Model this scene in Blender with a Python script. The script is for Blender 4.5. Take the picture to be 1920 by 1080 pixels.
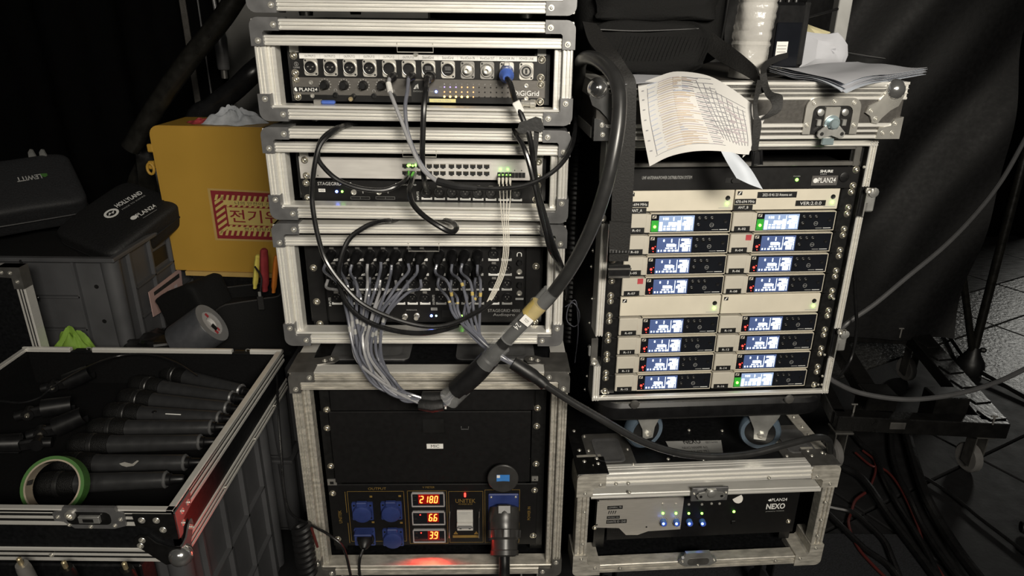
import bpy, math, random
from mathutils import Vector, Matrix
random.seed(7)
SC = bpy.context.scene
COL = SC.collection
for o in list(bpy.data.objects):
    bpy.data.objects.remove(o)

# ------------------------------------------------------------------ camera
FPX, PITCH, ROLL, EYE = 1300.8, 21.87, 0.595, 1.42
cam_d = bpy.data.cameras.new('camera')
cam_d.sensor_width = 36.0
cam_d.lens = FPX / 1920.0 * 36.0
cam_d.clip_start = 0.05
cam = bpy.data.objects.new('camera', cam_d)
COL.objects.link(cam)
CAM_M = (Matrix.Translation((0, 0, EYE)) @ Matrix.Rotation(math.radians(90 - PITCH), 4, 'X')
         @ Matrix.Rotation(math.radians(ROLL), 4, 'Z'))
cam.matrix_world = CAM_M
SC.camera = cam

# ------------------------------------------------------------------ world and light
w = bpy.data.worlds.new('night')
SC.world = w
w.use_nodes = True
bg = w.node_tree.nodes['Background']
bg.inputs['Color'].default_value = (0.75, 0.86, 1.0, 1)
bg.inputs['Strength'].default_value = 0.007
SC.view_settings.view_transform = 'Standard'
SC.view_settings.look = 'None'
SC.view_settings.exposure = 0.0
SC.view_settings.gamma = 1.0
SC.view_settings.use_curve_mapping = False


def area(name, loc, target, sx, sy, power, col):
    ld = bpy.data.lights.new(name, 'AREA')
    ld.shape = 'RECTANGLE'
    ld.size, ld.size_y, ld.energy, ld.color = sx, sy, power, col
    ob = bpy.data.objects.new(name, ld)
    COL.objects.link(ob)
    ob.location = loc
    ob.rotation_euler = (Vector(target) - Vector(loc)).to_track_quat('-Z', 'Y').to_euler()
    return ob


area('tent_lamp', (0.70, -1.20, 2.15), (0.15, 1.4, 1.30), 0.9, 0.5, 25.5, (1.0, 0.93, 0.81)).data.spread = math.radians(88)
area('tent_lamp', (-0.5, -1.8, 2.3), (-0.1, 1.4, 1.0), 0.7, 0.4, 6, (1.0, 0.93, 0.82))
area('yard_lamp', (4.3, 5.35, 1.6), (2.4, 3.2, 0.0), 0.7, 0.5, 17, (1.0, 0.98, 0.90))


# ------------------------------------------------------------------ frames: pixel -> point on a plane of a real object
class Fr:
    def __init__(s, m):
        s.m = m.copy()
        s.i = m.inverted()

    def _ray(s, px, py):
        d = CAM_M.to_3x3() @ Vector(((px - 960) / FPX, -(py - 540) / FPX, -1.0))
        return s.i @ CAM_M.translation, s.i.to_3x3() @ d

    def p(s, px, py, y=0.0):
        o, d = s._ray(px, py)
        return o + d * ((y - o.y) / d.y)

    def z(s, px, py, z=0.0):
        o, d = s._ray(px, py)
        return o + d * ((z - o.z) / d.z)

    def x(s, px, py, x=0.0):
        o, d = s._ray(px, py)
        return o + d * ((x - o.x) / d.x)

    def box(s, x0, y0, x1, y1, y=0.0):
        a, b = s.p(x0, y0, y), s.p(x1, y1, y)
        c, d = s.p(x0, y1, y), s.p(x1, y0, y)
        return (a.x + c.x) / 2, (b.x + d.x) / 2, (b.z + c.z) / 2, (a.z + d.z) / 2   # x0 x1 z0 z1

    def sub(s, v, rz=0):
        return Fr(s.m @ Matrix.Translation(v) @ Matrix.Rotation(math.radians(rz), 4, 'Z'))


W = Fr(Matrix())


def frame(px, py, D, yaw=0, roll=0):
    o = W.p(px, py, D)
    return Fr(Matrix.Translation(o) @ Matrix.Rotation(math.radians(yaw), 4, 'Z')
              @ Matrix.Rotation(math.radians(roll), 4, 'Y'))


# ------------------------------------------------------------------ materials
MATS = {}


def mat(name, col, rough=0.5, metal=0.0, var=0.15, scale=30.0, bump=0.0, stretch=(1, 1, 1), emit=None, es=1.0,
        alpha=None, rvar=0.1, trans=0.0, bscale=None, spec=0.5):
    m = bpy.data.materials.new(name)
    m.use_nodes = True
    nt = m.node_tree
    b = nt.nodes['Principled BSDF']
    tc = nt.nodes.new('ShaderNodeTexCoord')
    mp = nt.nodes.new('ShaderNodeMapping')
    mp.inputs['Scale'].default_value = stretch
    no = nt.nodes.new('ShaderNodeTexNoise')
    no.inputs['Scale'].default_value = scale
    no.inputs['Detail'].default_value = 5
    nt.links.new(tc.outputs['Object'], mp.inputs['Vector'])
    nt.links.new(mp.outputs['Vector'], no.inputs['Vector'])
    rp = nt.nodes.new('ShaderNodeValToRGB')
    rp.color_ramp.elements[0].position = 0.3
    rp.color_ramp.elements[1].position = 0.7
    c = Vector(col)
    rp.color_ramp.elements[0].color = (*[max(0, v * (1 - var)) for v in c], 1)
    rp.color_ramp.elements[1].color = (*[min(1, v * (1 + var)) for v in c], 1)
    nt.links.new(no.outputs['Fac'], rp.inputs['Fac'])
    nt.links.new(rp.outputs['Color'], b.inputs['Base Color'])
    mr = nt.nodes.new('ShaderNodeMapRange')
    mr.inputs['To Min'].default_value = max(0.02, rough - rvar)
    mr.inputs['To Max'].default_value = min(1, rough + rvar)
    nt.links.new(no.outputs['Fac'], mr.inputs['Value'])
    nt.links.new(mr.outputs['Result'], b.inputs['Roughness'])
    b.inputs['Metallic'].default_value = metal
    b.inputs['Specular IOR Level'].default_value = spec
    if bump:
        n2 = no
        if bscale:
            n2 = nt.nodes.new('ShaderNodeTexNoise')
            n2.inputs['Scale'].default_value = bscale
            n2.inputs['Detail'].default_value = 4
            nt.links.new(mp.outputs['Vector'], n2.inputs['Vector'])
        bp = nt.nodes.new('ShaderNodeBump')
        bp.inputs['Strength'].default_value = bump
        bp.inputs['Distance'].default_value = 0.004
        nt.links.new(n2.outputs['Fac'], bp.inputs['Height'])
        nt.links.new(bp.outputs['Normal'], b.inputs['Normal'])
    if emit:
        b.inputs['Emission Color'].default_value = (*emit, 1)
        b.inputs['Emission Strength'].default_value = es
    if trans:
        b.inputs['Transmission Weight'].default_value = trans
        b.inputs['IOR'].default_value = 1.25
    if alpha is not None:
        b.inputs['Alpha'].default_value = alpha
    MATS[name] = m
    return m


mat('alu', (0.80, 0.785, 0.74), 0.34, 0.45, 0.05, 60, 0.03, (.3, 1, 6))
mat('alu_worn', (0.50, 0.475, 0.42), 0.42, 0.4, 0.30, 70, 0.12, (.5, 1, 2))
mat('steel', (0.17, 0.17, 0.172), 0.40, 0.5, 0.15, 40, 0.03)
mat('steel_dark', (0.17, 0.165, 0.155), 0.45, 0.7, 0.2, 40, 0.03)
mat('chrome', (0.85, 0.85, 0.84), 0.16, 0.92, 0.05, 20)
mat('rivet', (0.78, 0.76, 0.70), 0.3, 0.8, 0.08, 20)
mat('screw', (0.72, 0.68, 0.58), 0.24, 0.9, 0.1, 20)
mat('laminate', (0.005, 0.0053, 0.006), 0.42, 0, 0.3, 120, 0.12)
mat('inside', (0.003, 0.006, 0.006), 0.7, 0, 0.3, 60)
mat('black_metal', (0.006, 0.006, 0.006), 0.42, 0.1, 0.2, 90, 0.02)
mat('black_panel', (0.0062, 0.006, 0.0062), 0.5, 0.0, 0.05, 90, spec=0.3)
mat('grey_panel', (0.13, 0.122, 0.112), 0.42, 0.4, 0.1, 80, 0.02, (1, 1, 10))
mat('patch_black', (0.008, 0.008, 0.008), 0.4, 0.2, 0.1, 50)
mat('plate', (0.62, 0.60, 0.55), 0.38, 0.6, 0.08, 30)
mat('plate_dim', (0.34, 0.33, 0.31), 0.38, 0.6, 0.08, 30)
mat('plastic', (0.006, 0.006, 0.0065), 0.38, 0, 0.2, 50)
mat('rubber', (0.008, 0.008, 0.0085), 0.45, 0, 0.2, 60)
mat('cable', (0.010, 0.010, 0.0105), 0.28, 0, 0.2, 40)
mat('cable_trunk', (0.022, 0.022, 0.022), 0.32, 0, 0.12, 40)
mat('cable_pale', (0.085, 0.085, 0.087), 0.38, 0, 0.1, 30)
mat('cable_grey', (0.115, 0.12, 0.145), 0.24, 0, 0.12, 30)
mat('cable_silver', (0.27, 0.27, 0.28), 0.26, 0, 0.1, 30)
mat('fiber', (0.62, 0.59, 0.52), 0.4, 0, 0.06, 30)
mat('cable_red', (0.085, 0.016, 0.014), 0.4, 0, 0.1, 30)
mat('white_tape', (0.72, 0.71, 0.68), 0.5, 0, 0.05, 30)
mat('yellow_tape', (0.46, 0.35, 0.11), 0.4, 0, 0.08, 60)
mat('clear_sleeve', (0.55, 0.56, 0.56), 0.22, 0, 0.12, 60, alpha=0.16)
mat('gaffer', (0.008, 0.008, 0.008), 0.6, 0, 0.3, 100, 0.2)
mat('ink', (0.02, 0.02, 0.02), 0.6, 0, 0.1, 50)
mat('print_white', (0.72, 0.72, 0.70), 0.5, 0, 0.04, 50)
mat('print_grey', (0.33, 0.33, 0.32), 0.5, 0, 0.05, 50)
mat('print_gold', (0.25, 0.16, 0.04), 0.45, 0.2, 0.1, 50)
mat('label_black', (0.008, 0.008, 0.008), 0.45, 0, 0.1, 50)
mat('label_grey', (0.085, 0.080, 0.075), 0.5, 0, 0.1, 50)
mat('label_white', (0.78, 0.77, 0.74), 0.5, 0, 0.04, 50)
mat('label_yellow', (0.62, 0.57, 0.25), 0.5, 0, 0.04, 50)
mat('switch', (0.62, 0.60, 0.57), 0.42, 0.3, 0.05, 20, 0.0, (1, 1, 8))
mat('port', (0.006, 0.006, 0.006), 0.5)
mat('port_gold', (0.40, 0.33, 0.2), 0.4, 0.6)
mat('beige', (0.60, 0.555, 0.455), 0.48, 0, 0.05, 25)
mat('beige_dim', (0.47, 0.44, 0.375), 0.5, 0, 0.05, 25)
mat('silver_face', (0.60, 0.57, 0.52), 0.38, 0.55, 0.06, 30, 0.0, (1, 1, 12))
mat('glass_black', (0.009, 0.010, 0.013), 0.14, 0, 0.1, 20)
mat('red_sticker', (0.42, 0.05, 0.06), 0.5, 0, 0.1, 30)
mat('blue_plastic', (0.024, 0.040, 0.15), 0.42, 0, 0.12, 40)
mat('blue_conn', (0.06, 0.12, 0.42), 0.4, 0, 0.1, 40)
mat('blue_label', (0.05, 0.22, 0.60), 0.45, 0, 0.1, 40)
mat('plug_grey', (0.034, 0.033, 0.032), 0.32, 0, 0.15, 40)
mat('breaker', (0.52, 0.51, 0.48), 0.5, 0, 0.05, 40)
mat('breaker_dim', (0.16, 0.16, 0.16), 0.5, 0, 0.05, 40)
mat('meter_frame', (0.34, 0.33, 0.33), 0.4, 0, 0.05, 40)
mat('yellow_plastic', (0.40, 0.235, 0.038), 0.40, 0, 0.06, 4, 0.02, spec=0.35)
mat('sticker_red', (0.22, 0.02, 0.025), 0.5, 0, 0.08, 40)
mat('sticker_cream', (0.52, 0.40, 0.13), 0.5, 0, 0.05, 40)
mat('sticker_edge', (0.42, 0.28, 0.09), 0.5, 0, 0.05, 40)
mat('crate', (0.066, 0.067, 0.071), 0.5, 0, 0.12, 12, 0.06, bscale=160)
mat('crate_pale', (0.22, 0.22, 0.22), 0.5, 0, 0.12, 12, 0.06, bscale=160)
mat('pink_paper', (0.40, 0.27, 0.25), 0.7, 0, 0.04, 30)
mat('eva', (0.0045, 0.0045, 0.0048), 0.65, 0, 0.2, 200, 0.25)
mat('eva_grey', (0.010, 0.0105, 0.012), 0.7, 0, 0.2, 200, 0.25)
mat('fabric', (0.0036, 0.0036, 0.0036), 0.85, 0, 0.3, 300, 0.3, spec=0.25)
mat('webbing', (0.010, 0.0095, 0.009), 0.7, 0, 0.2, 300, 0.25)
mat('foam', (0.0035, 0.0035, 0.0038), 0.95, 0, 0.3, 200, 0.25, spec=0.15)
mat('mic_body', (0.034, 0.0345, 0.036), 0.36, 0.3, 0.1, 60)
mat('mic_grille', (0.0035, 0.0035, 0.0035), 0.6, 0.4, 0.5, 500, 0.5)
mat('mic_ring', (0.055, 0.055, 0.055), 0.38, 0.8, 0.1, 60)
mat('grey_tape_side', (0.045, 0.047, 0.052), 0.38, 0, 0.1, 60)
mat('tape_grey_ring', (0.20, 0.20, 0.20), 0.45, 0, 0.05, 30)
mat('tape_white', (0.42, 0.41, 0.40), 0.45, 0, 0.05, 30)
mat('cardboard', (0.34, 0.29, 0.22), 0.7, 0, 0.2, 25)
mat('green_tape', (0.05, 0.14, 0.03), 0.5, 0, 0.08, 30)
mat('lime_cloth', (0.17, 0.30, 0.035), 0.75, 0, 0.15, 30, 0.2)
mat('grey_cloth', (0.42, 0.44, 0.47), 0.8, 0, 0.15, 60, 0.25)
mat('red_cloth', (0.30, 0.03, 0.035), 0.75, 0, 0.15, 60, 0.2)
mat('orange_plastic', (0.75, 0.24, 0.04), 0.45, 0, 0.1, 40)
mat('yellow_grip', (0.70, 0.60, 0.12), 0.5, 0, 0.1, 40)
mat('paper', (0.58, 0.57, 0.55), 0.75, 0, 0.04, 15)
mat('paper_blue', (0.56, 0.60, 0.66), 0.75, 0, 0.06, 15)
mat('paper_shade', (0.52, 0.53, 0.57), 0.8, 0, 0.05, 20)
mat('print_orange', (0.49, 0.41, 0.33), 0.75)
mat('print_blue', (0.40, 0.43, 0.52), 0.75)
mat('print_mauve', (0.43, 0.38, 0.40), 0.75)
mat('print_line', (0.24, 0.24, 0.26), 0.75)
mat('plastic_wrap', (0.66, 0.64, 0.60), 0.18, 0, 0.2, 18, 0.7, bscale=45, alpha=0.45)
mat('tube_paper', (0.40, 0.395, 0.38), 0.6, 0, 0.08, 14, 0.1)
mat('cream', (0.62, 0.56, 0.34), 0.7)
mat('curtain', (0.0062, 0.0062, 0.0066), 0.6, 0, 0.25, 60, 0.15, spec=0.3)
mat('backdrop', (0.0014, 0.0014, 0.0015), 0.9, 0, 0.3, 20, spec=0.05)
mat('wall_grey', (0.16, 0.158, 0.15), 0.6, 0, 0.3, 5, 0.1)
mat('white_post', (0.62, 0.62, 0.60), 0.4, 0.3, 0.05, 20)
mat('black_steel', (0.008, 0.0078, 0.0075), 0.30, 0.1, 0.3, 30, 0.25, rvar=0.12, bscale=60)
mat('tube_black', (0.010, 0.0095, 0.008), 0.30, 0, 0.3, 40, 0.15)
mat('floor_vinyl', (0.0075, 0.0075, 0.0082), 0.62, 0, 0.25, 20, 0.12, bscale=90)
mat('carpet', (0.012, 0.013, 0.016), 0.95, 0, 0.5, 260, 0.6)
mat('stone', (0.050, 0.050, 0.049), 0.34, 0, 0.35, 60, 1.0, bscale=55, rvar=0.15)
mat('stone_dark', (0.030, 0.030, 0.030), 0.30, 0, 0.3, 14, 0.25, (1, 5, 1))
mat('wheel_blue', (0.075, 0.105, 0.14), 0.45, 0, 0.1, 40)
mat('wheel_grey', (0.16, 0.155, 0.15), 0.5, 0, 0.1, 40)
mat('zinc', (0.50, 0.50, 0.48), 0.35, 0.75, 0.2, 30, 0.05)
mat('zinc_blue', (0.42, 0.52, 0.55), 0.3, 0.7, 0.1, 30)
mat('lid_brown', (0.050, 0.046, 0.041), 0.5, 0, 0.2, 120, 0.12)
mat('grey_rail', (0.135, 0.13, 0.12), 0.4, 0.4, 0.1, 40)
for nm, c, s in (('led_green', (0.25, 1.0, 0.08), 7), ('led_blue', (0.12, 0.2, 1.0), 14), ('led_red', (1.0, 0.03, 0.02), 6),
                 ('led_amber', (1.0, 0.55, 0.10), 9), ('led_orange', (1.0, 0.42, 0.16), 2.2), ('led_violet', (0.45, 0.32, 1.0), 2.0),
                 ('led_cyan', (0.55, 1.0, 0.85), 8), ('digit', (1.0, 0.17, 0.03), 5.5), ('lcd_white', (0.82, 0.92, 1.0), 2.6),
                 ('lcd_blue', (0.10, 0.15, 0.34), 0.55), ('glow_green', (0.05, 0.5, 0.05), 0.5), ('lcd_pale', (0.30, 0.40, 0.60), 0.9),
                 ('digit_glow', (0.30, 0.004, 0.002), 0.6)):
    mat(nm, tuple(v * 0.3 for v in c), 0.4, emit=c, es=s)


# ------------------------------------------------------------------ mesh builder
class MB:
    def __init__(s):
        s.v, s.f = [], []

    def add(s, vs, fs, m=None):
        n = len(s.v)
        s.v += [(m @ Vector(q)) if m else Vector(q) for q in vs]
        s.f += [tuple(i + n for i in q) for q in fs]
        return s

    def box(s, x0, x1, y0, y1, z0, z1, c=0.0, m=None):
        if x1 < x0: x0, x1 = x1, x0
        if y1 < y0: y0, y1 = y1, y0
        if z1 < z0: z0, z1 = z1, z0
        c = min(c, (x1 - x0) * .45, (y1 - y0) * .45, (z1 - z0) * .45)
        if c <= 0:
            vs = [(x, y, z) for x in (x0, x1) for y in (y0, y1) for z in (z0, z1)]
            return s.add(vs, [(0, 1, 3, 2), (4, 6, 7, 5), (0, 4, 5, 1), (2, 3, 7, 6), (0, 2, 6, 4), (1, 5, 7, 3)], m)
        vs, idx = [], {}
        X, Y, Z = (x0, x1), (y0, y1), (z0, z1)
        for i in (0, 1):
            for j in (0, 1):
                for k in (0, 1):
                    sx, sy, sz = c * (1 - 2 * i), c * (1 - 2 * j), c * (1 - 2 * k)
                    for a, q in enumerate(((X[i], Y[j] + sy, Z[k] + sz), (X[i] + sx, Y[j], Z[k] + sz), (X[i] + sx, Y[j] + sy, Z[k]))):
                        idx[i, j, k, a] = len(vs)
                        vs.append(q)
        fs = []
        for i in (0, 1):
            fs.append([idx[i, j, k, 0] for j, k in ((0, 0), (0, 1), (1, 1), (1, 0))][::(1 if i == 0 else -1)])
            fs.append([idx[j, i, k, 1] for j, k in ((0, 0), (1, 0), (1, 1), (0, 1))][::(1 if i == 0 else -1)])
            fs.append([idx[j, k, i, 2] for j, k in ((0, 0), (0, 1), (1, 1), (1, 0))][::(1 if i == 0 else -1)])
        for i in (0, 1):
            for j in (0, 1):
                q = 1 if (i + j) % 2 == 0 else -1
                fs.append([idx[i, j, 0, 0], idx[i, j, 0, 1], idx[i, j, 1, 1], idx[i, j, 1, 0]][::q])
                fs.append([idx[i, 0, j, 0], idx[i, 1, j, 0], idx[i, 1, j, 2], idx[i, 0, j, 2]][::q])
                fs.append([idx[0, i, j, 1], idx[0, i, j, 2], idx[1, i, j, 2], idx[1, i, j, 1]][::q])
        for i in (0, 1):
            for j in (0, 1):
                for k in (0, 1):
                    q = 1 if (i + j + k) % 2 == 0 else -1
                    fs.append([idx[i, j, k, 0], idx[i, j, k, 2], idx[i, j, k, 1]][::q])
        return s.add(vs, [tuple(q) for q in fs], m)

    def prism(s, poly, y0, y1, m=None):
        n = len(poly)
        ar = sum(poly[i][0] * poly[(i + 1) % n][1] - poly[(i + 1) % n][0] * poly[i][1] for i in range(n))
        if ar < 0: poly = poly[::-1]
        vs = [(x, y0, z) for x, z in poly] + [(x, y1, z) for x, z in poly]
        fs = [tuple(range(n)), tuple(range(2 * n - 1, n - 1, -1))]
        fs += [(i, i + n, (i + 1) % n + n, (i + 1) % n) for i in range(n)]
        return s.add(vs, fs, m)

    def sweep(s, path, r, n=8, cap=True, closed=False, flat=None, up=None):
        pts = [Vector(q) for q in path]
        N = len(pts)
        R = r if isinstance(r, (list, tuple)) else [r] * N
        t = []
        for i in range(N):
            a, b = (pts[i - 1] if (i or closed) else pts[0]), (pts[(i + 1) % N] if (i < N - 1 or closed) else pts[-1])
            d = b - a
            t.append(d.normalized() if d.length > 1e-9 else Vector((0, 0, 1)))
        u = Vector(up) if up else Vector((0, 0, 1))
        if abs(t[0].dot(u)) > .95: u = Vector((1, 0, 0))
        u = (u - t[0] * u.dot(t[0])).normalized()
        vs = []
        for i in range(N):
            u = u - t[i] * u.dot(t[i])
            u = u.normalized() if u.length > 1e-6 else t[i].orthogonal().normalized()
            b = t[i].cross(u)
            for k in range(n):
                a = 2 * math.pi * (k + .5 * (n == 4)) / n
                fu, fb = (R[i], R[i]) if not flat else (R[i] * flat, R[i])
                vs.append(pts[i] + u * math.cos(a) * fu + b * math.sin(a) * fb)
        fs = []
        for i in range(N if closed else N - 1):
            j = (i + 1) % N
            for k in range(n):
                l = (k + 1) % n
                fs.append((i * n + k, i * n + l, j * n + l, j * n + k))
        if cap and not closed:
            fs.append(tuple(range(n - 1, -1, -1)))
            fs.append(tuple(range((N - 1) * n, N * n)))
        return s.add(vs, fs)

    def cyl(s, a, b, r, r2=None, n=14):
        return s.sweep([a, b], [r, r if r2 is None else r2], n)

    def lathe(s, prof, o, ax, n=16, cap=True):
        ax = Vector(ax).normalized()
        u = ax.orthogonal().normalized()
        b = ax.cross(u)
        o = Vector(o)
        vs, fs = [], []
        for r, h in prof:
            for k in range(n):
                a = 2 * math.pi * k / n
                vs.append(o + ax * h + (u * math.cos(a) + b * math.sin(a)) * r)
        for i in range(len(prof) - 1):
            for k in range(n):
                l = (k + 1) % n
                fs.append((i * n + k, i * n + l, (i + 1) * n + l, (i + 1) * n + k))
        if cap:
            fs.append(tuple(range(n - 1, -1, -1)))
            fs.append(tuple(range((len(prof) - 1) * n, len(prof) * n)))
        return s.add(vs, fs)

    def ball(s, c, r, n=12, sx=1, sy=1, sz=1):
        pr = [(max(1e-4, math.sin(math.pi * i / n)) * r, -math.cos(math.pi * i / n) * r) for i in range(n + 1)]
        k = len(s.v)
        s.lathe(pr, (0, 0, 0), (0, 0, 1), n * 2)
        for i in range(k, len(s.v)):
            q = s.v[i]
            s.v[i] = Vector((c[0] + q.x * sx, c[1] + q.y * sy, c[2] + q.z * sz))
        return s

    def grid(s, fn, nu, nv, th=0.0):
        P = [[Vector(fn(i / nu, j / nv)) for j in range(nv + 1)] for i in range(nu + 1)]
        base = len(s.v)
        w_ = nv + 1
        for row in P: s.v += row
        for i in range(nu):
            for j in range(nv):
                s.f.append((base + i * w_ + j, base + (i + 1) * w_ + j, base + (i + 1) * w_ + j + 1, base + i * w_ + j + 1))
        if th:
            off = len(s.v) - base
            for i in range(nu + 1):
                for j in range(nv + 1):
                    a = P[min(i + 1, nu)][j] - P[max(i - 1, 0)][j]
                    b = P[i][min(j + 1, nv)] - P[i][max(j - 1, 0)]
                    nn = a.cross(b)
                    nn = nn.normalized() if nn.length > 1e-12 else Vector((0, 0, 1))
                    s.v.append(P[i][j] - nn * th)
            for i in range(nu):
                for j in range(nv):
                    s.f.append(tuple(base + off + q for q in (i * w_ + j, i * w_ + j + 1, (i + 1) * w_ + j + 1, (i + 1) * w_ + j)))
            edge = [(i, 0) for i in range(nu + 1)] + [(nu, j) for j in range(1, nv + 1)] + [(i, nv) for i in range(nu - 1, -1, -1)] + [(0, j) for j in range(nv - 1, 0, -1)]
            for q in range(len(edge)):
                a, b = edge[q], edge[(q + 1) % len(edge)]
                ia, ib = base + a[0] * w_ + a[1], base + b[0] * w_ + b[1]
                s.f.append((ib, ia, ia + off, ib + off))
        return s

    def xf(s, m, start=0):
        for i in range(start, len(s.v)): s.v[i] = m @ s.v[i]
        return s

    def mesh(s, name, m, smooth=35):
        me = bpy.data.meshes.new(name)
        me.from_pydata([tuple(q) for q in s.v], [], s.f)
        me.materials.append(MATS[m])
        if smooth:
            me.polygons.foreach_set('use_smooth', [True] * len(me.polygons))
            me.set_sharp_from_angle(angle=math.radians(smooth))
        me.update()
        return me


def thing(name, F, label, cat, group=None, kind=None):
    o = bpy.data.objects.new(name, None)
    COL.objects.link(o)
    o.empty_display_size = 0.05
    o.matrix_world = F.m
    if label: o['label'] = label
    if cat: o['category'] = cat
    if group: o['group'] = group
    if kind: o['kind'] = kind
    return o


def put(name, me, parent, loc=(0, 0, 0), rot=None, label=None):
    o = bpy.data.objects.new(name, me)
    COL.objects.link(o)
    o.parent = parent
    o.location = loc
    if rot: o.rotation_euler = rot
    if label: o['label'] = label
    return o


def part(name, mb, m, parent, label=None, smooth=35):
    return put(name, mb.mesh(name, m, smooth), parent, label=label)


def solo(name, mb, m, label, cat, F=W, group=None, kind=None, smooth=35):
    o = bpy.data.objects.new(name, mb.mesh(name, m, smooth))
    COL.objects.link(o)
    o.matrix_world = F.m
    if label: o['label'] = label
    if cat: o['category'] = cat
    if group: o['group'] = group
    if kind: o['kind'] = kind
    return o


def pbox(name, D, px, y0, y1, m, parent, c=0.0, label=None, ref=None):
    x0, x1, z0, z1 = D.box(*px, y0 if ref is None else ref)
    return part(name, MB().box(x0, x1, y0, y1, z0, z1, c), m, parent, label)


CACHE = {}


def shared(key, m, fn, smooth=35):
    if key not in CACHE:
        b = MB()
        fn(b)
        CACHE[key] = b.mesh(key, m, smooth)
    return CACHE[key]


def smoothpath(pts, k=8, closed=False):
    P = [Vector(q) for q in pts]
    out = []
    n = len(P)
    for i in range(n if closed else n - 1):
        p0 = P[i - 1] if (i or closed) else P[0] * 2 - P[1]
        p1, p2 = P[i], P[(i + 1) % n]
        p3 = P[(i + 2) % n] if (i + 2 < n or closed) else P[-1] * 2 - P[-2]
        for j in range(k):
            t = j / k
            out.append(.5 * ((2 * p1) + (p2 - p0) * t + (2 * p0 - 5 * p1 + 4 * p2 - p3) * t * t + (3 * p1 - p0 - 3 * p2 + p3) * t ** 3))
    if not closed: out.append(P[-1])
    return out


def rope(pix, r, k=7, n=8, F=W):
    """tube through (pixel x, pixel y, distance) picks in frame F"""
    return MB().sweep(smoothpath([F.p(a, b, c) for a, b, c in pix], k), r, n)


TXT = {}


def text_mesh(s_, m, bold=0.0):
    key = (s_, m, bold)
    if key not in TXT:
        cu = bpy.data.curves.new('lettering', 'FONT')
        cu.body = s_
        cu.resolution_u = 2
        cu.offset = bold
        cu.fill_mode = 'FRONT'
        ob = bpy.data.objects.new('lettering', cu)
        COL.objects.link(ob)
        bpy.context.view_layer.update()
        me = bpy.data.meshes.new_from_object(ob.evaluated_get(bpy.context.evaluated_depsgraph_get()))
        me.name = 'lettering'
        bpy.data.objects.remove(ob)
        bpy.data.curves.remove(cu)
        xs = [v.co.x for v in me.vertices] or [0, 1]
        ys = [v.co.y for v in me.vertices] or [0, 1]
        a, b, c, d = min(xs), max(xs), min(ys), max(ys)
        for v in me.vertices:
            v.co = ((v.co.x - a) / max(1e-6, b - a) - .5, 0, (v.co.y - c) / max(1e-6, d - c) - .5)
        me.materials.clear()
        me.materials.append(MATS[m])
        TXT[key] = me
    return TXT[key]


def lettering(s_, D, px, y, m, parent, rot=0.0, bold=0.0, name='lettering'):
    """flat print filling the pixel box px on plane y of frame D; rot turns it in the plane (degrees, counter-clockwise)"""
    x0, x1, z0, z1 = D.box(*px, y)
    return lettering_at(s_, (x0 + x1) / 2, y, (z0 + z1) / 2, abs(x1 - x0), abs(z1 - z0), m, parent, rot, bold, name)


def lettering_at(s_, cx, y, cz, w_, h_, m, parent, rot=0.0, bold=0.0, name='lettering'):
    o = bpy.data.objects.new(name, text_mesh(s_, m, bold))
    COL.objects.link(o)
    o.parent = parent
    if abs(rot) in (90, 270): w_, h_ = h_, w_
    o.location = (cx, y, cz)
    o.rotation_euler = (0, -math.radians(rot), 0)
    o.scale = (w_, 1, h_)
    return o


# shared hardware
def rivet_me(r=0.0062):
    return shared('rivet%.4f' % r, 'rivet', lambda b: (b.lathe([(r, 0), (r, .0006), (r * .92, .0011), (r * .62, .0011), (r * .58, .0007),
                  (r * .45, .0008), (r * .40, .0024), (r * .26, .0028), (r * .2, .0018), (.0002, .0016)], (0, 0, 0), (0, -1, 0), 18)))


def screw_me(r=0.0058):
    return shared('screw%.4f' % r, 'screw', lambda b: (b.lathe([(r * 1.25, 0), (r * 1.25, .001), (r, .001), (r * .97, .0025), (r * .75, .0042),
                  (r * .42, .0049), (r * .38, .003), (.0002, .003)], (0, 0, 0), (0, -1, 0), 16)))


def rivet(parent, v, r=0.0062, rot=None, name='rivet'):
    return put(name, rivet_me(r), parent, v, rot)


def screw(parent, v, r=0.0058, name='screw'):
    return put(name, screw_me(r), parent, v)


def led(parent, v, m, r=0.0016, name='led'):
    me = shared('led' + m + '%.4f' % r, m, lambda b: b.ball((0, 0, 0), r, 6))
    return put(name, me, parent, v)


def profile_bar(a, b, inward, wd, depth, y0=0.0, grooves=2, g=0.004):
    """grooved extrusion from a to b; 'inward' = unit vector across the face, face at y0 looking to -y"""
    a, b, i_ = Vector(a), Vector(b), Vector(inward)
    sec = [(0, .0015), (.0015, 0)]
    for k in range(grooves):
        c = wd * (k + 1) / (grooves + 1)
        h = wd * .075
        sec += [(c - h * 1.5, 0), (c - h, g), (c + h, g), (c + h * 1.5, 0)]
    sec += [(wd - .0015, 0), (wd, .0015), (wd, depth), (0, depth)]
    mb = MB()
    n = len(sec)
    for e in (a, b):
        for s_, y in sec: mb.v.append(e + i_ * s_ + Vector((0, y0 + y, 0)))
    d = (b - a).normalized()
    flip = d.cross(i_).y < 0
    for k in range(n):
        q = (k, (k + 1) % n, (k + 1) % n + n, k + n)
        mb.f.append(q if flip else q[::-1])
    q = tuple(range(n))
    mb.f += [q[::-1] if flip else q, tuple(i + n for i in (q if flip else q[::-1]))]
    return mb


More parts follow.
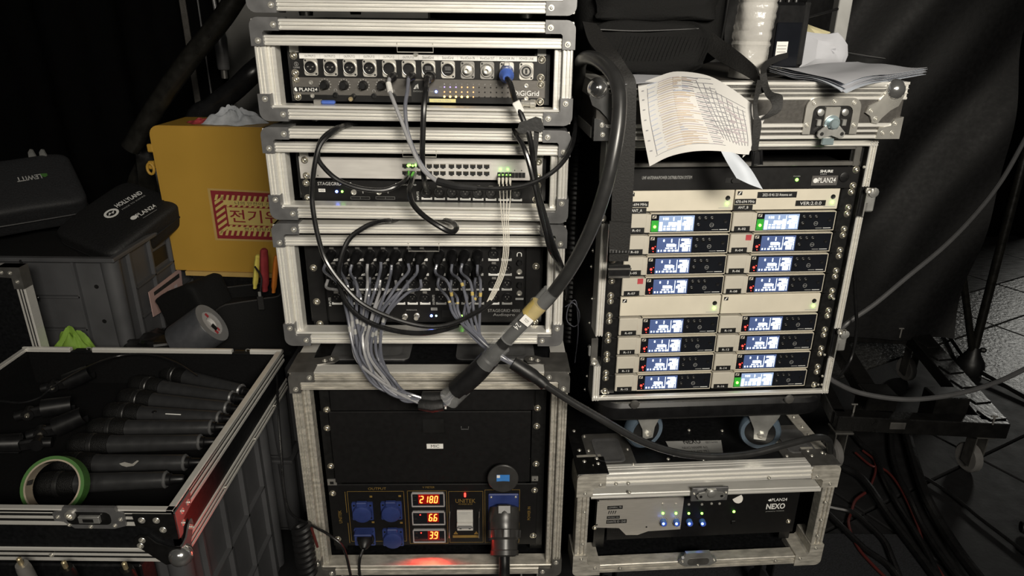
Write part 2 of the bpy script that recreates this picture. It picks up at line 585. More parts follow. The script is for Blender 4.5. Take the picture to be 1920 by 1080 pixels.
# ------------------------------------------------------------------ flight cases of the stack
def rounded_L(x, z, ax, az, wd, sx, sz, r=0.016, ext=0.003):
    """L plate at corner (x,z); sx,sz = direction towards the case centre"""
    q = []
    ox, oz = x - sx * ext, z - sz * ext
    for k in range(6):
        a = math.pi / 2 * k / 5
        q.append((ox + sx * (r - r * math.cos(a)), oz + sz * (r - r * math.sin(a))))
    q += [(x + sx * ax, oz), (x + sx * ax, z + sz * wd), (x + sx * wd * 1.15, z + sz * wd), (x + sx * wd, z + sz * wd * 1.15),
          (x + sx * wd, z + sz * az), (ox, z + sz * az)]
    return q


def dish(mb, cx, cy, z, hx, hy, deep=.012, rim=.014, r=.014):
    """recessed dish plate lying in the top face z"""
    def ring(ex, ey, zz, rr, n=5):
        o = []
        for sx, sy, a0 in ((1, 1, 0), (-1, 1, 90), (-1, -1, 180), (1, -1, 270)):
            for k in range(n):
                a = math.radians(a0 + 90 * k / (n - 1))
                o.append((cx + sx * (ex - rr) + rr * math.cos(a), cy + sy * (ey - rr) + rr * math.sin(a), zz))
        return o
    rings = [ring(hx, hy, z - .001, r), ring(hx, hy, z + .0025, r), ring(hx - rim, hy - rim, z + .003, r), ring(hx - rim - .004, hy - rim - .004, z - .0005 * 0 + .0012, r * .9),
             ring(hx - rim - .008, hy - rim - .008, z + .0006, r * .8)]
    n = len(rings[0])
    vs = [p for q in rings for p in q]
    fs = []
    for i in range(len(rings) - 1):
        fs += [(i * n + k, i * n + (k + 1) % n, (i + 1) * n + (k + 1) % n, (i + 1) * n + k) for k in range(n)]
    fs.append(tuple(range((len(rings) - 1) * n, len(rings) * n)))
    mb.add(vs, fs)
    return mb


def flight_case(F, hw, h, depth, label, group, bar='alu', brk='steel', wd=.0185, gap=.009, top_hw=False, feet=True, foot=.008, rivr=.0058, loop=None):
    t = thing('flight_case', F, label, 'flight case', group)
    w2 = wd
    # body panels
    part('side_panel', MB().box(-hw + .002, -hw + .010, .012, depth, .002, h - .002), 'laminate', t)
    part('side_panel', MB().box(hw - .010, hw - .002, .012, depth, .002, h - .002), 'laminate', t)
    part('top_panel', MB().box(-hw + .002, hw - .002, .012, depth, h - .010, h - .002), 'laminate', t)
    part('bottom_panel', MB().box(-hw + .002, hw - .002, .012, depth, .002, .010), 'laminate', t)
    part('back_panel', MB().box(-hw + .004, hw - .004, depth, depth + .008, .004, h - .004), 'laminate', t)
    # outer frame
    part('frame_bar', profile_bar((-hw, 0, 0), (hw, 0, 0), (0, 0, 1), w2, .034), bar, t)
    part('frame_bar', profile_bar((-hw, 0, h), (hw, 0, h), (0, 0, -1), w2, .034), bar, t)
    part('frame_bar', profile_bar((-hw, 0, 0), (-hw, 0, h), (1, 0, 0), w2, .034), bar, t)
    part('frame_bar', profile_bar((hw, 0, 0), (hw, 0, h), (-1, 0, 0), w2, .034), bar, t)
    # inner frame
    i0 = w2
    part('inner_frame_bar', profile_bar((-hw + i0, 0, h - i0 - gap), (hw - i0, 0, h - i0 - gap), (0, 0, -1), .0175, .018, .002, 2, .003), bar, t)
    zt = h - i0 - gap - .0175
    part('inner_frame_bar', profile_bar((-hw + i0, 0, i0 + .0015), (hw - i0, 0, i0 + .0015), (0, 0, 1), .005, .036, .004, 0), bar, t)
    part('inner_frame_bar', profile_bar((-hw + i0, 0, i0), (-hw + i0, 0, zt), (1, 0, 0), .0145, .028, .013, 1, .004), bar, t)
    part('inner_frame_bar', profile_bar((hw - i0, 0, i0), (hw - i0, 0, zt), (-1, 0, 0), .0145, .028, .013, 1, .004), bar, t)
    # corner brackets and rivets
    ax, az = .050, .046
    for sx in (-1, 1):
        for sz in (0, 1):
            x, z = sx * hw, sz * h
            b = part('corner_bracket', MB().prism(rounded_L(x, z, ax, az, w2 + .0012, -sx, 1 - 2 * sz), -.0035, .045), brk, t)
            rivet(b, (x - sx * (ax - .009), -.0035, z + (1 - 2 * sz) * w2 * .52), rivr)
            rivet(b, (x - sx * w2 * .55, -.0035, z + (1 - 2 * sz) * (az - .009)), rivr)
    # rack rails inside
    for sx in (-1, 1):
        part('rack_rail', MB().box(sx * .2185, sx * .2445, .056, .060, i0 + .008, h - i0 - .004).box(sx * .2445, sx * .2475, .056, .084, i0 + .008, h - i0 - .004), 'black_metal', t)
    if feet:
        for sx in (-1, 1):
            for y in (.05, depth - .05):
                part('foot', MB().lathe([(.011, 0), (.013, -.001), (.012, -foot)][::-1], (sx * (hw - .085), y, 0.0), (0, 0, 1), 12), 'rubber', t)
    if loop:
        x0, x1, z0, z1 = F.box(*loop, .004)
        part('latch_wire', MB().sweep([(x0, .004, z1), (x0, .004, z0), (x1, .004, z0), (x1, .004, z1)], .0011, 6), 'rivet', t)
    return t


STACK = 'flight cases in the left stack'
HW = .2875
F0 = frame(770, 23, 1.31, -2.3)
c0 = flight_case(F0, HW, .22, .46, 'topmost flight case cut off by the top of the picture', STACK)
F1 = frame(778.5, 228, 1.31, -2.3)
h1 = F1.p(774, 38).z
c1 = flight_case(F1, HW, h1, .46, 'small flight case holding the patch panel with twelve connectors', STACK, loop=(744.5, 78, 812, 98))
F2 = frame(786, 412, 1.31, -.6)
h2 = F2.p(781, 244).z
c2 = flight_case(F2, HW, h2, .46, 'small flight case holding the silver network switch', STACK, loop=(755, 282, 818, 294))
F3 = frame(796.5, 645, 1.31, 1.1)
h3 = F3.p(788, 422).z
c3 = flight_case(F3, HW, h3, .46, 'flight case with many grey cables plugged in, above the tall drawer case', STACK, loop=(766, 456, 823, 471))
F4 = frame(820.5, 1078, 1.262, 1.4)
h4 = F4.p(798, 699).z
c4 = flight_case(F4, HW, h4, .56, 'tall worn flight case with drawer and red meters, at the foot of the stack', STACK, bar='alu_worn', brk='steel_dark', gap=.006, feet=False)
# casters below the bottom case
for sx in (-1, 1):
    for y in (.08, .46):
        cst = part('caster', MB().box(sx * .22 - .035, sx * .22 + .035, y - .035, y + .035, -.006, 0, .001).box(sx * .22 - .022, sx * .22 - .018, y - .02, y + .02, -.10, -.006).box(sx * .22 + .018, sx * .22 + .022, y - .02, y + .02, -.10, -.006), 'zinc', c4)
        zz = -(F4.m.translation.z) + .05
        part('wheel', MB().lathe([(.02, -.017), (.046, -.017), (.05, -.012), (.05, .012), (.046, .017), (.02, .017)], (sx * .22, y + .01, zz), (1, 0, 0), 20), 'rubber', cst)
# top trim of the bottom case
part('top_edge', MB().box(-HW + .05, HW - .05, .001, .034, h4 - .0005, h4 + .0015), 'alu', c4)
for sx in (-1, 1):
    part('top_edge', MB().box(sx * (HW - .032), sx * (HW + .001), .05, .56, h4 - .001, h4 + .0015), 'alu', c4)
    part('recessed_handle', dish(MB(), sx * .135, .135, h4 - .002, .085, .075), 'steel', c4)
    cap = [(sx * (HW + .003), -.003), (sx * (HW - .05), -.003), (sx * (HW - .048), .03), (sx * (HW - .060), .034), (sx * (HW - .084), .040), (sx * (HW - .091), .055), (sx * (HW - .084), .068), (sx * (HW - .066), .070),
           (sx * (HW - .052), .062), (sx * (HW - .036), .060), (sx * (HW - .034), .085), (sx * (HW + .003), .085)]
    mb = MB().prism([(a, b) for a, b in cap], 0, .0025)
    for i in range(len(mb.v)): q = mb.v[i]; mb.v[i] = Vector((q.x, q.z, h4 + .001 + q.y))
    pl = part('corner_plate', mb, 'steel_dark', c4)
    for q in ((HW - .075, .054), (HW - .062, .047)):
        rivet(pl, (sx * q[0], q[1], h4 + .0035), .0058, (math.radians(-90), 0, 0))
# interior screws of the tall case
for q in ((584, 826), (578, 885), (588, 893), (583, 909), (1035, 880), (1032, 818)):
    v = F4.p(*q, .05); rivet(c4, (v.x, .05, v.z), .003, name='rivet')


# ------------------------------------------------------------------ connectors
def plate_poly(w_, h_, r=.004):
    o = []
    for sx, sz, a0 in ((1, 1, 0), (-1, 1, 90), (-1, -1, 180), (1, -1, 270)):
        for k in range(4):
            a = math.radians(a0 + 30 * k)
            o.append((sx * (w_ / 2 - r) + r * math.cos(a), sz * (h_ / 2 - r) + r * math.sin(a)))
    return o


def d_plate(parent, v, m='plate', kind='male'):
    me = shared('dplate' + m, m, lambda b: b.prism(plate_poly(.026, .031), -.0022, 0).lathe([(.0124, 0), (.0124, .0035), (.0116, .0042), (.0109, .0040), (.0109, .0)], (0, -.0022, 0), (0, -1, 0), 22, False))
    o = put('connector_plate', me, parent, v)
    put('screw_hole', shared('dhole', 'port', lambda b: [b.cyl((x, 0, z), (x, -.0029, z), .0019, n=8) for x, z in ((-.0095, .012), (.0095, -.012))]), o)
    if kind in ('male', 'female', 'net'):
        put('socket', shared('dsock', 'plastic', lambda b: b.lathe([(.0108, .0), (.0108, .0046), (.0098, .0046), (.0096, .001), (.0002, .001)], (0, -.002, 0), (0, -1, 0), 20)), o)
        if kind == 'male':
            for x, z in ((-.0045, .001), (.0045, .001), (0, -.004)):
                put('pin', shared('dpin', 'rivet', lambda b: b.cyl((0, 0, 0), (0, -.004, 0), .0011, n=6)), o, (x, -.003, z))
            put('notch', shared('dnotch', 'plastic', lambda b: b.box(-.003, .003, -.0062, -.002, .0085, .0115)), o)
        if kind == 'net':
            put('jack_face', shared('dnet', 'steel', lambda b: [b.box(-.0055, .0055, -.0068, -.0062, -.0055, -.0045), b.box(-.0055, .0055, -.0068, -.0062, .0045, .0055)] + [b.box(-.005 + .0014 * k, -.0043 + .0014 * k, -.0067, -.0062, -.001, .004) for k in range(8)]), o)
    if kind == 'bnc':
        put('barrel', shared('dbnc', 'rivet', lambda b: b.lathe([(.0078, 0), (.0078, .006), (.0055, .0065), (.0052, .015), (.0058, .0155), (.0058, .018), (.0040, .0182), (.0038, .01), (.0002, .01)], (0, -.002, 0), (0, -1, 0), 18)), o)
    if kind == 'power':
        put('socket', shared('dpow', 'plate_dim', lambda b: b.lathe([(.0115, 0), (.0115, .006), (.0092, .006), (.0090, .002), (.0062, .002), (.006, .005), (.0002, .005)], (0, -.002, 0), (0, -1, 0), 20)), o)
        put('contact', shared('dpow2', 'port', lambda b: b.lathe([(.0090, 0), (.0064, 0)], (0, -.0046, 0), (0, -1, 0), 20, False).box(-.002, .002, -.0085, -.0065, -.004, .004)), o)
    return o


def xlr_socket(parent, v, female=True, tab=True):
    o = put('xlr_socket', shared('xsock', 'plastic', lambda b: b.lathe([(.0108, 0), (.0108, .003), (.0100, .0036), (.0088, .0034), (.0085, .0008), (.0002, .0008)], (0, 0, 0), (0, -1, 0), 18)), parent, v)
    if female:
        put('contact', shared('xfem', 'steel_dark', lambda b: [b.cyl((x, -.0008, z), (x, -.0014, z), .0014, n=6) for x, z in ((-.0035, .002), (.0035, .002), (0, -.003))]), o)
    else:
        put('contact', shared('xmal', 'rivet', lambda b: [b.cyl((x, -.0008, z), (x, -.003, z), .0010, n=6) for x, z in ((-.0035, .002), (.0035, .002), (0, -.003))]), o)
    if tab:
        put('release_tab', shared('xtab', 'plate_dim', lambda b: b.box(-.0048, .0048, -.0035, 0, .0095, .0145, .001)), o)
    return o


def label_strip(parent, v, m='print_white', w_=.022, h_=.0042):
    return put('marking', shared('strip' + m + '%.3f' % w_, m, lambda b: b.box(-w_ / 2, w_ / 2, -.0002, 0, -h_ / 2, h_ / 2).box(-w_ / 2, -w_ / 2 + .004, -.0002, 0, h_ / 2, h_ / 2 + .0014).box(w_ / 2 - .003, w_ / 2, -.0002, 0, h_ / 2, h_ / 2 + .0014)), parent, v)


def rack_panel(parent, hw, z0, z1, m, th=.004, depth=.25, chassis=True, body='black_metal', c=.0008):
    o = part('front_panel', MB().box(-hw, hw, 0, th, z0, z1, c), m, parent)
    if chassis:
        part('chassis', MB().box(-.215, .215, th, depth, z0 + .001, z1 - .001), body, parent)
    return o


PY = .052   # depth of the rack faces behind the case fronts
# ---- patch panel
Dp = F1.sub(F1.p(783.7, 125, PY))
tp = thing('patch_bay', Dp, 'black patch panel with a row of twelve connectors and white name strip', 'patch bay')
rack_panel(tp, .2413, -.0222, .0222, 'patch_black', depth=.06)
for q in ((550.7, 104), (554, 136.7), (1016, 111.8), (1014, 145.6)): screw(tp, Dp.p(*q))
x0 = Dp.p(561, 104).x; x1 = Dp.p(1007, 111).x; zc = Dp.p(784, 107.5).z
st = part('name_strip', MB().box(x0, x1, -.0012, 0, zc - .0048, zc + .0048, .0004), 'label_white', tp)
names = ['OUTPUT①', 'OUTPUT②', 'OUTPUT③', 'OUTPUT④', 'OUTPUT⑤', 'OUTPUT⑥', 'SoundGrid', 'SoundGrid', 'WordClock IN', 'WordClock OUT', 'POWER IN', 'POWER LINK']
kinds = ['male'] * 4 + ['female', 'female', 'net', 'net', 'bnc', 'bnc', 'none', 'power']
conn = []
for k in range(12):
    a = k / 11
    v = Dp.p(583.5 + a * 403.5, 125.6 + a * 7.8)
    d_plate(tp, (v.x, 0, v.z), 'plate' if k not in (8, 9) else 'plate_dim', kinds[k])
    conn.append(v)
    wl = (.021 if k < 8 else .027)
    lettering_at(names[k], v.x, -.0014, zc, wl, .0046, 'ink', st)
    if k: part('divider', MB().box(v.x - .0186, v.x - .0183, -.0013, 0, zc - .0045, zc + .0045), 'print_grey', st)
lettering_at('Ⓢ', Dp.p(555.5, 120).x, -.0003, Dp.p(555.5, 120).z, .008, .008, 'print_grey', tp)
lettering('CANARE', Dp, (550, 125, 562, 128), -.0003, 'print_grey', tp)
pbox('rail_end', Dp, (542, 84, 559, 98), .001, .006, 'alu', tp)
pbox('rail_end', Dp, (1008, 92, 1024, 105), .001, .006, 'alu', tp)
part('latch_stud', MB().lathe([(.004, 0), (.005, .003), (.003, .006)], Dp.p(780, 101), (0, -1, 0), 12), 'rivet', tp)

# ---- audio interface with knobs and meters
Dg = F1.sub(F1.p(783.9, 169.8, PY))
tg = thing('audio_interface', Dg, 'grey rack audio interface with four knobs and rows of lit meter dots', 'audio device')
rack_panel(tg, .2413, -.0222, .0215, 'grey_panel')
part('lower_edge', MB().box(-.2413, .2413, -.0006, 0, -.0222, -.0105), 'black_panel', tg)
for q in ((555.1, 149.3), (558.9, 181), (1014, 158.4), (1012.9, 190.4)): screw(tg, Dg.p(*q))
for q in ((609.6, 159), (645.6, 159.5), (681.8, 160), (715.8, 160.3)):
    v = Dg.p(*q)
    kn = part('knob', MB().lathe([(.0088, 0), (.0088, .002), (.0075, .003), (.0068, .013), (.006, .014), (.0002, .014)], (v.x, 0, v.z), (0, -1, 0), 20), 'plastic', tg)
    dt = MB()
    for i in range(11):
        a = math.radians(-50 + 28 * i)
        dt.box(v.x + .0108 * math.cos(a) - .0005, v.x + .0108 * math.cos(a) + .0005, -.0002, 0, v.z + .0108 * math.sin(a) - .0005, v.z + .0108 * math.sin(a) + .0005)
    part('scale_dots', dt, 'print_white', kn)
for q in ((630, 177.8), (701.8, 179.6), (738, 179.6)):
    v = Dg.p(*q)
    j = part('headphone_jack', MB().lathe([(.0052, 0), (.0052, .003), (.0035, .0032), (.0033, .0005), (.0002, .0005)], (v.x, -.0006, v.z), (0, -1, 0), 14), 'black_metal', tg)
    lettering_at('∩', v.x, -.0008, v.z + .0092, .0055, .0045, 'print_grey', j)
v = Dg.p(663.8, 183)
part('jack_plug', MB().lathe([(.0050, 0), (.0050, .02), (.0042, .022)], (v.x, -.0006, v.z + .003), (0, -1, -.1), 14), 'plastic', tg)
part('jack_tip', MB().lathe([(.0042, 0), (.0042, .004), (.0022, .004), (.0002, .002)], (v.x, -.022, v.z), (0, -1, 0), 14), 'port_gold', tg)
for q in ((582.9, 154.9), (586, 179.6), (986.7, 161), (986.7, 185)):
    v = Dg.p(*q)
    part('bushing', MB().lathe([(.0042, 0), (.0040, .0012), (.0022, .0014), (.0002, .0005)], (v.x, -.0006, v.z), (0, -1, 0), 12), 'rivet', tg)
pl = pbox('name_label', Dg, (551, 163, 597.5, 172.4), -.0010, 0, 'label_black', tg)
lettering('PLAN24', Dg, (561, 164.6, 595, 171), -.0012, 'print_white', pl, bold=.008)
part('label_dot', MB().cyl(Dg.p(555.6, 167.3, -.0010), Dg.p(555.6, 167.3, -.0013), .0038), 'print_white', pl)
lg = pbox('logo_panel', Dg, (771, 151.6, 803, 191), -.0012, 0, 'label_black', tg)
a, b, c_, d_ = Dg.box(775, 157, 785, 167, -.0014)
part('logo_mark', MB().prism([(a, c_), (a + .0035, c_), ((a + b) / 2 - .001, d_ - .003), (b, c_), (b - .001, d_)], -.0016, -.0012), 'print_white', lg)
lettering('DiGiGrid', Dg, (775, 169.5, 795, 172.5), -.0014, 'print_grey', lg)
yl = pbox('yellow_label', Dg, (805, 185.4, 854.6, 192), -.0012, 0, 'label_yellow', tg)
lettering('192.168.10 RING', Dg, (813, 187, 845, 190.6), -.0014, 'print_grey', yl)
for r_ in range(3):
    for c in range(12):
        v = Dg.p(833.3 + 10.85 * c, (163.2, 172.2, 181.2)[r_] + c * .12)
        m = 'port'
        if r_ == 2 and c < 5: m = 'led_amber'
        elif r_ == 2 and c == 5: m = 'led_orange'
        elif r_ == 1 and c < 6: m = 'led_orange'
        elif r_ == 0 and c < 2: m = 'led_violet'
        elif r_ == 0 and c < 6: m = 'led_orange' if c > 2 else 'led_violet'
        led(tg, (v.x, -.0004, v.z), m, .0020 if (r_ == 2 and c < 5) else .0014, 'meter_led')
for c in range(12):
    v = Dg.p(833.3 + 10.85 * c, 157.6 + c * .12)
    lettering_at(str(c + 1), v.x, -.0003, v.z, .0018, .0024, 'print_grey', tg)
v = Dg.p(817.8, 171.8); led(tg, (v.x, -.0004, v.z), 'led_blue', .0024, 'power_led')
lettering('DiGiGrid', Dg, (963, 170, 1010.5, 180), -.0004, 'print_white', tg, bold=.005)
lettering('POWER', Dg, (807, 170.5, 813.5, 173), -.0004, 'print_grey', tg)
lettering('SIG', Dg, (824, 162, 829, 164.4), -.0004, 'print_grey', tg)
lettering('CLIP', Dg, (824, 180, 829, 182.4), -.0004, 'print_grey', tg)
# spare connectors lying in the case
v = F1.p(590, 198, .03)
o = solo('network_plug', MB().box(0, .014, -.006, .006, 0, .009, .001), 'plate_dim', 'clear network plug with blue boot lying in the case under the knobs', 'plug', F1.sub((v.x, .03, .0245)))
part('boot', MB().box(.014, .040, -.005, .005, .001, .008, .002), 'blue_conn', o)
v = F1.p(990, 198, .03)
solo('barrel_adapter', MB().lathe([(.0065, 0), (.0065, .004), (.0055, .005), (.0058, .016), (.0075, .017), (.0075, .026), (.0058, .026), (.0056, .018), (.0002, .018)], (-.012, 0, .008), (1, -.15, 0), 16), 'rivet',
     'short silver barrel adapter lying at the right end of the patch panel case', 'adapter', F1.sub((v.x, .03, .0245)))

# ---- network switch
Ds = F2.sub(F2.p(789, 316, PY))
ts = thing('network_switch', Ds, 'silver network switch with two rows of ports and lit green lamps', 'network switch')
sw_l, sw_r = Ds.p(581, 314).x, Ds.p(994, 317).x
part('front_panel', MB().box(sw_l, sw_r, 0, .004, -.0215, .0205, .0006), 'switch', ts)
part('chassis', MB().box(sw_l, sw_r, .004, .25, -.021, .020), 'steel', ts)
for side, q in ((-1, (561.5, 293, 581, 335)), (1, (1001, 298, 1017, 338))):
    e = pbox('rack_ear', Ds, q, -.001, .002, 'switch', ts, .0006)
    for yy in ((300, 329.5) if side < 0 else (303.5, 332)):
        screw(e, Ds.p(571 + (yy - 300) * .12 if side < 0 else 1010 - (yy - 303) * .05, yy, -.001))
pbox('rail_end_left', Ds, (561, 277, 577, 293), .001, .004, 'alu', ts)  # aluminium rail end, twin of the one on the right
pbox('rail_end', Ds, (1004, 284, 1019, 298), .001, .004, 'alu', ts)
pcol = [759.5, 773, 786.5, 805, 818, 830.5, 846.5, 860.5, 873.5, 886.5, 899.5, 912.5]
blk = pbox('port_block', Ds, (752, 305, 922, 332.5), -.0012, 0, 'switch', ts)
for i, cx in enumerate(pcol):
    for yy in (312.2, 325.3):
        v = Ds.p(cx, yy + (cx - 836) * .008, -.0012)
        pt = put('port', shared('rj45', 'port', lambda b: b.prism([(-.0054, .0046), (.0054, .0046), (.0054, -.0028), (.0026, -.0028), (.0026, -.0046), (-.0026, -.0046), (-.0026, -.0028), (-.0054, -.0028)], -.0006, .004)), blk, (v.x, v.y, v.z))
        put('contacts', shared('rj45c', 'port_gold', lambda b: [b.box(-.004 + .0012 * k, -.0035 + .0012 * k, -.0008, 0, .0034, .0044) for k in range(7)]), blk, (v.x, v.y - .0002, v.z))
for i in range(12):
    v = Ds.p(pcol[i], 334.2, 0)
    lettering_at(str(2 * i + 1), v.x, -.0003, v.z + .0005, .0035, .002, 'print_grey', ts)
for k in range(4):
    v = Ds.p(936 + 6.9 * k, 328)
    cg = part('fibre_cage', MB().box(v.x - .0030, v.x + .0030, -.004, 0, v.z - .0055, v.z + .0055, .0004), 'port', ts)
    v2 = Ds.p(962 + 6.6 * k, 328.5)
    part('fibre_cage', MB().box(v2.x - .0032, v2.x + .0032, -.0014, 0, v2.z - .0052, v2.z + .0052, .0004).box(v2.x - .0014, v2.x + .0014, -.002, 0, v2.z + .001, v2.z + .004), 'port', ts)
for q in ((765, 310.5), (769, 309.5), (774, 310.5), (779, 309.5), (938.3, 317.8), (952, 317.8)):
    led(ts, Ds.p(*q, -.0016), 'led_green', .0022, 'port_led')
for q in ((965, 319.5), (978, 319.8)): led(ts, Ds.p(*q), 'port', .0012)
lettering('SWITCH 24-PORT', Ds, (950, 302.5, 982, 304.6), -.0003, 'print_grey', ts)
for yy in (299, 329): led(ts, Ds.p(596, yy), 'port', .0012)

# ---- one unit stage box
Da = F2.sub(F2.p(790, 359, PY))
ta = thing('stage_box', Da, 'thin black stage box with eight round sockets, below the silver network switch', 'stage box', 'black stage boxes')
rack_panel(ta, .2413, -.0222, .0205, 'black_panel')
for q in ((574, 343), (578, 370.7), (1008, 347), (1005, 374)): screw(ta, Da.p(*q))
lettering('STAGEGRID 1000', Da, (595.5, 341.6, 659, 347.6), -.0003, 'print_white', ta)
lettering('Audiopro', Da, (739, 343.3, 780.5, 349.3), -.0003, 'print_white', ta)
bd = pbox('badge', Da, (597.3, 354, 609.8, 360), -.0008, 0, 'label_white', ta)
lettering('HDD', Da, (599, 355.4, 608, 358.6), -.0010, 'ink', bd)
v = Da.p(631.4, 359); led(ta, (v.x, -.0006, v.z), 'led_blue', .0028, 'power_led')
v = Da.p(641.7, 359); led(ta, (v.x, -.0006, v.z), 'led_green', .0024, 'status_led')
for q in ((663.5, 360.2), (710.6, 360)):
    v = Da.p(*q)
    part('headphone_jack', MB().lathe([(.0058, 0), (.0056, .0025), (.0040, .0027), (.0038, .0004), (.0002, .0004)], (v.x, 0, v.z), (0, -1, 0), 16), 'rivet', ta)
    a, b, c_, d_ = Da.box(q[0] - 6, 368.8, q[0] + 30, 373.6)
    part('marking', MB().box(a, b, -.0002, 0, c_, c_ + .0005).box(a, b, -.0002, 0, d_ - .0005, d_).box(a, a + .0005, -.0002, 0, c_, d_).box(b - .0005, b, -.0002, 0, c_, d_).box((a + b) / 2, (a + b) / 2 + .0005, -.0002, 0, c_, d_), 'print_grey', ta)
    v = Da.p(q[0] + 17, 360); part('volume_mark', MB().box(v.x - .001, v.x + .001, -.0003, 0, v.z - .003, v.z + .003, m=Matrix.Translation((0, 0, 0))), 'print_grey', ta)
for k in range(8):
    v = Da.p(799.9 + 24.15 * k, 359.6 + .38 * k)
    xlr_socket(ta, (v.x, 0, v.z), True, k in (0, 1, 4, 5))
    label_strip(ta, (v.x, 0, v.z - .0145), 'print_white', .0215, .0036)
lettering('INPUTS', Da, (781.5, 359, 785.5, 375), -.0003, 'print_white', ta, rot=90)

# ---- four unit stage box
Db = F3.sub(F3.p(797, 528, PY))
tb = thing('stage_box', Db, 'tall black stage box covered in rows of sockets with grey cables', 'stage box', 'black stage boxes')
zt_, zb_ = Db.p(797, 446).z, Db.p(797, 604).z
part('front_panel', MB().box(-.2085, .2085, -.002, .004, zb_, zt_, .001), 'black_panel', tb)
part('chassis', MB().box(-.215, .215, .004, .27, zb_, zt_), 'black_metal', tb)
for sx in (-1, 1):
    e = part('rack_ear', MB().box(sx * .2115, sx * .2425, .0, .003, zb_ - .006, zt_).box(sx * .2115, sx * .2135, -.02 * 0, .01, zb_, zt_), 'black_panel', tb)
    for q in ((588, 502), (594, 565.4), (600, 607)) if sx < 0 else ((1005, 499), (1001, 563), (1002.5, 603.5)):
        screw(e, Db.p(*q), .0062)
RY = (475, 503, 531, 557.6)
incol = [624 + 24.2 * k for k in range(8)]
plug_at = []
for r_ in range(4):
    for k in range(8):
        px = (622.8, 626, 629, 631.2)[r_] + ((791.4, 793.8, 796.8, 797)[r_] - (622.8, 626, 629, 631.2)[r_]) * k / 7
        v = Db.p(px, RY[r_], -.002)
        xlr_socket(tb, v)
        label_strip(tb, (v.x, -.002, v.z - .0145))
        if r_ < 2: plug_at.append((v, px, RY[r_], 'in', k, r_))
    for k in range(4):
        px = 824.5 + 23.7 * k + r_ * .8
        v = Db.p(px, RY[r_], -.002)
        xlr_socket(tb, v, False, False)
        label_strip(tb, (v.x, -.002, v.z - .0145), 'print_grey')
        if r_ < 2: plug_at.append((v, px, RY[r_], 'out', k, r_))
    for k in range(2):
        v = Db.p(925.4 + 24.2 * k + r_ * .4, RY[r_], -.002)
        xlr_socket(tb, v, k == 0, k == 0)
        label_strip(tb, (v.x, -.002, v.z - .0145), 'print_white' if k == 0 else 'print_grey')
lettering('INPUTS', Db, (616.4, 558, 620.6, 574), -.0023, 'print_white', tb, rot=90)
lettering('OUTPUTS', Db, (811, 553, 815, 571.5), -.0023, 'print_white', tb, rot=90)
lettering('STAGEGRID 4000', Db, (914.8, 579.6, 975, 585.2), -.0023, 'print_grey', tb)
lettering('Audiopro', Db, (924.4, 587.4, 965.3, 594), -.0023, 'print_grey', tb, bold=.006)
lettering('∩', Db, (969, 473, 978.5, 481), -.0023, 'print_white', tb, bold=.01)
for yy in (491.5, 533):
    v = Db.p(973.7, yy, -.002)
    part('volume_knob', MB().lathe([(.0058, 0), (.0055, .008), (.0045, .010), (.0002, .010)], v, (0, -1, 0), 16), 'plastic', tb)
for yy in (509.5, 549.5):
    v = Db.p(973.7, yy, -.002)
    part('headphone_jack', MB().lathe([(.0060, 0), (.0058, .0025), (.0040, .0027), (.0036, .0004), (.0002, .0004)], v, (0, -1, 0), 16), 'rivet', tb)
    a, b, c_, d_ = Db.box(966.5, yy + 8.5, 981.5, yy + 12)
    part('marking', MB().box(a, b, -.0022, -.002, c_, d_), 'print_grey', tb)
for q in ((759.6, 592.6), (781.7, 591.4)):
    v = Db.p(*q, -.002)
    part('bnc_jack', MB().lathe([(.0062, 0), (.0062, .003), (.0045, .004), (.0043, .013), (.0048, .0135), (.0048, .016), (.003, .016), (.0002, .010)], v, (0, -1, 0), 16), 'plate', tb)
lettering('WORDCLOCK', Db, (762, 580, 782, 582.4), -.0023, 'print_grey', tb)
bd = pbox('badge', Db, (808, 577, 820, 582), -.0028, -.002, 'print_grey', tb)
lettering('HDD', Db, (810, 578, 818.5, 581), -.0030, 'ink', bd)
v = Db.p(808.9, 592, -.002); led(tb, v, 'led_blue', .0030, 'power_led')
v = Db.p(818, 592, -.002); led(tb, v, 'led_cyan', .0021, 'status_led')
v = Db.p(866, 592, -.002); led(tb, v, 'led_green', .0022, 'port_led')
v = Db.p(836, 588, -.002); part('port', MB().box(v.x - .008, v.x + .008, -.003, -.002, v.z - .008, v.z + .008), 'port', tb)

# ---- drawers in the tall case
def drawer(px_top, px_bot, label, tag_px=None, tag=None, latch=None):
    D = F4.sub(F4.p(812, px_bot, PY))
    t = thing('rack_storage_unit', D, label, 'drawer', 'black rack drawers')
    h = D.p(812, px_top).z
    part('front_panel', MB().box(-.222, .222, -.004, .004, .001, h - .001, .001), 'black_panel', t)
    part('drawer_box', MB().box(-.215, .215, .004, .30, .003, h - .006), 'black_metal', t)
    for sx in (-1, 1):
        part('rack_ear', MB().box(sx * .2245, sx * .2425, 0, .003, .001, h - .001), 'black_metal', t)
    if latch:
        pbox('latch_recess', D, latch, -.0046, -.004, 'port', t)
        f = pbox('latch_frame', D, (latch[0] - 3, latch[1] - 3, latch[2] + 3, latch[3] + 3), -.0043, -.004, 'black_metal', t)
        x0, x1, z0, z1 = D.box(865, 797, 878.5, 801.5)
        part('lock_slot', MB().sweep([(x0, -.004, z1 - .001), (x0, -.007, z0), (x1, -.007, z0), (x1, -.004, z1 - .001)], .0009, 6), 'steel', t)
    if tag_px:
        lb = pbox('name_label', D, tag_px, -.0046, -.004, 'label_white', t)
        if tag: lettering(tag, D, (808, 834, 823.5, 839.5), -.0049, 'ink', lb)
    return t, D


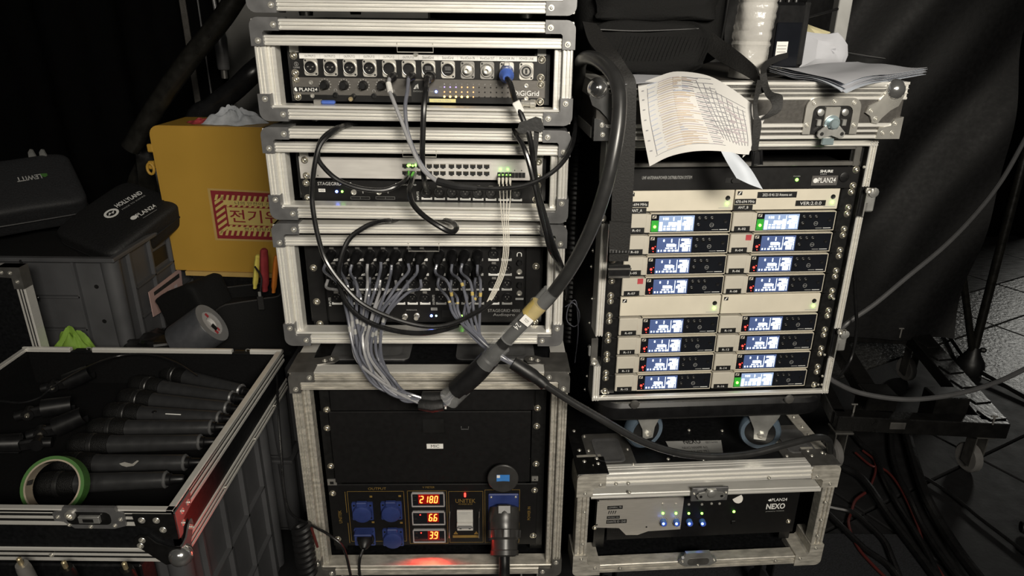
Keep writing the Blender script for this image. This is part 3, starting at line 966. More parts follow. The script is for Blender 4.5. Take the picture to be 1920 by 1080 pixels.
t1, d1 = drawer(722, 768.5, 'shallow black rack drawer above the MIC drawer', (824, 759.5, 837, 767))
t2, d2 = drawer(769.5, 903, 'deep black rack drawer with MIC label and recessed latch', (800, 832.3, 831, 841.3), 'MIC', (793, 786, 832, 811))
for q in ((612.7, 768.2), (1007.8, 765)): screw(t1, d1.p(*q), .0062)
for q in ((613.5, 802.7), (1006.3, 798.8), (620.3, 873.8), (1005, 869.7)): screw(t2, d2.p(*q), .0062)

# ---- power distributor
Dw = F4.sub(F4.p(816, 1022, PY))
tw = thing('power_distributor', Dw, 'black power distributor with blue sockets and glowing red meters', 'power distributor')
hz = Dw.p(816, 908).z
part('front_panel', MB().box(-.2413, .2413, 0, .004, 0, hz, .001), 'black_panel', tw)
part('chassis', MB().box(-.215, .215, .004, .12, .002, hz - .002), 'black_metal', tw)
for q in ((623.9, 924.8), (633.7, 1010), (1002.4, 918.9), (999.6, 1004)): screw(tw, Dw.p(*q), .0062)
for q in ((614, 899, 631, 910), (997, 894, 1009, 902)):
    cl = pbox('cage_nut', Dw, q, -.002, .001, 'plate_dim', tw)
    a, b, c_, d_ = Dw.box(q[0] + 5, q[1] + 3, q[2] - 5, q[3] - 3)
    part('nut_hole', MB().box(a, b, -.0024, -.001, c_, d_), 'port', cl)


def outline(D, px, m, parent, th=.0009, y=-.0003):
    a, b, c_, d_ = D.box(*px)
    return part('gold_line', MB().box(a, b, y, 0, d_ - th, d_).box(a, b, y, 0, c_, c_ + th).box(a, a + th, y, 0, c_, d_).box(b - th, b, y, 0, c_, d_), m, parent)


outline(Dw, (655, 921, 760, 1015), 'print_gold', tw)
outline(Dw, (766, 920, 839, 1019), 'print_gold', tw)
outline(Dw, (842, 921, 906, 1017), 'print_gold', tw)
outline(Dw, (909, 918, 974, 1017), 'print_gold', tw)
a, b, c_, d_ = Dw.box(651, 922, 653, 1018)
part('gold_line', MB().box(a, a + .0012, -.0003, 0, c_, c_ + (d_ - c_) * .40).box(a, a + .0012, -.0003, 0, c_ + (d_ - c_) * .6, d_), 'print_gold', tw)
lettering('OUTPUT', Dw, (690, 914, 724, 918.6), -.0003, 'print_gold', tw)
lettering('V METER', Dw, (792, 912, 815, 915.5), -.0003, 'print_gold', tw)
lettering('UNITEK', Dw, (635, 957, 641, 981), -.0003, 'print_gold', tw, rot=90)
lettering('POWER IN', Dw, (989, 950, 994.5, 975), -.0003, 'print_gold', tw, rot=90)
for i, q in enumerate(((680.5, 957), (734.5, 956), (684.6, 1005), (737.6, 1006))):
    v = Dw.p(*q)
    s_ = part('socket_plate', MB().prism([(v.x + x, v.z + z) for x, z in plate_poly(.049, .050, .003)], -.004, 0), 'blue_plastic', tw)
    for x, z in ((-.019, .017), (.019, .017), (.019, -.019)):
        part('plate_screw', MB().lathe([(.0025, 0), (.0022, .001), (.0002, .0006)], (v.x + x, -.004, v.z + z), (0, -1, 0), 8), 'black_metal', s_)
    if i != 2:
        part('socket_lid', MB().lathe([(.0225, 0), (.0225, .008), (.0215, .0105), (.019, .0115), (.0002, .0118)], (v.x, -.004, v.z - .002), (0, -1, 0), 28), 'blue_plastic', s_)
        part('lid_hinge', MB().box(v.x - .0125, v.x + .0125, -.013, -.003, v.z + .018, v.z + .031, .002), 'blue_plastic', s_)
    else:
        part('socket_well', MB().lathe([(.0205, 0), (.0205, .003), (.019, .003), (.018, .0004), (.0002, .0004)], (v.x + .002, -.004, v.z - .004), (0, -1, 0), 28), 'plastic', s_)
        part('lid_hinge', MB().box(v.x - .021, v.x + .021, -.026, -.004, v.z + .019, v.z + .025, .002), 'blue_plastic', s_)
    nb = Dw.p(q[0] + 15, q[1] - 26)
    part('number_label', MB().box(nb.x - .003, nb.x + .003, -.0004, 0, nb.z - .0025, nb.z + .0025), 'print_gold', tw)

SEG = {'0': 'abcdef', '1': 'bc', '2': 'abged', '3': 'abgcd', '6': 'afgedc', '8': 'abcdefg', '9': 'abcdfg'}


def seven(mb, ch, x, z, w_, h_, y):
    t = h_ * .13
    sh = .12
    S = {'a': ((0, h_), (w_, h_)), 'g': ((0, h_ / 2), (w_, h_ / 2)), 'd': ((0, 0), (w_, 0)), 'f': ((0, h_), (0, h_ / 2)), 'b': ((w_, h_), (w_, h_ / 2)),
         'e': ((0, h_ / 2), (0, 0)), 'c': ((w_, h_ / 2), (w_, 0))}
    for s in SEG[ch]:
        (ax, az), (bx, bz) = S[s]
        ax += az * sh; bx += bz * sh
        d = Vector((bx - ax, bz - az)).normalized() * t * .5
        n = Vector((-d.y, d.x))
        A, B = Vector((x + ax, z + az)), Vector((x + bx, z + bz))
        mb.prism([tuple(A), tuple(A + d + n), tuple(B - d + n), tuple(B), tuple(B - d - n), tuple(A + d - n)], y - .0004, y)


for q, digs, name in (((771.7, 922, 834, 948), (('2', 787.5), ('1', 796.3), ('8', 805.5), ('0', 814.5)), 'V'),
                      ((773, 957, 835, 982), (('6', 804.5), ('6', 813.5)), 'A'), ((774.7, 990.7, 835.7, 1015), (('3', 805.5), ('9', 814.5)), 'W')):
    a, b, c_, d_ = Dw.box(*q)
    mt = part('meter_bezel', MB().box(a, b, -.006, 0, d_ - .0028, d_, .0006).box(a, b, -.006, 0, c_, c_ + .0028, .0006).box(a, a + .0028, -.006, 0, c_, d_, .0006).box(b - .0028, b, -.006, 0, c_, d_, .0006), 'meter_frame', tw)
    part('meter_window', MB().box(a + .0028, b - .0028, -.0035, 0, c_ + .0028, d_ - .0028), 'glass_black', mt)
    g0 = Dw.p(digs[0][1] - 3, q[3] - 3, -.0036); g1 = Dw.p(digs[-1][1] + 9, q[1] + 3.5, -.0036)
    part('digit_halo', MB().box(g0.x, g1.x, -.0038, -.0034, g0.z, g1.z), 'digit_glow', mt)  # emissive plate added for the red halo around the digits
    mb = MB()
    for ch, px in digs:
        u = Dw.p(px, q[3] - 5.5, -.004); w1 = Dw.p(px + 5.2, q[3] - 17.5, -.004)
        seven(mb, ch, u.x, u.z, (w1.x - u.x) * .86, (w1.z - u.z), -.004)
    u = Dw.p(digs[-1][1] - 1.6, q[3] - 5, -.004); mb.box(u.x, u.x + .0012, -.0044, -.004, u.z, u.z + .0012)
    part('digits', mb, 'digit', mt)
    v = Dw.p(q[0] + 15, q[1] + 8.5, -.004); led(mt, v, 'led_red', .0014)
    for k in (0, 1):
        u = Dw.p(q[0] + 6.5, q[1] + 9 + 8 * k, -.0035)
        part('meter_button', MB().box(u.x - .0035, u.x + .0035, -.0048, -.0034, u.z - .0022, u.z + .0022, .0004), 'black_metal', mt)
    ld = bpy.data.lights.new('meter_glow', 'AREA'); ld.shape = 'RECTANGLE'; ld.size, ld.size_y = .05, .016; ld.energy = .42; ld.color = (1, .03, .015); ld.spread = math.radians(148)
    lo = bpy.data.objects.new('meter_glow', ld); COL.objects.link(lo); lo.parent = mt
    lo.location = ((a + b) / 2, -.0075, (c_ + d_) / 2); lo.rotation_euler = (math.radians(-90), 0, 0)
# breaker
a, b, c_, d_ = Dw.box(857, 955, 887, 992)
bk = part('breaker', MB().box(a, b, -.006, 0, c_, d_, .001).box(a, b, -.014, -.006, c_ + .014, c_ + .027, .001), 'breaker', tw)
part('breaker_band', MB().box(a, b, -.0145, -.006, c_ + .014, c_ + .019), 'breaker_dim', bk)
part('toggle', MB().box(a + .003, b - .003, -.020, -.014, c_ + .019, c_ + .0225, .0008), 'breaker_dim', bk)
for sx in (a + .008, b - .008): part('terminal', MB().box(sx - .0025, sx + .0025, -.0064, -.006, c_ + .005, c_ + .009), 'port', bk)
part('breaker_text', MB().box(a + .004, b - .006, -.0063, -.006, d_ - .005, d_ - .0042).box(a + .004, b - .012, -.0063, -.006, d_ - .009, d_ - .0082), 'print_grey', bk)
lettering('UNITEK', Dw, (854, 935.6, 891.5, 943), -.0003, 'print_gold', tw)
lettering('POWER BOX', Dw, (860, 944, 886, 946.6), -.0003, 'print_gold', tw)
v = Dw.p(872, 927); part('pilot_lamp', MB().box(v.x - .0022, v.x + .0022, -.004, 0, v.z - .0055, v.z + .0055, .0012), 'led_red', tw)
for px in (854.5, 893):
    u = Dw.p(px, 999)
    part('warning_triangle', MB().prism([(u.x - .0055, u.z - .0042), (u.x + .0055, u.z - .0042), (u.x, u.z + .0052)], -.0003, 0), 'print_gold', tw)
part('warning_strip', MB().box(*Dw.box(849, 1003.5, 899, 1008)[:2], -.0003, 0, *Dw.box(849, 1003.5, 899, 1008)[2:]), 'print_gold', tw)
for px in (843.5, 898.5):
    u, w1 = Dw.p(px, 960), Dw.p(px, 1000)
    part('guard_loop', MB().sweep([(u.x, 0, u.z), (u.x, -.018, u.z - .002), (w1.x, -.018, w1.z + .002), (w1.x, 0, w1.z)], .0011, 6), 'chrome', tw)
# inlet
a, b, c_, d_ = Dw.box(915.6, 924, 972, 1012)
inl = part('inlet_socket', MB().box(a, b, -.006, 0, c_, d_, .002), 'blue_plastic', tw)
for sx in (a + .007, b - .007): rivet(inl, (sx, -.006, d_ - .007), .003)
v = F4.p(943.2, 894, PY - .028)
v = Dw.i @ (F4.m @ v)
cap = part('inlet_cap', MB().lathe([(.0325, 0), (.0345, .003), (.0345, .008), (.0325, .0095), (.0002, .0098)], (v.x, v.y, v.z), (0, -1, .10), 36), 'plug_grey', tw)
lb = part('cap_label', MB().box(v.x - .0145, v.x + .0145, v.y - .0102, v.y - .0096, v.z - .010, v.z + .0125), 'blue_label', cap)
part('label_logo', MB().box(v.x - .014, v.x - .007, v.y - .0106, v.y - .0101, v.z + .005, v.z + .012), 'label_white', lb)
part('cap_hinge', MB().box(v.x - .012, v.x + .012, v.y + .003, -.004, v.z - .036, v.z - .029, .001), 'blue_plastic', cap)

# ---- industrial plug and its cable
vp = Dw.p(945.5, 955, -.012)
Fp = Dw.sub((vp.x, -.006, vp.z))
tpl = thing('power_plug', Fp, 'large dark grey industrial power plug hanging from the blue inlet', 'plug')
ax = Vector((0.0, -.90, -.95)).normalized()
part('plug_body', MB().lathe([(.026, -.004), (.034, .0), (.036, .012), (.036, .030), (.0345, .034), (.0345, .048), (.0362, .050), (.0358, .066), (.031, .071), (.0305, .092), (.0322, .094), (.0325, .104), (.026, .107), (.024, .096), (.0002, .094)], (0, 0, 0), ax, 20), 'plug_grey', tpl, smooth=30)
part('release_latch', MB().box(-.0165, .0165, -.004, .006, -.002, .020, .003, m=Matrix.Translation((0, -.033, .010)) @ Matrix.Rotation(math.radians(-38), 4, 'X')), 'plug_grey', tpl)
for k in range(12):
    a_ = 2 * math.pi * k / 12
    u_ = ax.orthogonal().normalized(); b_ = ax.cross(u_)
    n_ = u_ * math.cos(a_) + b_ * math.sin(a_)
    part('grip_rib', MB().cyl(ax * .050 + n_ * .0355, ax * .066 + n_ * .0352, .0034, .0022, 6), 'plug_grey', tpl)
e = ax * .096
part('power_cable', MB().sweep(smoothpath([e, e + ax * .04 + Vector((0, .004, -.01)), e + Vector((-.004, -.045, -.10)), e + Vector((-.012, -.05, -.26))], 8), .0125, 12), 'cable', tpl)

# thin cable plugged in the open blue socket
v = Dw.p(684.6, 1003, -.004)
Fq = Dw.sub((v.x, -.005, v.z))
tq = thing('mains_lead', Fq, 'thin black power cord plugged in the lower left blue socket', 'cord')
part('cord_plug', MB().lathe([(.014, 0), (.016, .008), (.0155, .02), (.009, .03), (.005, .034)], (.002, 0, -.004), (0, -1, -.2), 16), 'rubber', tq)
part('cord', MB().sweep(smoothpath([(0.001, -.034, -.011), (-.006, -.048, -.03), (-.008, -.052, -.07), (.002, -.075, -.13), (.025, -.085, -.20)], 8), .0034, 8), 'cable', tq)

# ------------------------------------------------------------------ amplifier case
Fm = frame(1307.5, 1066, 1.292, 4.4)
amp_hw = (Fm.p(1537, 1055).x - Fm.p(1078, 1074).x) / 2
hm = Fm.p(1326, 882).z
tm = thing('flight_case', Fm, 'low flight case under the wheeled rack holding the amplifier', 'flight case', 'flight cases on the right')
AW, AD = amp_hw, .50
wd = .024
for sx in (-1, 1):
    part('side_panel', MB().box(sx * (AW - .010), sx * (AW - .002), .012, AD, .002, hm - .002), 'laminate', tm)
part('top_panel', MB().box(-AW + .002, AW - .002, .012, AD, hm - .010, hm - .002), 'laminate', tm)
part('bottom_panel', MB().box(-AW + .002, AW - .002, .012, AD, .002, .010), 'laminate', tm)
part('back_panel', MB().box(-AW + .004, AW - .004, AD, AD + .008, .004, hm - .004), 'laminate', tm)
part('frame_bar', profile_bar((-AW, 0, 0), (AW, 0, 0), (0, 0, 1), wd, .03), 'alu_worn', tm)
part('frame_bar', profile_bar((-AW, 0, hm), (AW, 0, hm), (0, 0, -1), .034, .03), 'alu', tm)
for sx in (-1, 1):
    part('frame_bar', profile_bar((sx * AW, 0, 0), (sx * AW, 0, hm), (-sx, 0, 0), wd + .004, .03), 'alu_worn', tm)
part('top_edge', MB().box(-AW + .066, AW - .066, .001, .012, hm, hm + .0022, .0006).box(-AW + .066, AW - .066, .0128, .020, hm, hm + .0022, .0006).box(-AW + .066, AW - .066, .0208, .032, hm, hm + .0022, .0006), 'alu', tm)
for sx in (-1, 1):
    part('top_edge', MB().box(sx * (AW - .030), sx * (AW + .001), .06, AD, hm - .001, hm + .002), 'alu_worn' if sx > 0 else 'black_metal', tm)
    for yy in ((.09, .17) if sx < 0 else (.12, .20, .30)): rivet(tm, (sx * (AW - .016), yy, hm + .002), .0045, (math.radians(-90), 0, 0))
    # corner pieces
    for sz in (0, 1):
        x, z = sx * AW, sz * hm
        b = part('corner_bracket', MB().prism(rounded_L(x, z, .062, .058, wd + .006 if sz == 0 else .034, -sx, 1 - 2 * sz, .014), -.003, .07), 'alu_worn', tm)
        rivet(b, (x - sx * .050, -.003, z + (1 - 2 * sz) * (.026 if sz else .018)), .0045)
        rivet(b, (x - sx * .016, -.003, z + (1 - 2 * sz) * .048), .0045)
    pl = part('corner_cap', MB().box(sx * (AW - .068), sx * (AW + .003), -.003, .062, hm, hm + .0035, .0015), 'black_metal' if sx < 0 else 'steel_dark', tm)
    for q in ((.02, .045), (.05, .035), (.05, .054)): rivet(pl, (sx * (AW - q[0]), q[1], hm + .0035), .0045, (math.radians(-90), 0, 0))
    cx = (Fm.z(1140, 845, hm).x if sx < 0 else Fm.z(1490, 828, hm).x)
    cy = (Fm.z(1140, 845, hm).y if sx < 0 else Fm.z(1490, 828, hm).y)
    dh = part('stacking_dish', dish(MB(), cx, cy, hm - .001, .055, .068, rim=.020), 'steel_dark', tm)
    part('dish_cup', dish(MB(), cx, cy, hm + .0006, .033, .047, rim=.003, r=.012), 'steel', dh)
    for ax_ in (-1, 1):
        for ay in (-1, 0, 1): rivet(dh, (cx + ax_ * .046, cy + ay * .058, hm + .002), .0042, (math.radians(-90), 0, 0))
for px in (1155, 1178, 1440): rivet(tm, (Fm.p(px, 905).x, 0, hm - .027), .0045)
for px, py in ((1180, 928), (1163, 1065), (1455, 1053)): v = Fm.p(px, py - 5); rivet(tm, (v.x, 0, v.z if py < 1000 else .012), .0045)
for px, py in ((1096, 960), (1093, 1020), (1548, 942), (1533, 1005), (1540, 975)):
    v = Fm.p(px, py); rivet(tm, (v.x, 0, v.z), .0045)
# inner ledge bar
zi = Fm.p(1330, 930).z
part('inner_frame_bar', profile_bar((-AW + .032, 0, zi + .014), (AW - .030, 0, zi + .010), (0, 0, -1), .014, .03, .004, 1, .0006), 'alu', tm)
for sx in (-1, 1):
    part('rack_rail', MB().box(sx * .2185, sx * .2445, .054, .058, .03, hm - .03), 'black_metal', tm)
# butterfly latch on the upper bar
def butterfly(parent, cx, z, y, s=1.0, m1='zinc', m2='steel', stud='zinc'):
    o = part('latch_plate', MB().box(cx - .042 * s, cx + .042 * s, y - .002, y + .004, z - .024 * s, z + .012 * s, .001), m2, parent)
    part('latch_wing', MB().prism([(cx + x * s, z + q * s) for x, q in ((-.033, -.004), (-.028, -.012), (-.012, -.016), (.012, -.016), (.028, -.012), (.033, -.004), (.028, .003), (.014, .006), (.010, .014), (-.010, .014), (-.014, .006), (-.028, .003))], y - .011, y - .006), m1, o)
    part('latch_stud', MB().lathe([(.010 * s, 0), (.010 * s, .010), (.007 * s, .012), (.0002, .012)], (cx, y - .004, z + .004 * s), (0, -1, 0), 16), stud, o)
    for sx in (-1, 1):
        part('wing_hole', MB().cyl((cx + sx * .024 * s, y - .0116, z - .004 * s), (cx + sx * .024 * s, y - .0108, z - .004 * s), .0035 * s, n=10), 'port', o)
        rivet(o, (cx + sx * .037 * s, y - .002, z - .002 * s), .0035)
    return o
v = Fm.p(1331, 922, -.004)
butterfly(tm, v.x, v.z, -.004)
v = Fm.p(1308, 1050, -.003)
q = [(v.x + x, v.z + z) for x, z in ((-.046, -.002), (-.040, .010), (-.034, .012), (-.032, .026), (.026, .026), (.030, .012), (.040, .010), (.046, -.002), (.030, -.014), (-.030, -.014))]
kp = part('latch_keeper', MB().prism(q, -.008, 0), 'zinc', tm)
part('keeper_cup', MB().prism([(v.x + x, v.z + z) for x, z in plate_poly(.052, .020, .008)], -.0086, -.008), 'steel_dark', kp)
for x, z in ((-.038, .002), (.038, .002), (0, -.010)): rivet(kp, (v.x + x, -.008, v.z + z), .0035)
for sx in (-1, 1):
    for y in (.06, AD - .06):
        cst = part('caster', MB().box(sx * .2 - .03, sx * .2 + .03, y - .03, y + .03, -.005, 0).box(sx * .2 - .018, sx * .2 - .014, y - .016, y + .016, -.09, -.005).box(sx * .2 + .014, sx * .2 + .018, y - .016, y + .016, -.09, -.005), 'black_metal', tm)
        zz = -(Fm.m.translation.z) + .045
        part('wheel', MB().lathe([(.02, -.013), (.042, -.013), (.045, -.009), (.045, .009), (.042, .013), (.02, .013)], (sx * .2, y + .008, zz), (1, 0, 0), 20), 'rubber', cst)
# label on the case top
a, b = Fm.z(1248, 828, hm), Fm.z(1352, 826, hm)
c_, d_ = Fm.z(1356, 852, hm), Fm.z(1262, 856, hm)
nl = part('name_plate', MB().prism([(a.x, a.y), (b.x, b.y), (c_.x, c_.y), (d_.x, d_.y)], 0, .001).xf(Matrix.Translation((0, 0, hm)) @ Matrix(((1, 0, 0, 0), (0, 0, 1, 0), (0, 1, 0, 0), (0, 0, 0, 1)))), 'print_grey', tm)
def top_text(s_, cx, cy, z, w_, h_, m, parent, bold=0.0, rz=0):
    o = bpy.data.objects.new('lettering', text_mesh(s_, m, bold)); COL.objects.link(o); o.parent = parent
    o.location = (cx, cy, z); o.rotation_euler = (math.radians(-90), 0, math.radians(rz)); o.scale = (w_, 1, h_)
    return o
u = Fm.z(1297, 829, hm); top_text('NEXO', u.x, u.y, hm + .0014, .042, .017, 'ink', nl, .02)
u = Fm.z(1334, 830, hm); top_text('@Dante', u.x, u.y, hm + .0014, .030, .009, 'ink', nl)
u = Fm.z(1303, 840, hm); top_text('NEXO NXAMP 4x2', u.x, u.y, hm + .0014, .060, .009, 'ink', nl)
u = Fm.z(1308, 847, hm); top_text('S/N NX-AMP MK2', u.x, u.y, hm + .0014, .055, .009, 'ink', nl)
for px, py in ((1292, 806), (1354, 807), (1253, 860), (1319, 861), (1383, 857)):
    u = Fm.z(px, py, hm); rivet(tm, (u.x, u.y, hm - .001), .0042, (math.radians(-90), 0, 0))

# ---- amplifier
Dm = Fm.sub(Fm.p(1306, 1003, .05))
tA = thing('amplifier', Dm, 'rack amplifier with silver left face and glowing blue and green lamps', 'amplifier')
ht = Dm.p(1306, 930).z
part('front_panel', MB().box(-.222, .2413, 0, .006, -.004, ht, .001), 'black_panel', tA)
part('chassis', MB().box(-.21, .21, .006, .32, 0, ht), 'black_metal', tA)
sl, sr = Dm.p(1118, 965).x, Dm.p(1278, 962).x
zb = Dm.p(1180, 1001).z; zl = Dm.p(1180, 987).z
face = [(sl, ht), (sr, ht), (sr, Dm.p(1276, 990).z), (Dm.p(1215, 990).x, Dm.p(1212, 994).z), (Dm.p(1195, 999).x, Dm.p(1190, 1001).z), (Dm.p(1173, 999).x, Dm.p(1173, 1001).z), (Dm.p(1160, 986).x, Dm.p(1160, 988).z), (sl, Dm.p(1118, 987).z)]
sf = part('silver_face', MB().prism(face, -.004, 0), 'silver_face', tA)
for q in ((1122, 939), (1119, 984), (1212, 988)):
    v = Dm.p(*q, -.004); part('face_hole', MB().cyl((v.x, -.0044, v.z), (v.x, -.004, v.z), .0022, n=10), 'port', sf)
for k in range(6):
    v = Dm.p(1139 + 4 * k, 993); part('vent_slot', MB().box(v.x - .001, v.x + .001, -.0008, 0, v.z - .008, v.z + .007), 'port', tA)
for s_, q, lp in (('LDNRN_7B', (1139, 948.5, 1167.5, 954.8), 1), ('MUSIC IN', (1138, 967.5, 1162, 972.8), 1), ('DANTE ID 1240', (1137, 974.5, 1175, 981.4), 1)):
    lb = pbox('tape_label', Dm, q, -.0048, -.004, 'label_black', sf)
    lettering(s_, Dm, (q[0] + 2, q[1] + 1.4, q[2] - 2, q[3] - 1.4), -.0050, 'print_grey', lb)
mb = MB()
for k in range(4):
    u = Dm.p(1140 + 4 * k, 964, -.0042); mb.prism([(u.x, u.z), (u.x + .0012, u.z), (u.x + .0045, u.z + .0095), (u.x + .0015, u.z + .0095)], -.0045, -.004)
part('logo_mark', mb, 'ink', sf)
for i, px in enumerate((1243, 1267.5, 1291.5, 1316)):
    y0 = -.0042 if i < 2 else -.0004
    v = Dm.p(px, 962.5, y0); led(tA, v, 'led_green', .0030, 'signal_led')
    v = Dm.p(px, 977, y0)
    kn = part('level_knob', MB().lathe([(.0078, 0), (.0075, .010), (.0065, .012), (.0002, .012)], v, (0, -1, 0), 18), 'blue_conn', tA)
    v = Dm.p(px + 1, 982, y0 - .0125); led(kn, v, 'led_blue', .0030, 'knob_light')
    v = Dm.p(px, 945.5, y0); part('clip_led', MB().lathe([(.0032, 0), (.003, .0015), (.0002, .0022)], v, (0, -1, 0), 10), 'plate', tA)
    if i < 2:
        mb = MB()
        for k in range(13):
            a_ = math.radians(-60 + 25 * k); u = Dm.p(px, 977, -.004)
            mb.box(u.x + .0105 * math.cos(a_) - .0005, u.x + .0105 * math.cos(a_) + .0005, -.0043, -.004, u.z + .0105 * math.sin(a_) - .0009, u.z + .0105 * math.sin(a_) + .0009)
        part('scale_dots', mb, 'ink', sf)
for px in (1334, 1349): v = Dm.p(px, 944); part('clip_led', MB().lathe([(.0032, 0), (.003, .0015), (.0002, .0022)], v, (0, -1, 0), 10), 'plate', tA)
v = Dm.p(1376, 959); led(tA, v, 'led_green', .0034, 'power_led')
v = Dm.p(1374, 978); part('power_button', MB().box(v.x - .005, v.x + .005, -.004, 0, v.z - .005, v.z + .005, .001), 'black_metal', tA)
part('power_cover', MB().cyl(Dm.p(1383, 934, 0), Dm.p(1383, 934, -.002), .012, n=20), 'plate_dim', tA)
lettering('PLAN24', Dm, (1447, 934, 1476, 939.5), -.0003, 'print_white', tA, bold=.01)
part('label_dot', MB().cyl(Dm.p(1443, 937, 0), Dm.p(1443, 937, -.0004), .0036), 'print_white', tA)
lettering('NEXO', Dm, (1437, 944, 1472, 954.5), -.0003, 'print_white', tA, bold=.03)
lettering('powered by YAMAHA', Dm, (1436, 957.3, 1470, 959.8), -.0003, 'print_grey', tA)
v = Dm.p(1478, 977); screw(tA, (v.x, 0, v.z), .005)
v = Dm.p(1115, 989); screw(tA, (v.x, 0, v.z), .005)

# ------------------------------------------------------------------ wireless rack
FR = Fr(Matrix.Translation((.4314, 1.3205, EYE - .3201)) @ Matrix.Rotation(math.radians(4.22), 4, 'Z') @ Matrix.Rotation(math.radians(-.24), 4, 'Y'))
U = .04445
YF = -.014
zb = FR.p(1330, 745, YF).z
zt = FR.p(1400, 262, YF).z
bl, br = FR.p(1110, 750, YF).x, FR.p(1553, 737, YF).x
FB = FR.sub((0, 0, zb))
H_ = zt - zb
tr = thing('rack_case', FB, 'tall open flight case rack full of wireless receivers, standing on a wheeled board', 'flight case', 'flight cases on the right')
RD = .48
for x0, x1 in ((bl + .001, bl + .008), (br - .008, br - .001)):
    part('side_panel', MB().box(x0, x1, YF + .01, RD, .002, H_), 'laminate', tr)
part('back_panel', MB().box(bl + .004, br - .004, RD, RD + .008, .004, H_), 'laminate', tr)
part('bottom_panel', MB().box(bl, br, YF + .01, RD, .001, .008), 'laminate', tr)
part('frame_bar', profile_bar((bl, 0, 0), (br, 0, 0), (0, 0, 1), .008, .010, YF, 1), 'alu', tr)
part('inner_sill', MB().box(bl + .012, br - .012, YF + .008, .03, .005, .0075), 'alu', tr)
part('frame_bar', profile_bar((bl, 0, H_), (br, 0, H_), (0, 0, -1), .014, .034, YF, 2), 'alu', tr)
# broken side bars: latches sit in the gaps
def zpx(px, py): return FB.p(px, py, YF).z
segs_r = ((0.0, zpx(1565, 672)), (zpx(1580, 616), zpx(1630, 408)), (zpx(1640, 350), H_))
segs_l = ((0.0, zpx(1115, 688)), (zpx(1125, 631), zpx(1145, 420)), (zpx(1150, 350), H_))
for segs, x, s in ((segs_r, br, -1), (segs_l, bl, 1)):
    for a, b in segs:
        part('frame_bar', profile_bar((x, 0, a), (x, 0, b), (s, 0, 0), .015, .05, YF, 2), 'alu', tr)
for x, segs, s in ((br, segs_r, 1), (bl, segs_l, -1)):
    for k in (0, 1):
        z0, z1 = segs[k][1], segs[k + 1][0]
        cz = (z0 + z1) / 2
        lt = part('side_latch', MB().box(x - s * .004, x - s * .002, YF, YF + .06, z0 + .002, z1 - .002, .0005), 'steel_dark', tr)
        if s > 0:
            part('latch_frame', MB().sweep([(x - .002, YF, z0 + .002), (x - .002, YF, z1 - .002), (x + .012, YF + .002, z1 - .004), (x + .012, YF + .002, z1 - .014)], .0012, 6), 'rivet', lt)
            part('latch_wing', MB().box(x + .004, x + .022, YF + .006, YF + .014, cz - .022, cz + .018, .003).box(x, x + .010, YF + .005, YF + .016, cz - .005, cz + .008, .002).lathe([(.008, 0), (.010, .004), (.004, .006)], (x + .014, YF + .008, cz + .018), (0, -1, 0), 10), 'zinc', lt)
            part('latch_eye', MB().lathe([(.0065, 0), (.0065, .004), (.004, .0045), (.0038, .001), (.0002, .001)], (x - .001, YF + .002, z1 - .008), (0, -1, 0), 12), 'rivet', lt)
        else:
            part('latch_frame', MB().box(x - .008, x + .006, YF - .001, YF + .002, z0 + .004, z1 - .004, .0005), 'steel_dark', lt)
            part('latch_eye', MB().lathe([(.0075, 0), (.0075, .004), (.0045, .0045), (.004, .001), (.0002, .001)], (x, YF - .001, z0 + .013), (0, -1, 0), 12), 'rivet', lt)
            part('latch_wing', MB().box(x - .012, x - .006, YF + .002, YF + .012, cz - .012, cz + .012, .002), 'zinc', lt)
for px, py in ((1563, 560), (1560, 675), (1546, 665), (1542, 705), (1541, 721), (1534, 721), (1128, 733), (1140, 736), (1620, 313), (1627, 337)):
    v = FB.p(px, py, -.012); rivet(tr, (v.x, -.012, v.z), .003)
for px, py in ((1112, 560), (1107, 605), (1102, 705), (1098, 730), (1113, 470), (1110, 500), (1105, 650)):
    v = FB.x(px, py, bl); rivet(tr, (bl - .001, max(-.02, min(.4, v.y)), v.z), .0045, (0, 0, math.radians(-90)))
for s in (-1, 1):
    part('rack_rail', MB().box(s * .2185, s * .2440, .001, .004, .012, H_ - .016).box(s * .2440, s * .2470, -.012, .03, .012, H_ - .016), 'black_metal', tr)

# lid on top of the rack
FLz = zt
YL = -.036
ll, lr = FR.p(1113, 250, YL).x, FR.p(1688, 244, YL).x
FL = FR.sub(((ll + lr) / 2, 0, zt + .004))
lw = (lr - ll) / 2
lh = FL.p(1440, 154, YL).z
tl = thing('case_lid', FL, 'closed lid with chrome ball corners on top of the wireless rack', 'case lid')
z1_, z2_ = FL.p(1450, 232, YL).z, FL.p(1450, 188, YL).z
part('shell', MB().box(-lw + .003, lw - .003, YL + .003, RD + .02, .001, lh - .002, .001), 'lid_brown', tl)
part('frame_bar', profile_bar((-lw, 0, lh), (lw, 0, lh), (0, 0, -1), lh - z2_, .005, YL, 3, .003), 'alu', tl)
part('frame_bar', profile_bar((-lw, 0, 0), (lw, 0, 0), (0, 0, 1), z1_, .005, YL, 2, .003), 'alu', tl)
for s in (-1, 1):
    part('frame_bar', MB().box(s * lw, s * (lw - .002), YL + .03, RD, lh - .03, lh).box(s * lw, s * (lw - .03), YL + .03, RD, lh - .002, lh).box(s * lw, s * (lw - .002), YL + .03, RD, 0, .02), 'alu', tl)
part('top_edge', MB().box(-lw, lw, YL, YL + .03, lh - .002, lh), 'alu', tl)
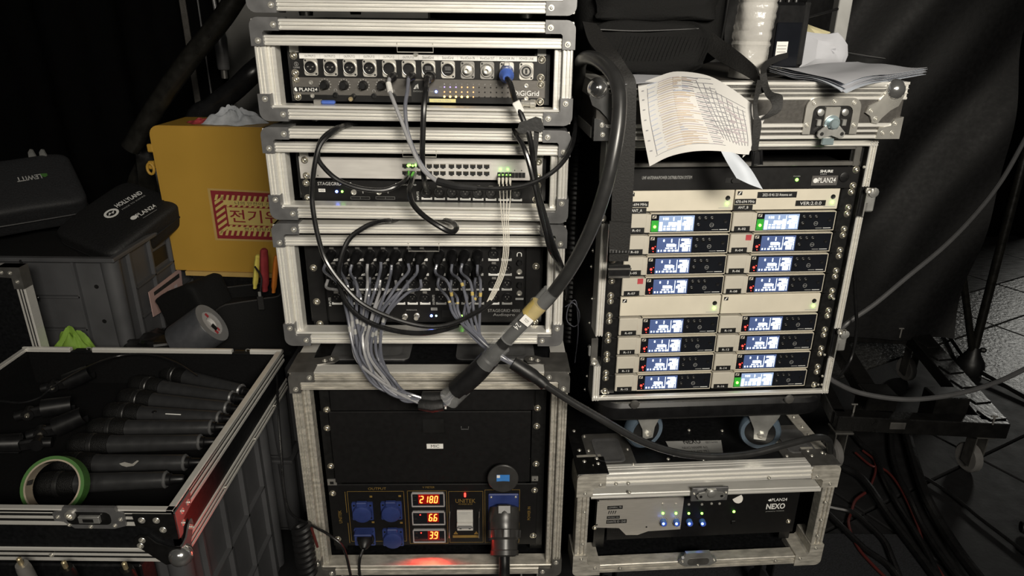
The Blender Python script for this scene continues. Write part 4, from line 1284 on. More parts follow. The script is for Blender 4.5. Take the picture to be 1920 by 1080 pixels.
def ball_corner(s, left=False):
    v = FL.p(1676, 168, YL + .006) if s > 0 else FL.p(1121, 166, YL + .006)
    o = part('ball_corner', MB().ball((v.x, YL + .006, v.z), .0195, 10), 'chrome', tl)
    q = [(v.x + s * x, v.z + z) for x, z in ((-.012, .012), (-.020, -.008), (-.030, -.020), (-.046, -.028), (-.050, -.040), (-.040, -.046), (-.034, -.058), (-.024, -.060), (-.018, -.050), (-.004, -.036), (.010, -.028), (.016, -.012), (.008, .010))]
    w_ = part('corner_wing', MB().prism(q, YL - .003, YL + .002), 'chrome' if left else 'rivet', o)
    if not left:
        rivet(w_, (v.x - s * .040, YL - .003, v.z - .037), .0045); rivet(w_, (v.x - s * .029, YL - .003, v.z - .051), .0045)
    q = [(s * lw, 0.0), (s * (lw - .046), 0.0), (s * (lw - .044), .020), (s * (lw - .022), .024), (s * (lw - .016), .036), (s * (lw - .002), .040), (s * lw, .040)]
    p_ = part('corner_plate', MB().prism(q, YL - .0025, YL + .02), 'chrome' if left else 'rivet', tl)
    for x, z in ((.034, .011), (.016, .011), (.014, .028)): rivet(p_, (s * (lw - x), YL - .0025, z), .0045)
ball_corner(1); ball_corner(-1, True)
# recessed latch in the lid
x0, x1, za, zc_ = FL.box(1508, 251, 1610, 183, YL)
za, zc_ = min(za, zc_), max(za, zc_)
cx = (x0 + x1) / 2
hw_ = (x1 - x0) / 2
arch = []
for k in range(7):
    a = math.pi / 2 * k / 6; arch.append((cx + hw_ - .018 + .018 * math.sin(a) * 0 + .018 * math.cos(math.pi / 2 - a) * 1 - 0, zc_ - .018 + .018 * math.cos(a)))
arch = [(cx + hw_, za)] + [(cx + hw_ - .018 + .018 * math.cos(a), zc_ - .018 + .018 * math.sin(a)) for a in [math.pi / 2 * k / 5 for k in range(6)]] + \
       [(cx - hw_ + .018 - .018 * math.sin(a), zc_ - .018 + .018 * math.cos(a)) for a in [math.pi / 2 * k / 5 for k in range(6)]] + [(cx - hw_, za)]
wi = .014
inn = [(cx - hw_ + wi, za)] + [(cx - hw_ + wi + .012 - .012 * math.cos(a), zc_ - wi - .012 + .012 * math.sin(a)) for a in [math.pi / 2 * k / 5 for k in range(6)]] + \
      [(cx + hw_ - wi - .012 + .012 * math.sin(a), zc_ - wi - .012 + .012 * math.cos(a)) for a in [math.pi / 2 * k / 5 for k in range(6)]] + [(cx + hw_ - wi, za)]
ld_ = part('latch_dish', MB().prism(arch + inn, YL - .003, YL + .001), 'rivet', tl)
part('latch_recess', MB().box(cx - hw_ + wi, cx + hw_ - wi, YL - .0008, YL, za, zc_ - wi), 'black_metal', ld_)
part('latch_tongue', MB().box(cx - .015, cx + .013, YL - .005, YL, za + .014, zc_ - wi - .002, .001), 'rivet', ld_)
for s in (-1, 1):
    part('latch_spring', MB().lathe([(.007, 0), (.0065, .004), (.004, .005), (.0002, .005)], (cx + s * .023, YL, zc_ - .026), (0, -1, 0), 12), 'zinc', ld_)
    part('latch_spring', MB().box(cx + s * .020, cx + s * .028, YL - .006, YL, za + .015, za + .027, .001), 'zinc', ld_)
    rivet(ld_, (cx + s * (hw_ - .007), YL - .003, za + .016), .0045); rivet(ld_, (cx + s * (hw_ - .014), YL - .003, zc_ - .009), .0045)
rivet(ld_, (cx, YL - .003, zc_ - .0065), .0045)
zs = FL.p(1560, 232, YL - .01).z
part('latch_washer', MB().cyl((cx, YL - .004, zs), (cx, YL - .007, zs), .0145, n=22), 'zinc_blue', ld_)
part('latch_wing', MB().prism([(cx + x, zs + z) for x, z in ((-.012, -.003), (-.026, -.014), (-.027, -.021), (-.022, -.026), (0, -.021), (.017, -.027), (.023, -.024), (.025, -.016), (.012, -.003), (.008, -.010), (-.008, -.010))], YL - .012, YL - .008), 'zinc', ld_)
part('latch_stud', MB().lathe([(.0095, 0), (.0095, .008), (.007, .011), (.0002, .011)], (cx, YL - .007, zs), (0, -1, 0), 18), 'zinc_blue', ld_)
for s in (-1, 1): part('wing_hole', MB().cyl((cx + s * .019, YL - .0128, zs - .018), (cx + s * .019, YL - .0118, zs - .018), .0035, n=10), 'port', ld_)
part('hook_plate', MB().box(cx - .012, cx + .010, YL - .006, YL, -.010, .002, .001), 'zinc_blue', ld_)
v = FL.p(1412, 180, YL); rivet(tl, (v.x, YL, v.z), .0045)

# ---- open frame panel and antenna distributor
Do = FR.sub((0, 0, U))
to = thing('vent_frame', Do, 'open grey rail frame in the rack above the black antenna distributor', 'rack frame')
part('rail', MB().box(-.236, .232, -.006, .006, U - .011, U - .002, .001), 'grey_rail', to)
part('rail', MB().box(-.236, .232, -.006, .006, .002, .010, .001), 'grey_rail', to)
for x in (-.236, .222): part('post', MB().box(x, x + .013, -.007, .008, .001, U - .001, .001), 'grey_rail', to)
part('vent_floor', MB().box(-.22, .22, .02, .2, .001, .003), 'black_metal', to)
v = Do.p(1612, 274); screw(to, (.2325, 0, U - .002)); screw(to, (.2325, 0, .0055))
Dd = FR.sub((0, 0, 0))
td = thing('antenna_distributor', Dd, 'black antenna distributor with one green lamp above the beige splitters', 'antenna distributor')
part('front_panel', MB().box(-.2413, .2413, -.003, .004, .001, U - .001, .001), 'black_panel', td)
part('chassis', MB().box(-.215, .215, .004, .28, .002, U - .002), 'black_metal', td)
lettering('UHF ANTENNA/POWER DISTRIBUTION SYSTEM', Dd, (1204, 330, 1297.5, 336), -.0033, 'print_grey', td)
lettering('SHURE', Dd, (1538, 318.5, 1562, 323.5), -.0033, 'print_white', td, bold=.03)
lettering('UA844', Dd, (1538, 325, 1550, 327.6), -.0033, 'print_grey', td)
nl = pbox('name_label', Dd, (1522, 329.5, 1570, 347.5), -.0040, -.003, 'label_grey', td)
lettering('PLAN24', Dd, (1534, 333, 1567, 342.6), -.0043, 'print_white', nl, bold=.008)
v = Dd.p(1529, 338.6, -.004); part('label_dot', MB().cyl(v, (v.x, -.0044, v.z), .0048), 'print_white', nl)
v = Dd.p(1582.5, 332, -.003); part('power_switch', MB().lathe([(.0095, 0), (.0095, .002), (.008, .0025), (.0002, .0025)], v, (0, -1, 0), 18).box(v.x - .007, v.x + .007, -.0065, -.003, v.z - .001, v.z + .001), 'plastic', td)
v = Dd.p(1494, 337, -.003); led(td, v, 'led_green', .0032, 'power_led')
lettering('POWER', Dd, (1488, 329.5, 1501, 331.5), -.0033, 'print_grey', td)
v = Dd.p(1374, 338, -.003); part('antenna_port', MB().box(v.x - .015, v.x + .015, -.0036, -.003, v.z - .005, v.z + .005).cyl((v.x, -.003, v.z), (v.x, -.008, v.z), .004, n=10), 'port', td)
for z in (.0064, .0381): screw(td, (.2325, -.003, z)); screw(td, (-.2325, -.003, z))

# ---- beige splitters and receivers
def ears(t, side, z0=0.0):
    x0, x1 = (side * .1065, side * .1353)
    e = part('rack_ear', MB().box(x0, x1, -.011, -.008, -.0014, U - .0030, .0005).box(side * .1065, side * .1085, -.011, .02, -.0014, U - .0030), 'black_metal', t)
    for z in (.0042, .0359): screw(e, (side * .1265, -.011, z), .0056)


def splitter(n, side, label, tapes):
    D = FR.sub((side * .106, .010, -U * (n + 1) + .0022))
    t = thing('antenna_splitter', D, label, 'antenna splitter', 'beige antenna splitters')
    put('front_panel', shared('spl', 'beige', lambda b: b.box(-.1050, .1050, -.010, .0, .001, U - .0016, .0012)), t)
    put('chassis', shared('splc', 'black_metal', lambda b: b.box(-.103, .103, 0, .2, .002, U - .002)), t)
    ears(t, side)
    put('power_button', shared('splb', 'port', lambda b: b.lathe([(.0048, 0), (.0046, .0012), (.0038, .0008), (.0002, .0008)], (0, 0, 0), (0, -1, 0), 14)), t, (.0925, -.010, .0262))
    led(t, (.0925, -.0102, .0148), 'led_green', .0034, 'power_led')
    lg = put('logo_plate', shared('logo', 'label_black', lambda b: b.box(-.0045, .0045, -.0005, 0, -.0038, .0038)), t, (-.0965, -.010, .0355))
    put('logo_stroke', shared('logos', 'print_white', lambda b: b.prism([(-.0036, -.0028), (-.001, -.0028), (.0030, .0030), (.0004, .0030)], -.0008, -.0005)), lg)
    put('maker_line', shared('mkl', 'print_grey', lambda b: b.box(-.012, .012, -.0002, 0, -.0006, .0006)), t, (.088, -.010, .0062))
    for s_, px, tx, mm in tapes:
        lb = pbox('tape_label', D, px, -.0106, -.010, 'label_black', t)
        lettering(s_, D, tx, -.0109, 'print_white', lb)
    return t


splitter(0, -1, 'beige antenna splitter marked ANT_A at the top of the rack', [('470-694 MHz', (1173, 378, 1216, 388.6), (1176, 381, 1213.5, 386), 0), ('ANT_A', (1171, 389.6, 1212, 400.6), (1184, 392.3, 1204, 398.4), 0)])
splitter(0, 1, 'beige antenna splitter marked ANT_B and VER:2.0.0', [('470-694 MHz', (1378, 373, 1417.5, 383), (1379.6, 375.4, 1415, 380.6), 0), ('ANT_B', (1376, 384, 1411, 394.6), (1384, 386.6, 1403, 392), 0),
         ('2022-10 4U 2U Antenna set', (1420.5, 359.6, 1494, 370.8), (1430, 362.5, 1485, 367.6), 0), ('VER:2.0.0', (1491.8, 375.6, 1548, 386), (1500, 378, 1540, 384), 0)])
splitter(5, -1, 'plain beige antenna splitter above the receiver labelled R-09', [])
splitter(5, 1, 'plain beige antenna splitter above the receiver labelled R-10', [])


def lcd(active):
    """white screen graphics in unit coordinates"""
    b = MB()
    X0, X1, Z0, Z1 = -.0388, .0285, .0062, .0352
    def r(a, c, d, e): b.box(X0 + (X1 - X0) * a, X0 + (X1 - X0) * c, -.0116, -.0113, Z0 + (Z1 - Z0) * d, Z0 + (Z1 - Z0) * e)
    r(.63, .645, .04, .96)
    r(.70, .94, .80, .95); r(.80, .95, .55, .80); r(.72, .86, .50, .66); r(.68, .80, .36, .55); r(.75, .93, .05, .38); r(.83, .95, .38, .5)
    for k in range(9): r(.965, .99, .05 + .1 * k, .11 + .1 * k)
    for a, w_ in ((.27, .19), (.27, .0)):
        r(a, a + .24, .40, .60)
    r(.30, .56, .38, .56); r(.16, .20, .76, .92); r(.40, .43, .70, .95)
    if not active:
        r(.24, .36, .24, .32); r(.39, .47, .24, .32); r(.53, .57, .24, .33)
        for a, w_ in ((.02, .04), (.11, .03), (.20, .07), (.32, .08), (.44, .06), (.53, .09)): r(a, a + w_, .05, .17)
    else:
        r(.0, .09, .0, .62); r(.53, .62, .0, .70); r(.10, .13, .78, .92); r(.22, .26, .76, .92)
        for a, w_ in ((.13, .06), (.23, .10), (.37, .12)): r(a, a + w_, .05, .20); r(a, a + w_, .27, .36)
    return b


def receiver(i, n, side, active, label, red=False):
    D = FR.sub((side * .106, .010, -U * (n + 1) + .0022))
    t = thing('wireless_receiver', D, label, 'wireless receiver', 'half-width wireless receivers in the rack')
    put('chassis', shared('rxc', 'black_metal', lambda b: b.box(-.103, .103, 0, .2, .002, U - .002)), t)
    put('badge_block', shared('rxb', 'beige_dim', lambda b: b.box(-.1050, -.0650, -.013, 0, .003, U - .003, .0015).prism([(-.066, .0032), (-.058, .0032), (-.058, U - .0045), (-.066, U - .0032)], -.012, 0)), t)
    fr = put('display_frame', shared('rxf', 'beige', lambda b: (b.box(-.0575, .1050, -.011, 0, .0016, .0032, .0005), b.box(-.0575, .1050, -.011, 0, U - .0045, U - .0030, .0005), b.box(-.0575, -.0560, -.011, 0, .0016, U - .003, .0005), b.box(.1035, .1050, -.011, 0, .0016, U - .003, .0005))), t)
    gl = put('display_glass', shared('rxg', 'glass_black', lambda b: b.box(-.0565, .1040, -.0100, 0, .0026, U - .0040)), t)
    sc = put('screen', shared('rxs' + str(active), 'lcd_pale' if active else 'lcd_blue', lambda b: b.box(-.0400, .0305, -.0110, -.010, .0050, .0365)), t)
    put('screen_text', shared('rxt' + str(active), 'lcd_white', lambda b: b.add(*(lambda q: (q.v, q.f))(lcd(active)))), sc)
    if active:
        put('status_glow', shared('rxglow', 'glow_green', lambda b: b.box(-.0545, -.0405, -.0103, -.010, .0045, .0270)), t)  # emissive patch painted on the glass as the green lamp's glow
    led(t, (-.0475, -.0106, .0145), 'led_green' if active else 'led_red', .0030 if active else .0023, 'status_led')
    if not active:
        led(t, (-.0430, -.0106, .0180), 'led_red', .0009, 'status_led'); led(t, (-.0465, -.0106, .0078), 'led_red', .0008, 'status_led')
    lg = put('logo_plate', shared('rxlogo', 'beige_dim', lambda b: b.box(-.0040, .0040, -.0004, 0, -.0030, .0030)), t, (-.0495, -.010, .0345))
    put('logo_stroke', shared('rxlogos', 'label_black', lambda b: b.prism([(-.0034, -.0022), (-.0008, -.0022), (.0030, .0024), (.0004, .0024)], -.0007, -.0004)), lg)
    for x, z in ((.041, .030), (.0535, .030), (.066, .030), (.040, .0165)):
        bt = put('button', shared('rxbtn', 'plastic', lambda b: b.lathe([(.0042, 0), (.0042, .0008), (.0036, .0011), (.0002, .0011)], (0, 0, 0), (0, -1, 0), 14)), t, (x, -.010, z))
        put('button_icon', shared('rxbi', 'print_grey', lambda b: b.box(-.0014, .0014, -.0002, 0, -.0004, .0004)), bt, (0, -.0012, 0))
    kn = put('jog_ring', shared('rxring', 'print_grey', lambda b: b.lathe([(.0036, 0), (.0042, 0), (.0042, .0004), (.0036, .0004), (.0036, 0)], (0, 0, 0), (0, -1, 0), 16, False).box(-.003, .003, -.0004, 0, -.0003, .0003)), t, (.0665, -.0101, .0165))
    put('socket', shared('rxjack', 'plastic', lambda b: b.lathe([(.0038, 0), (.0036, .0010), (.0026, .0010), (.0002, .0004)], (0, 0, 0), (0, -1, 0), 14)), t, (.0935, -.010, .0235))
    put('maker_line', shared('rxml', 'print_grey', lambda b: b.box(-.0165, -.003, -.0002, 0, -.0005, .0005)), t, (.084, -.010, .0068))
    put('maker_line', shared('rxml2', 'print_white', lambda b: b.box(0, .016, -.0002, 0, -.0006, .0006)), t, (.083, -.010, .0068))
    lb = put('number_label', shared('rxlab', 'label_black', lambda b: b.box(-.0160, .0160, -.0005, 0, -.0055, .0055)), t, (-.0845, -.013, .0085))
    lettering_at('R-%02d' % i, 0, -.0008, 0, .015, .0046, 'print_white', lb)
    if red:
        put('red_sticker', shared('rxred', 'red_sticker', lambda b: b.box(-.0060, .0055, -.0004, 0, -.0060, .0055)), t, (-.0680, -.0132, .0350))
    ears(t, side)


n = 1
for i in range(1, 17, 2):
    if n == 5: n += 1
    for k, side in ((i, -1), (i + 1, 1)):
        act = k in (1, 2, 16)
        st = 'with green lamp lit' if act else 'with red lamp lit'
        extra = ' and a red sticker' if k in (4, 7) else ''
        receiver(k, n, side, act, 'wireless receiver %s%s, labelled R-%02d' % (st, extra, k), k in (4, 7))
    n += 1

# ---- wheeled board under the rack
x0, x1 = FR.p(1117, 765, YF).x, FR.p(1545, 758, YF).x
zt_b = zb - .002
zb_b = FR.p(1330, 777, YF + .004).z
Fd = FR.sub(((x0 + x1) / 2, .2, zb_b))
tdl = thing('dolly', Fd, 'black dolly board with grey-blue wheels under the wireless rack', 'dolly')
hh = zt_b - zb_b
hwx = (x1 - x0) / 2
mb = MB()
def rr(ex, ey, r, n=6):
    o = []
    for sx, sy, a0 in ((1, 1, 0), (-1, 1, 90), (-1, -1, 180), (1, -1, 270)):
        for k in range(n):
            a = math.radians(a0 + 90 * k / (n - 1)); o.append((sx * (ex - r) + r * math.cos(a), sy * (ey - r) + r * math.sin(a)))
    return o
lay = [(hwx - .010, .222, 0), (hwx - .002, .23, .006), (hwx, .232, .012), (hwx, .232, hh - .008), (hwx - .006, .226, hh)]
vs = []; nn = 24
for ex, ey, z in lay: vs += [(x, y, z) for x, y in rr(ex, ey, .05)]
fs = [tuple(range(nn - 1, -1, -1)), tuple(range(4 * nn, 5 * nn))]
for i in range(4): fs += [(i * nn + k, i * nn + (k + 1) % nn, (i + 1) * nn + (k + 1) % nn, (i + 1) * nn + k) for k in range(nn)]
part('board', mb.add(vs, fs), 'plastic', tdl)
for px, py in ((1190, 759), (1480, 749)):
    v = Fd.p(px, py, -.233); part('board_bolt', MB().lathe([(.011, 0), (.009, .003), (.0002, .004)], (v.x, -.232, v.z), (0, -1, 0), 10), 'steel_dark', tdl)
hw_top = (Fd.i @ (Fm.m @ Vector((0, 0, hm)))).z + .0026
wr = .047
for j, (px, py) in enumerate(((1206, 803), (1424, 805), (1206, 803), (1424, 805))):
    v = Fd.z(px, py, hw_top + wr)
    if j > 1: v = Vector((v.x, v.y + .26, v.z))
    axw = Vector((.30, -1, 0)) if j % 2 == 0 else Vector((-.30, -1, 0))
    axw.normalize()
    c = part('caster_fork', MB().lathe([(.050, -.0), (.05, -.004)][::-1], (v.x + .004, v.y + .01, 0), (0, 0, 1), 20), 'zinc', tdl)
    tt = Vector((0, 0, 1)).cross(axw)
    for s in (-1, 1):
        cc = v + axw * .021 * s
        pts = [(.040, -.006), (.034, -.03), (.016, -.062), (.013, -.085), (-.013, -.085), (-.016, -.062), (-.034, -.03), (-.040, -.006)]
        zt0 = -.004
        sc_ = (zt0 - (v.z - .014)) / .079
        q = [(x, z * sc_ + 0) for x, z in pts]
        m_ = Matrix.Translation((cc.x, cc.y, zt0 + .006 * sc_ - .0)) @ Matrix((( tt.x, axw.x, 0, 0), (tt.y, axw.y, 0, 0), (0, 0, 1, 0), (0, 0, 0, 1)))
        part('fork_plate', MB().prism(q, -.0015, .0015, m_), 'zinc', c)
    part('axle_bolt', MB().lathe([(.008, 0), (.008, .005), (.004, .007)], v + axw * .0225, axw, 6), 'rivet', c)
    part('wheel_hub', MB().lathe([(.012, -.017), (.034, -.013), (.0355, 0), (.034, .013), (.012, .017)], v, axw, 24), 'plastic', c)
    part('tyre', MB().lathe([(.0345, -.013), (.043, -.015), (wr, -.009), (wr, .009), (.043, .015), (.0345, .013)], v, axw, 32, False), 'wheel_blue', c)

# ------------------------------------------------------------------ cables of the stack
snk = thing('multicore_snake', Fr(Matrix.Translation(W.p(800, 755, 1.20))), 'grey multicore snake with sixteen tails plugged in the tall stage box', 'cable', 'multicore snakes')
SI = Matrix.Translation(-W.p(800, 755, 1.20))
def wpart(name, mb, m, parent, inv, label=None):
    return part(name, mb.xf(inv), m, parent, label)
def plug_world(v):  # socket centre (in Db) -> world plug axis points
    a = Db.m @ Vector(v)
    return a
rnd = random.Random(3)
ends = []
for (v, px, py, kd, k, r_) in plug_at:
    a = plug_world(v)
    ax = Vector((rnd.uniform(-.1, .1), -1, rnd.uniform(-.22, -.05))).normalized()
    prof = [(.0092, -.001), (.0095, .004), (.0098, .012), (.0094, .026), (.0085, .028), (.0070, .036), (.0048, .044), (.0040, .046)]
    b = a + ax * .046
    if kd == 'in':
        wpart('xlr_plug', MB().lathe(prof, a, ax, 14), 'plastic', snk, SI)
        i = k * 2 + r_
        f = (k + .45 * r_) / 7.5
        x1 = 652 + 72 * f + rnd.uniform(-4, 4)
        x2 = 664 + 45 * f + rnd.uniform(-9, 9)
        x3 = 700 + 42 * f + rnd.uniform(-9, 9)
        y1 = 596 + rnd.uniform(-8, 8)
        pts = [b, b + ax * .012 + Vector((0, 0, -.012)), W.p(px + (x1 - px) * .45, py + (y1 - py) * .52, 1.247 + rnd.uniform(-.01, .008)),
               W.p(x1, y1, 1.235 + rnd.uniform(-.012, .01)), W.p(x2, 664 + rnd.uniform(-5, 5), 1.225 + rnd.uniform(-.012, .012)), W.p(x3, 714 + rnd.uniform(-6, 8), 1.215 + rnd.uniform(-.012, .012)),
               W.p(752 + rnd.uniform(-8, 8), 742 + rnd.uniform(-8, 9), 1.21 + rnd.uniform(-.006, .006)), W.p(792, 751 + rnd.uniform(-5, 9), 1.205)]
        sp = smoothpath(pts, 6)
        wpart('cable_tail', MB().sweep(sp, .0031, 7), 'cable_grey' if rnd.random() > .25 else 'cable_silver', snk, SI)
        j = 18 + rnd.randint(-1, 2)
        wpart('tail_marker', MB().sweep([sp[j], sp[j].lerp(sp[j + 1], .8)], .0035, 8), 'print_grey', snk, SI)
    else:
        ends.append((a, ax, b, px, py, k, r_, prof))
# tape, turn-round and sleeves
wpart('tape_wrap', MB().sweep([W.p(788, 757, 1.205), W.p(812, 760, 1.20), W.p(832, 758, 1.20)], [.015, .017, .0145], 12, flat=.8), 'gaffer', snk, SI)
wpart('tape_wrap', MB().sweep([W.p(792, 743, 1.212), W.p(815, 744, 1.21), W.p(838, 742, 1.208)], [.012, .014, .012], 12, flat=.8), 'gaffer', snk, SI)
for k in range(7):
    q = k / 6
    wpart('cable_tail', MB().sweep(smoothpath([W.p(826, 741 + 20 * q, 1.204), W.p(836 + 4 * q, 744 + 14 * q, 1.195), W.p(846, 735 + 12 * q, 1.185 + .01 * q), W.p(860 + 6 * q, 722 + 10 * q, 1.18)], 5), .0031, 7), 'cable_silver' if k % 3 == 0 else 'cable_grey', snk, SI)
wpart('clear_sleeve', MB().sweep([W.p(842, 748, 1.183), W.p(866, 725, 1.178)], [.022, .021], 14), 'clear_sleeve', snk, SI)
wpart('heat_shrink', MB().sweep(smoothpath([W.p(856, 732, 1.178), W.p(885, 707, 1.172), W.p(915, 676, 1.168), W.p(925, 665, 1.166)], 5), [.0205] * 8 + [.0200] * 4 + [.017] * 4, 14), 'rubber', snk, SI)
wpart('clear_sleeve', MB().sweep([W.p(908, 684, 1.166), W.p(940, 647, 1.162)], .0185, 16), 'clear_sleeve', snk, SI)
wpart('trunk', MB().sweep(smoothpath([W.p(918, 672, 1.167), W.p(975, 612, 1.15), W.p(1030, 558, 1.14), W.p(1078, 490, 1.125), W.p(1118, 405, 1.11), W.p(1146, 310, 1.11), W.p(1161, 215, 1.13), W.p(1155, 150, 1.16), W.p(1122, 113, 1.22), W.p(1092, 112, 1.30), W.p(1086, 150, 1.40), W.p(1084, 260, 1.5)], 8), .0118, 16), 'cable_trunk', snk, SI)
wpart('clear_sleeve', MB().sweep([W.p(950, 636, 1.155), W.p(1000, 584, 1.143), W.p(1033, 547, 1.138)], .0155, 16), 'clear_sleeve', snk, SI)
yt = wpart('yellow_tape', MB().sweep([W.p(992, 591, 1.1455), W.p(1012, 570, 1.142)], .0160, 16), 'yellow_tape', snk, SI)
pm = W.p(987, 601, 1.128)
wl = wpart('marker_label', MB().box(-.010, .010, -.0006, 0, -.008, .008, m=Matrix.Translation(pm) @ Matrix.Rotation(math.radians(40), 4, 'Y')), 'label_white', snk, SI)
o = lettering_at('TO!', *(SI @ (pm + Vector((0, -.001, 0)))), .009, .006, 'ink', wl, rot=-40)
pm = W.p(970, 612, 1.132)
o = lettering_at('24', *(SI @ pm), .011, .011, 'print_white', snk, rot=-130)

snk2 = thing('multicore_snake', Fr(Matrix.Translation(W.p(960, 680, 1.20))), 'small snake with eight taped tails leaving to the right below the trunk', 'cable', 'multicore snakes')
SJ = Matrix.Translation(-W.p(960, 680, 1.20))
for (a, ax, b, px, py, k, r_, prof) in ends:
    wpart('xlr_plug', MB().lathe([(r * 1.05, h) for r, h in prof], a, ax, 14), 'plastic', snk2, SJ)
    x1 = 862 + 13 * k + rnd.uniform(-8, 8) if r_ == 0 else 850 + 9 * k + rnd.uniform(-6, 6)
    pts = [b, b + ax * .014 + Vector((0, 0, -.012)), W.p(px + (x1 - px) * .4 + 4, py + 56, 1.25 + rnd.uniform(-.01, .006)), W.p(x1, 592 + rnd.uniform(-8, 8), 1.238 + rnd.uniform(-.01, .01)),
           W.p(888 + 5 * k + rnd.uniform(-7, 5), 634 + rnd.uniform(-6, 3), 1.225 + rnd.uniform(-.008, .008)), W.p(930 + rnd.uniform(-4, 4), 662 + rnd.uniform(-4, 5), 1.205), W.p(968, 684 + rnd.uniform(-4, 4), 1.20)]
    sp = smoothpath(pts, 6)
    wpart('cable_tail', MB().sweep(sp, .0029, 7), 'cable_grey', snk2, SJ)
    jj = 13 + rnd.randint(-1, 1); wpart('yellow_mark', MB().sweep([sp[jj], sp[jj].lerp(sp[jj + 1], .7)], .0033, 8), 'yellow_tape', snk2, SJ)
    for j in (15, 16): pass
wpart('heat_shrink', MB().sweep(smoothpath([W.p(962, 680, 1.20), W.p(985, 695, 1.195), W.p(1012, 713, 1.19), W.p(1022, 722, 1.188)], 4), [.0135] * 7 + [.0115] * 6, 12), 'rubber', snk2, SJ)
wpart('trunk', MB().sweep(smoothpath([W.p(1015, 716, 1.19), W.p(1070, 752, 1.19), W.p(1130, 787, 1.19), W.p(1200, 826, 1.20), W.p(1270, 849, 1.215), W.p(1340, 856, 1.225), W.p(1410, 850, 1.24), W.p(1480, 832, 1.26), W.p(1530, 820, 1.285), W.p(1552, 825, 1.32), W.p(1556, 842, 1.35), W.p(1552, 880, 1.42)], 7), .0078, 12), 'cable_trunk', snk2, SJ)


def cable(pix, r, m, label, k=7, n=9, name='cable', group='patch cables on the stack', base=None):
    pts = [W.p(*q) for q in pix]
    o = base or pts[0]
    F_ = Fr(Matrix.Translation(o))
    mb = MB().sweep(smoothpath(pts, k), r, n).xf(Matrix.Translation(-o))
    return solo(name, mb, m, label, 'cable', F_, group)


def cable_p(pix, r, m, label, plug, pm='plastic', pr=.0085, pl=.04, group='patch cables on the stack'):
    pts = [W.p(*q) for q in pix]
    o = pts[0]
    F_ = Fr(Matrix.Translation(o))
    t = thing('patch_cable', F_, label, 'cable', group)
    d = (pts[1] - pts[0]).normalized()
    inv = Matrix.Translation(-o)
    part('cord', MB().sweep(smoothpath(pts, 7), r, 9).xf(inv), m, t)
    a = F1.m.to_3x3() @ Vector((0, 1, 0))
    part(plug, MB().lathe([(pr * .95, .0), (pr, .006), (pr, pl * .55), (pr * .8, pl * .62), (pr * .6, pl), (r * 1.2, pl * 1.05)], o + a * (pl * .95) - o, -a + d * .12, 16), pm, t)
    return t, inv, pts


# from the patch panel
YP = 1.345
t, inv, pts = cable_p([(730, 146, 1.31), (729, 165, 1.285), (738, 190, 1.26), (752, 225, 1.25), (770, 272, 1.245), (793, 318, 1.24), (822, 342, 1.24)], .0036, 'cable_silver', 'light grey cable with a white tag from the fifth patch connector', 'xlr_plug')
part('white_tag', MB().sweep([W.p(728.5, 157, 1.292), W.p(732, 172, 1.275)], .0052, 9).xf(inv), 'white_tape', t)
t, inv, pts = cable_p([(766, 146, 1.31), (764, 170, 1.285), (760, 200, 1.265), (764, 245, 1.252), (781, 292, 1.246), (802, 324, 1.243), (824, 343, 1.241)], .0036, 'cable_grey', 'grey cable from the sixth patch connector running down beside the light one', 'xlr_plug')
cable_p([(802, 146, 1.31), (799, 165, 1.28), (795, 200, 1.26), (793, 250, 1.255), (792, 300, 1.26), (796, 340, 1.29), (801, 356, 1.335)], .0052, 'cable', 'straight black cable from the seventh patch connector to the thin stage box', 'network_plug', 'plastic', .0105, .04)
o_ = cable([(823, 342, 1.242), (850, 348, 1.235), (900, 353, 1.23), (960, 352, 1.23), (1010, 338, 1.235), (1050, 310, 1.25), (1072, 275, 1.28), (1078, 240, 1.33), (1078, 205, 1.42)], .0042, 'cable', 'thin black cable with a sleeved end crossing in front of the network switch')
part('heat_shrink', MB().sweep(smoothpath([W.p(820, 340, 1.242), W.p(855, 349, 1.2335), W.p(895, 353, 1.230)], 5), [.0078] * 7 + [.0072] * 2 + [.0062] * 2, 10).xf(Matrix.Translation(-o_.location)), 'rubber', o_)
# blue mains plug with two black cables and a tape flag
Fx = Fr(Matrix.Translation(Dp.m @ Vector((conn[10].x, -.002, conn[10].z))))
tx = thing('mains_plug_cable', Fx, 'black mains cable with a blue locking plug and a white flag', 'cable')
iv = Fx.i
part('plug_body', MB().lathe([(.0125, 0), (.0128, .02), (.0135, .022), (.0135, .036), (.0105, .040), (.0090, .048), (.0060, .052)], (0, 0, 0), (0, -1, -.16), 18), 'blue_conn', tx)
part('release_latch', MB().box(-.005, .005, -.022, -.006, .010, .0165, .001), 'rivet', tx)
wp = [Fx.m @ Vector((0, -.046, -.008)), W.p(958, 160, 1.285), W.p(966, 188, 1.26), W.p(980, 222, 1.245), W.p(992, 252, 1.24), W.p(1000, 300, 1.245), W.p(1006, 350, 1.25), W.p(1020, 400, 1.25), W.p(1036, 455, 1.255), W.p(1050, 492, 1.27), W.p(1060, 520, 1.33), W.p(1063, 560, 1.45)]
part('cord', MB().sweep(smoothpath([iv @ q for q in wp], 7), .0052, 10), 'cable', tx)
part('white_flag', MB().box(-.007, .007, -.006, .006, -.011, .011, .0015, m=iv @ Matrix.Translation(W.p(972, 201, 1.252)) @ Matrix.Rotation(math.radians(-27), 4, 'Y')), 'white_tape', tx)
part('gaffer_flag', MB().prism([(-.018, .006), (-.004, .010), (.010, .016), (.020, .013), (.026, -.004), (.020, -.012), (.004, -.008), (-.012, -.014), (-.022, -.008)], -.0008, .0008, iv @ Matrix.Translation(W.p(993, 236, 1.236))), 'gaffer', tx)
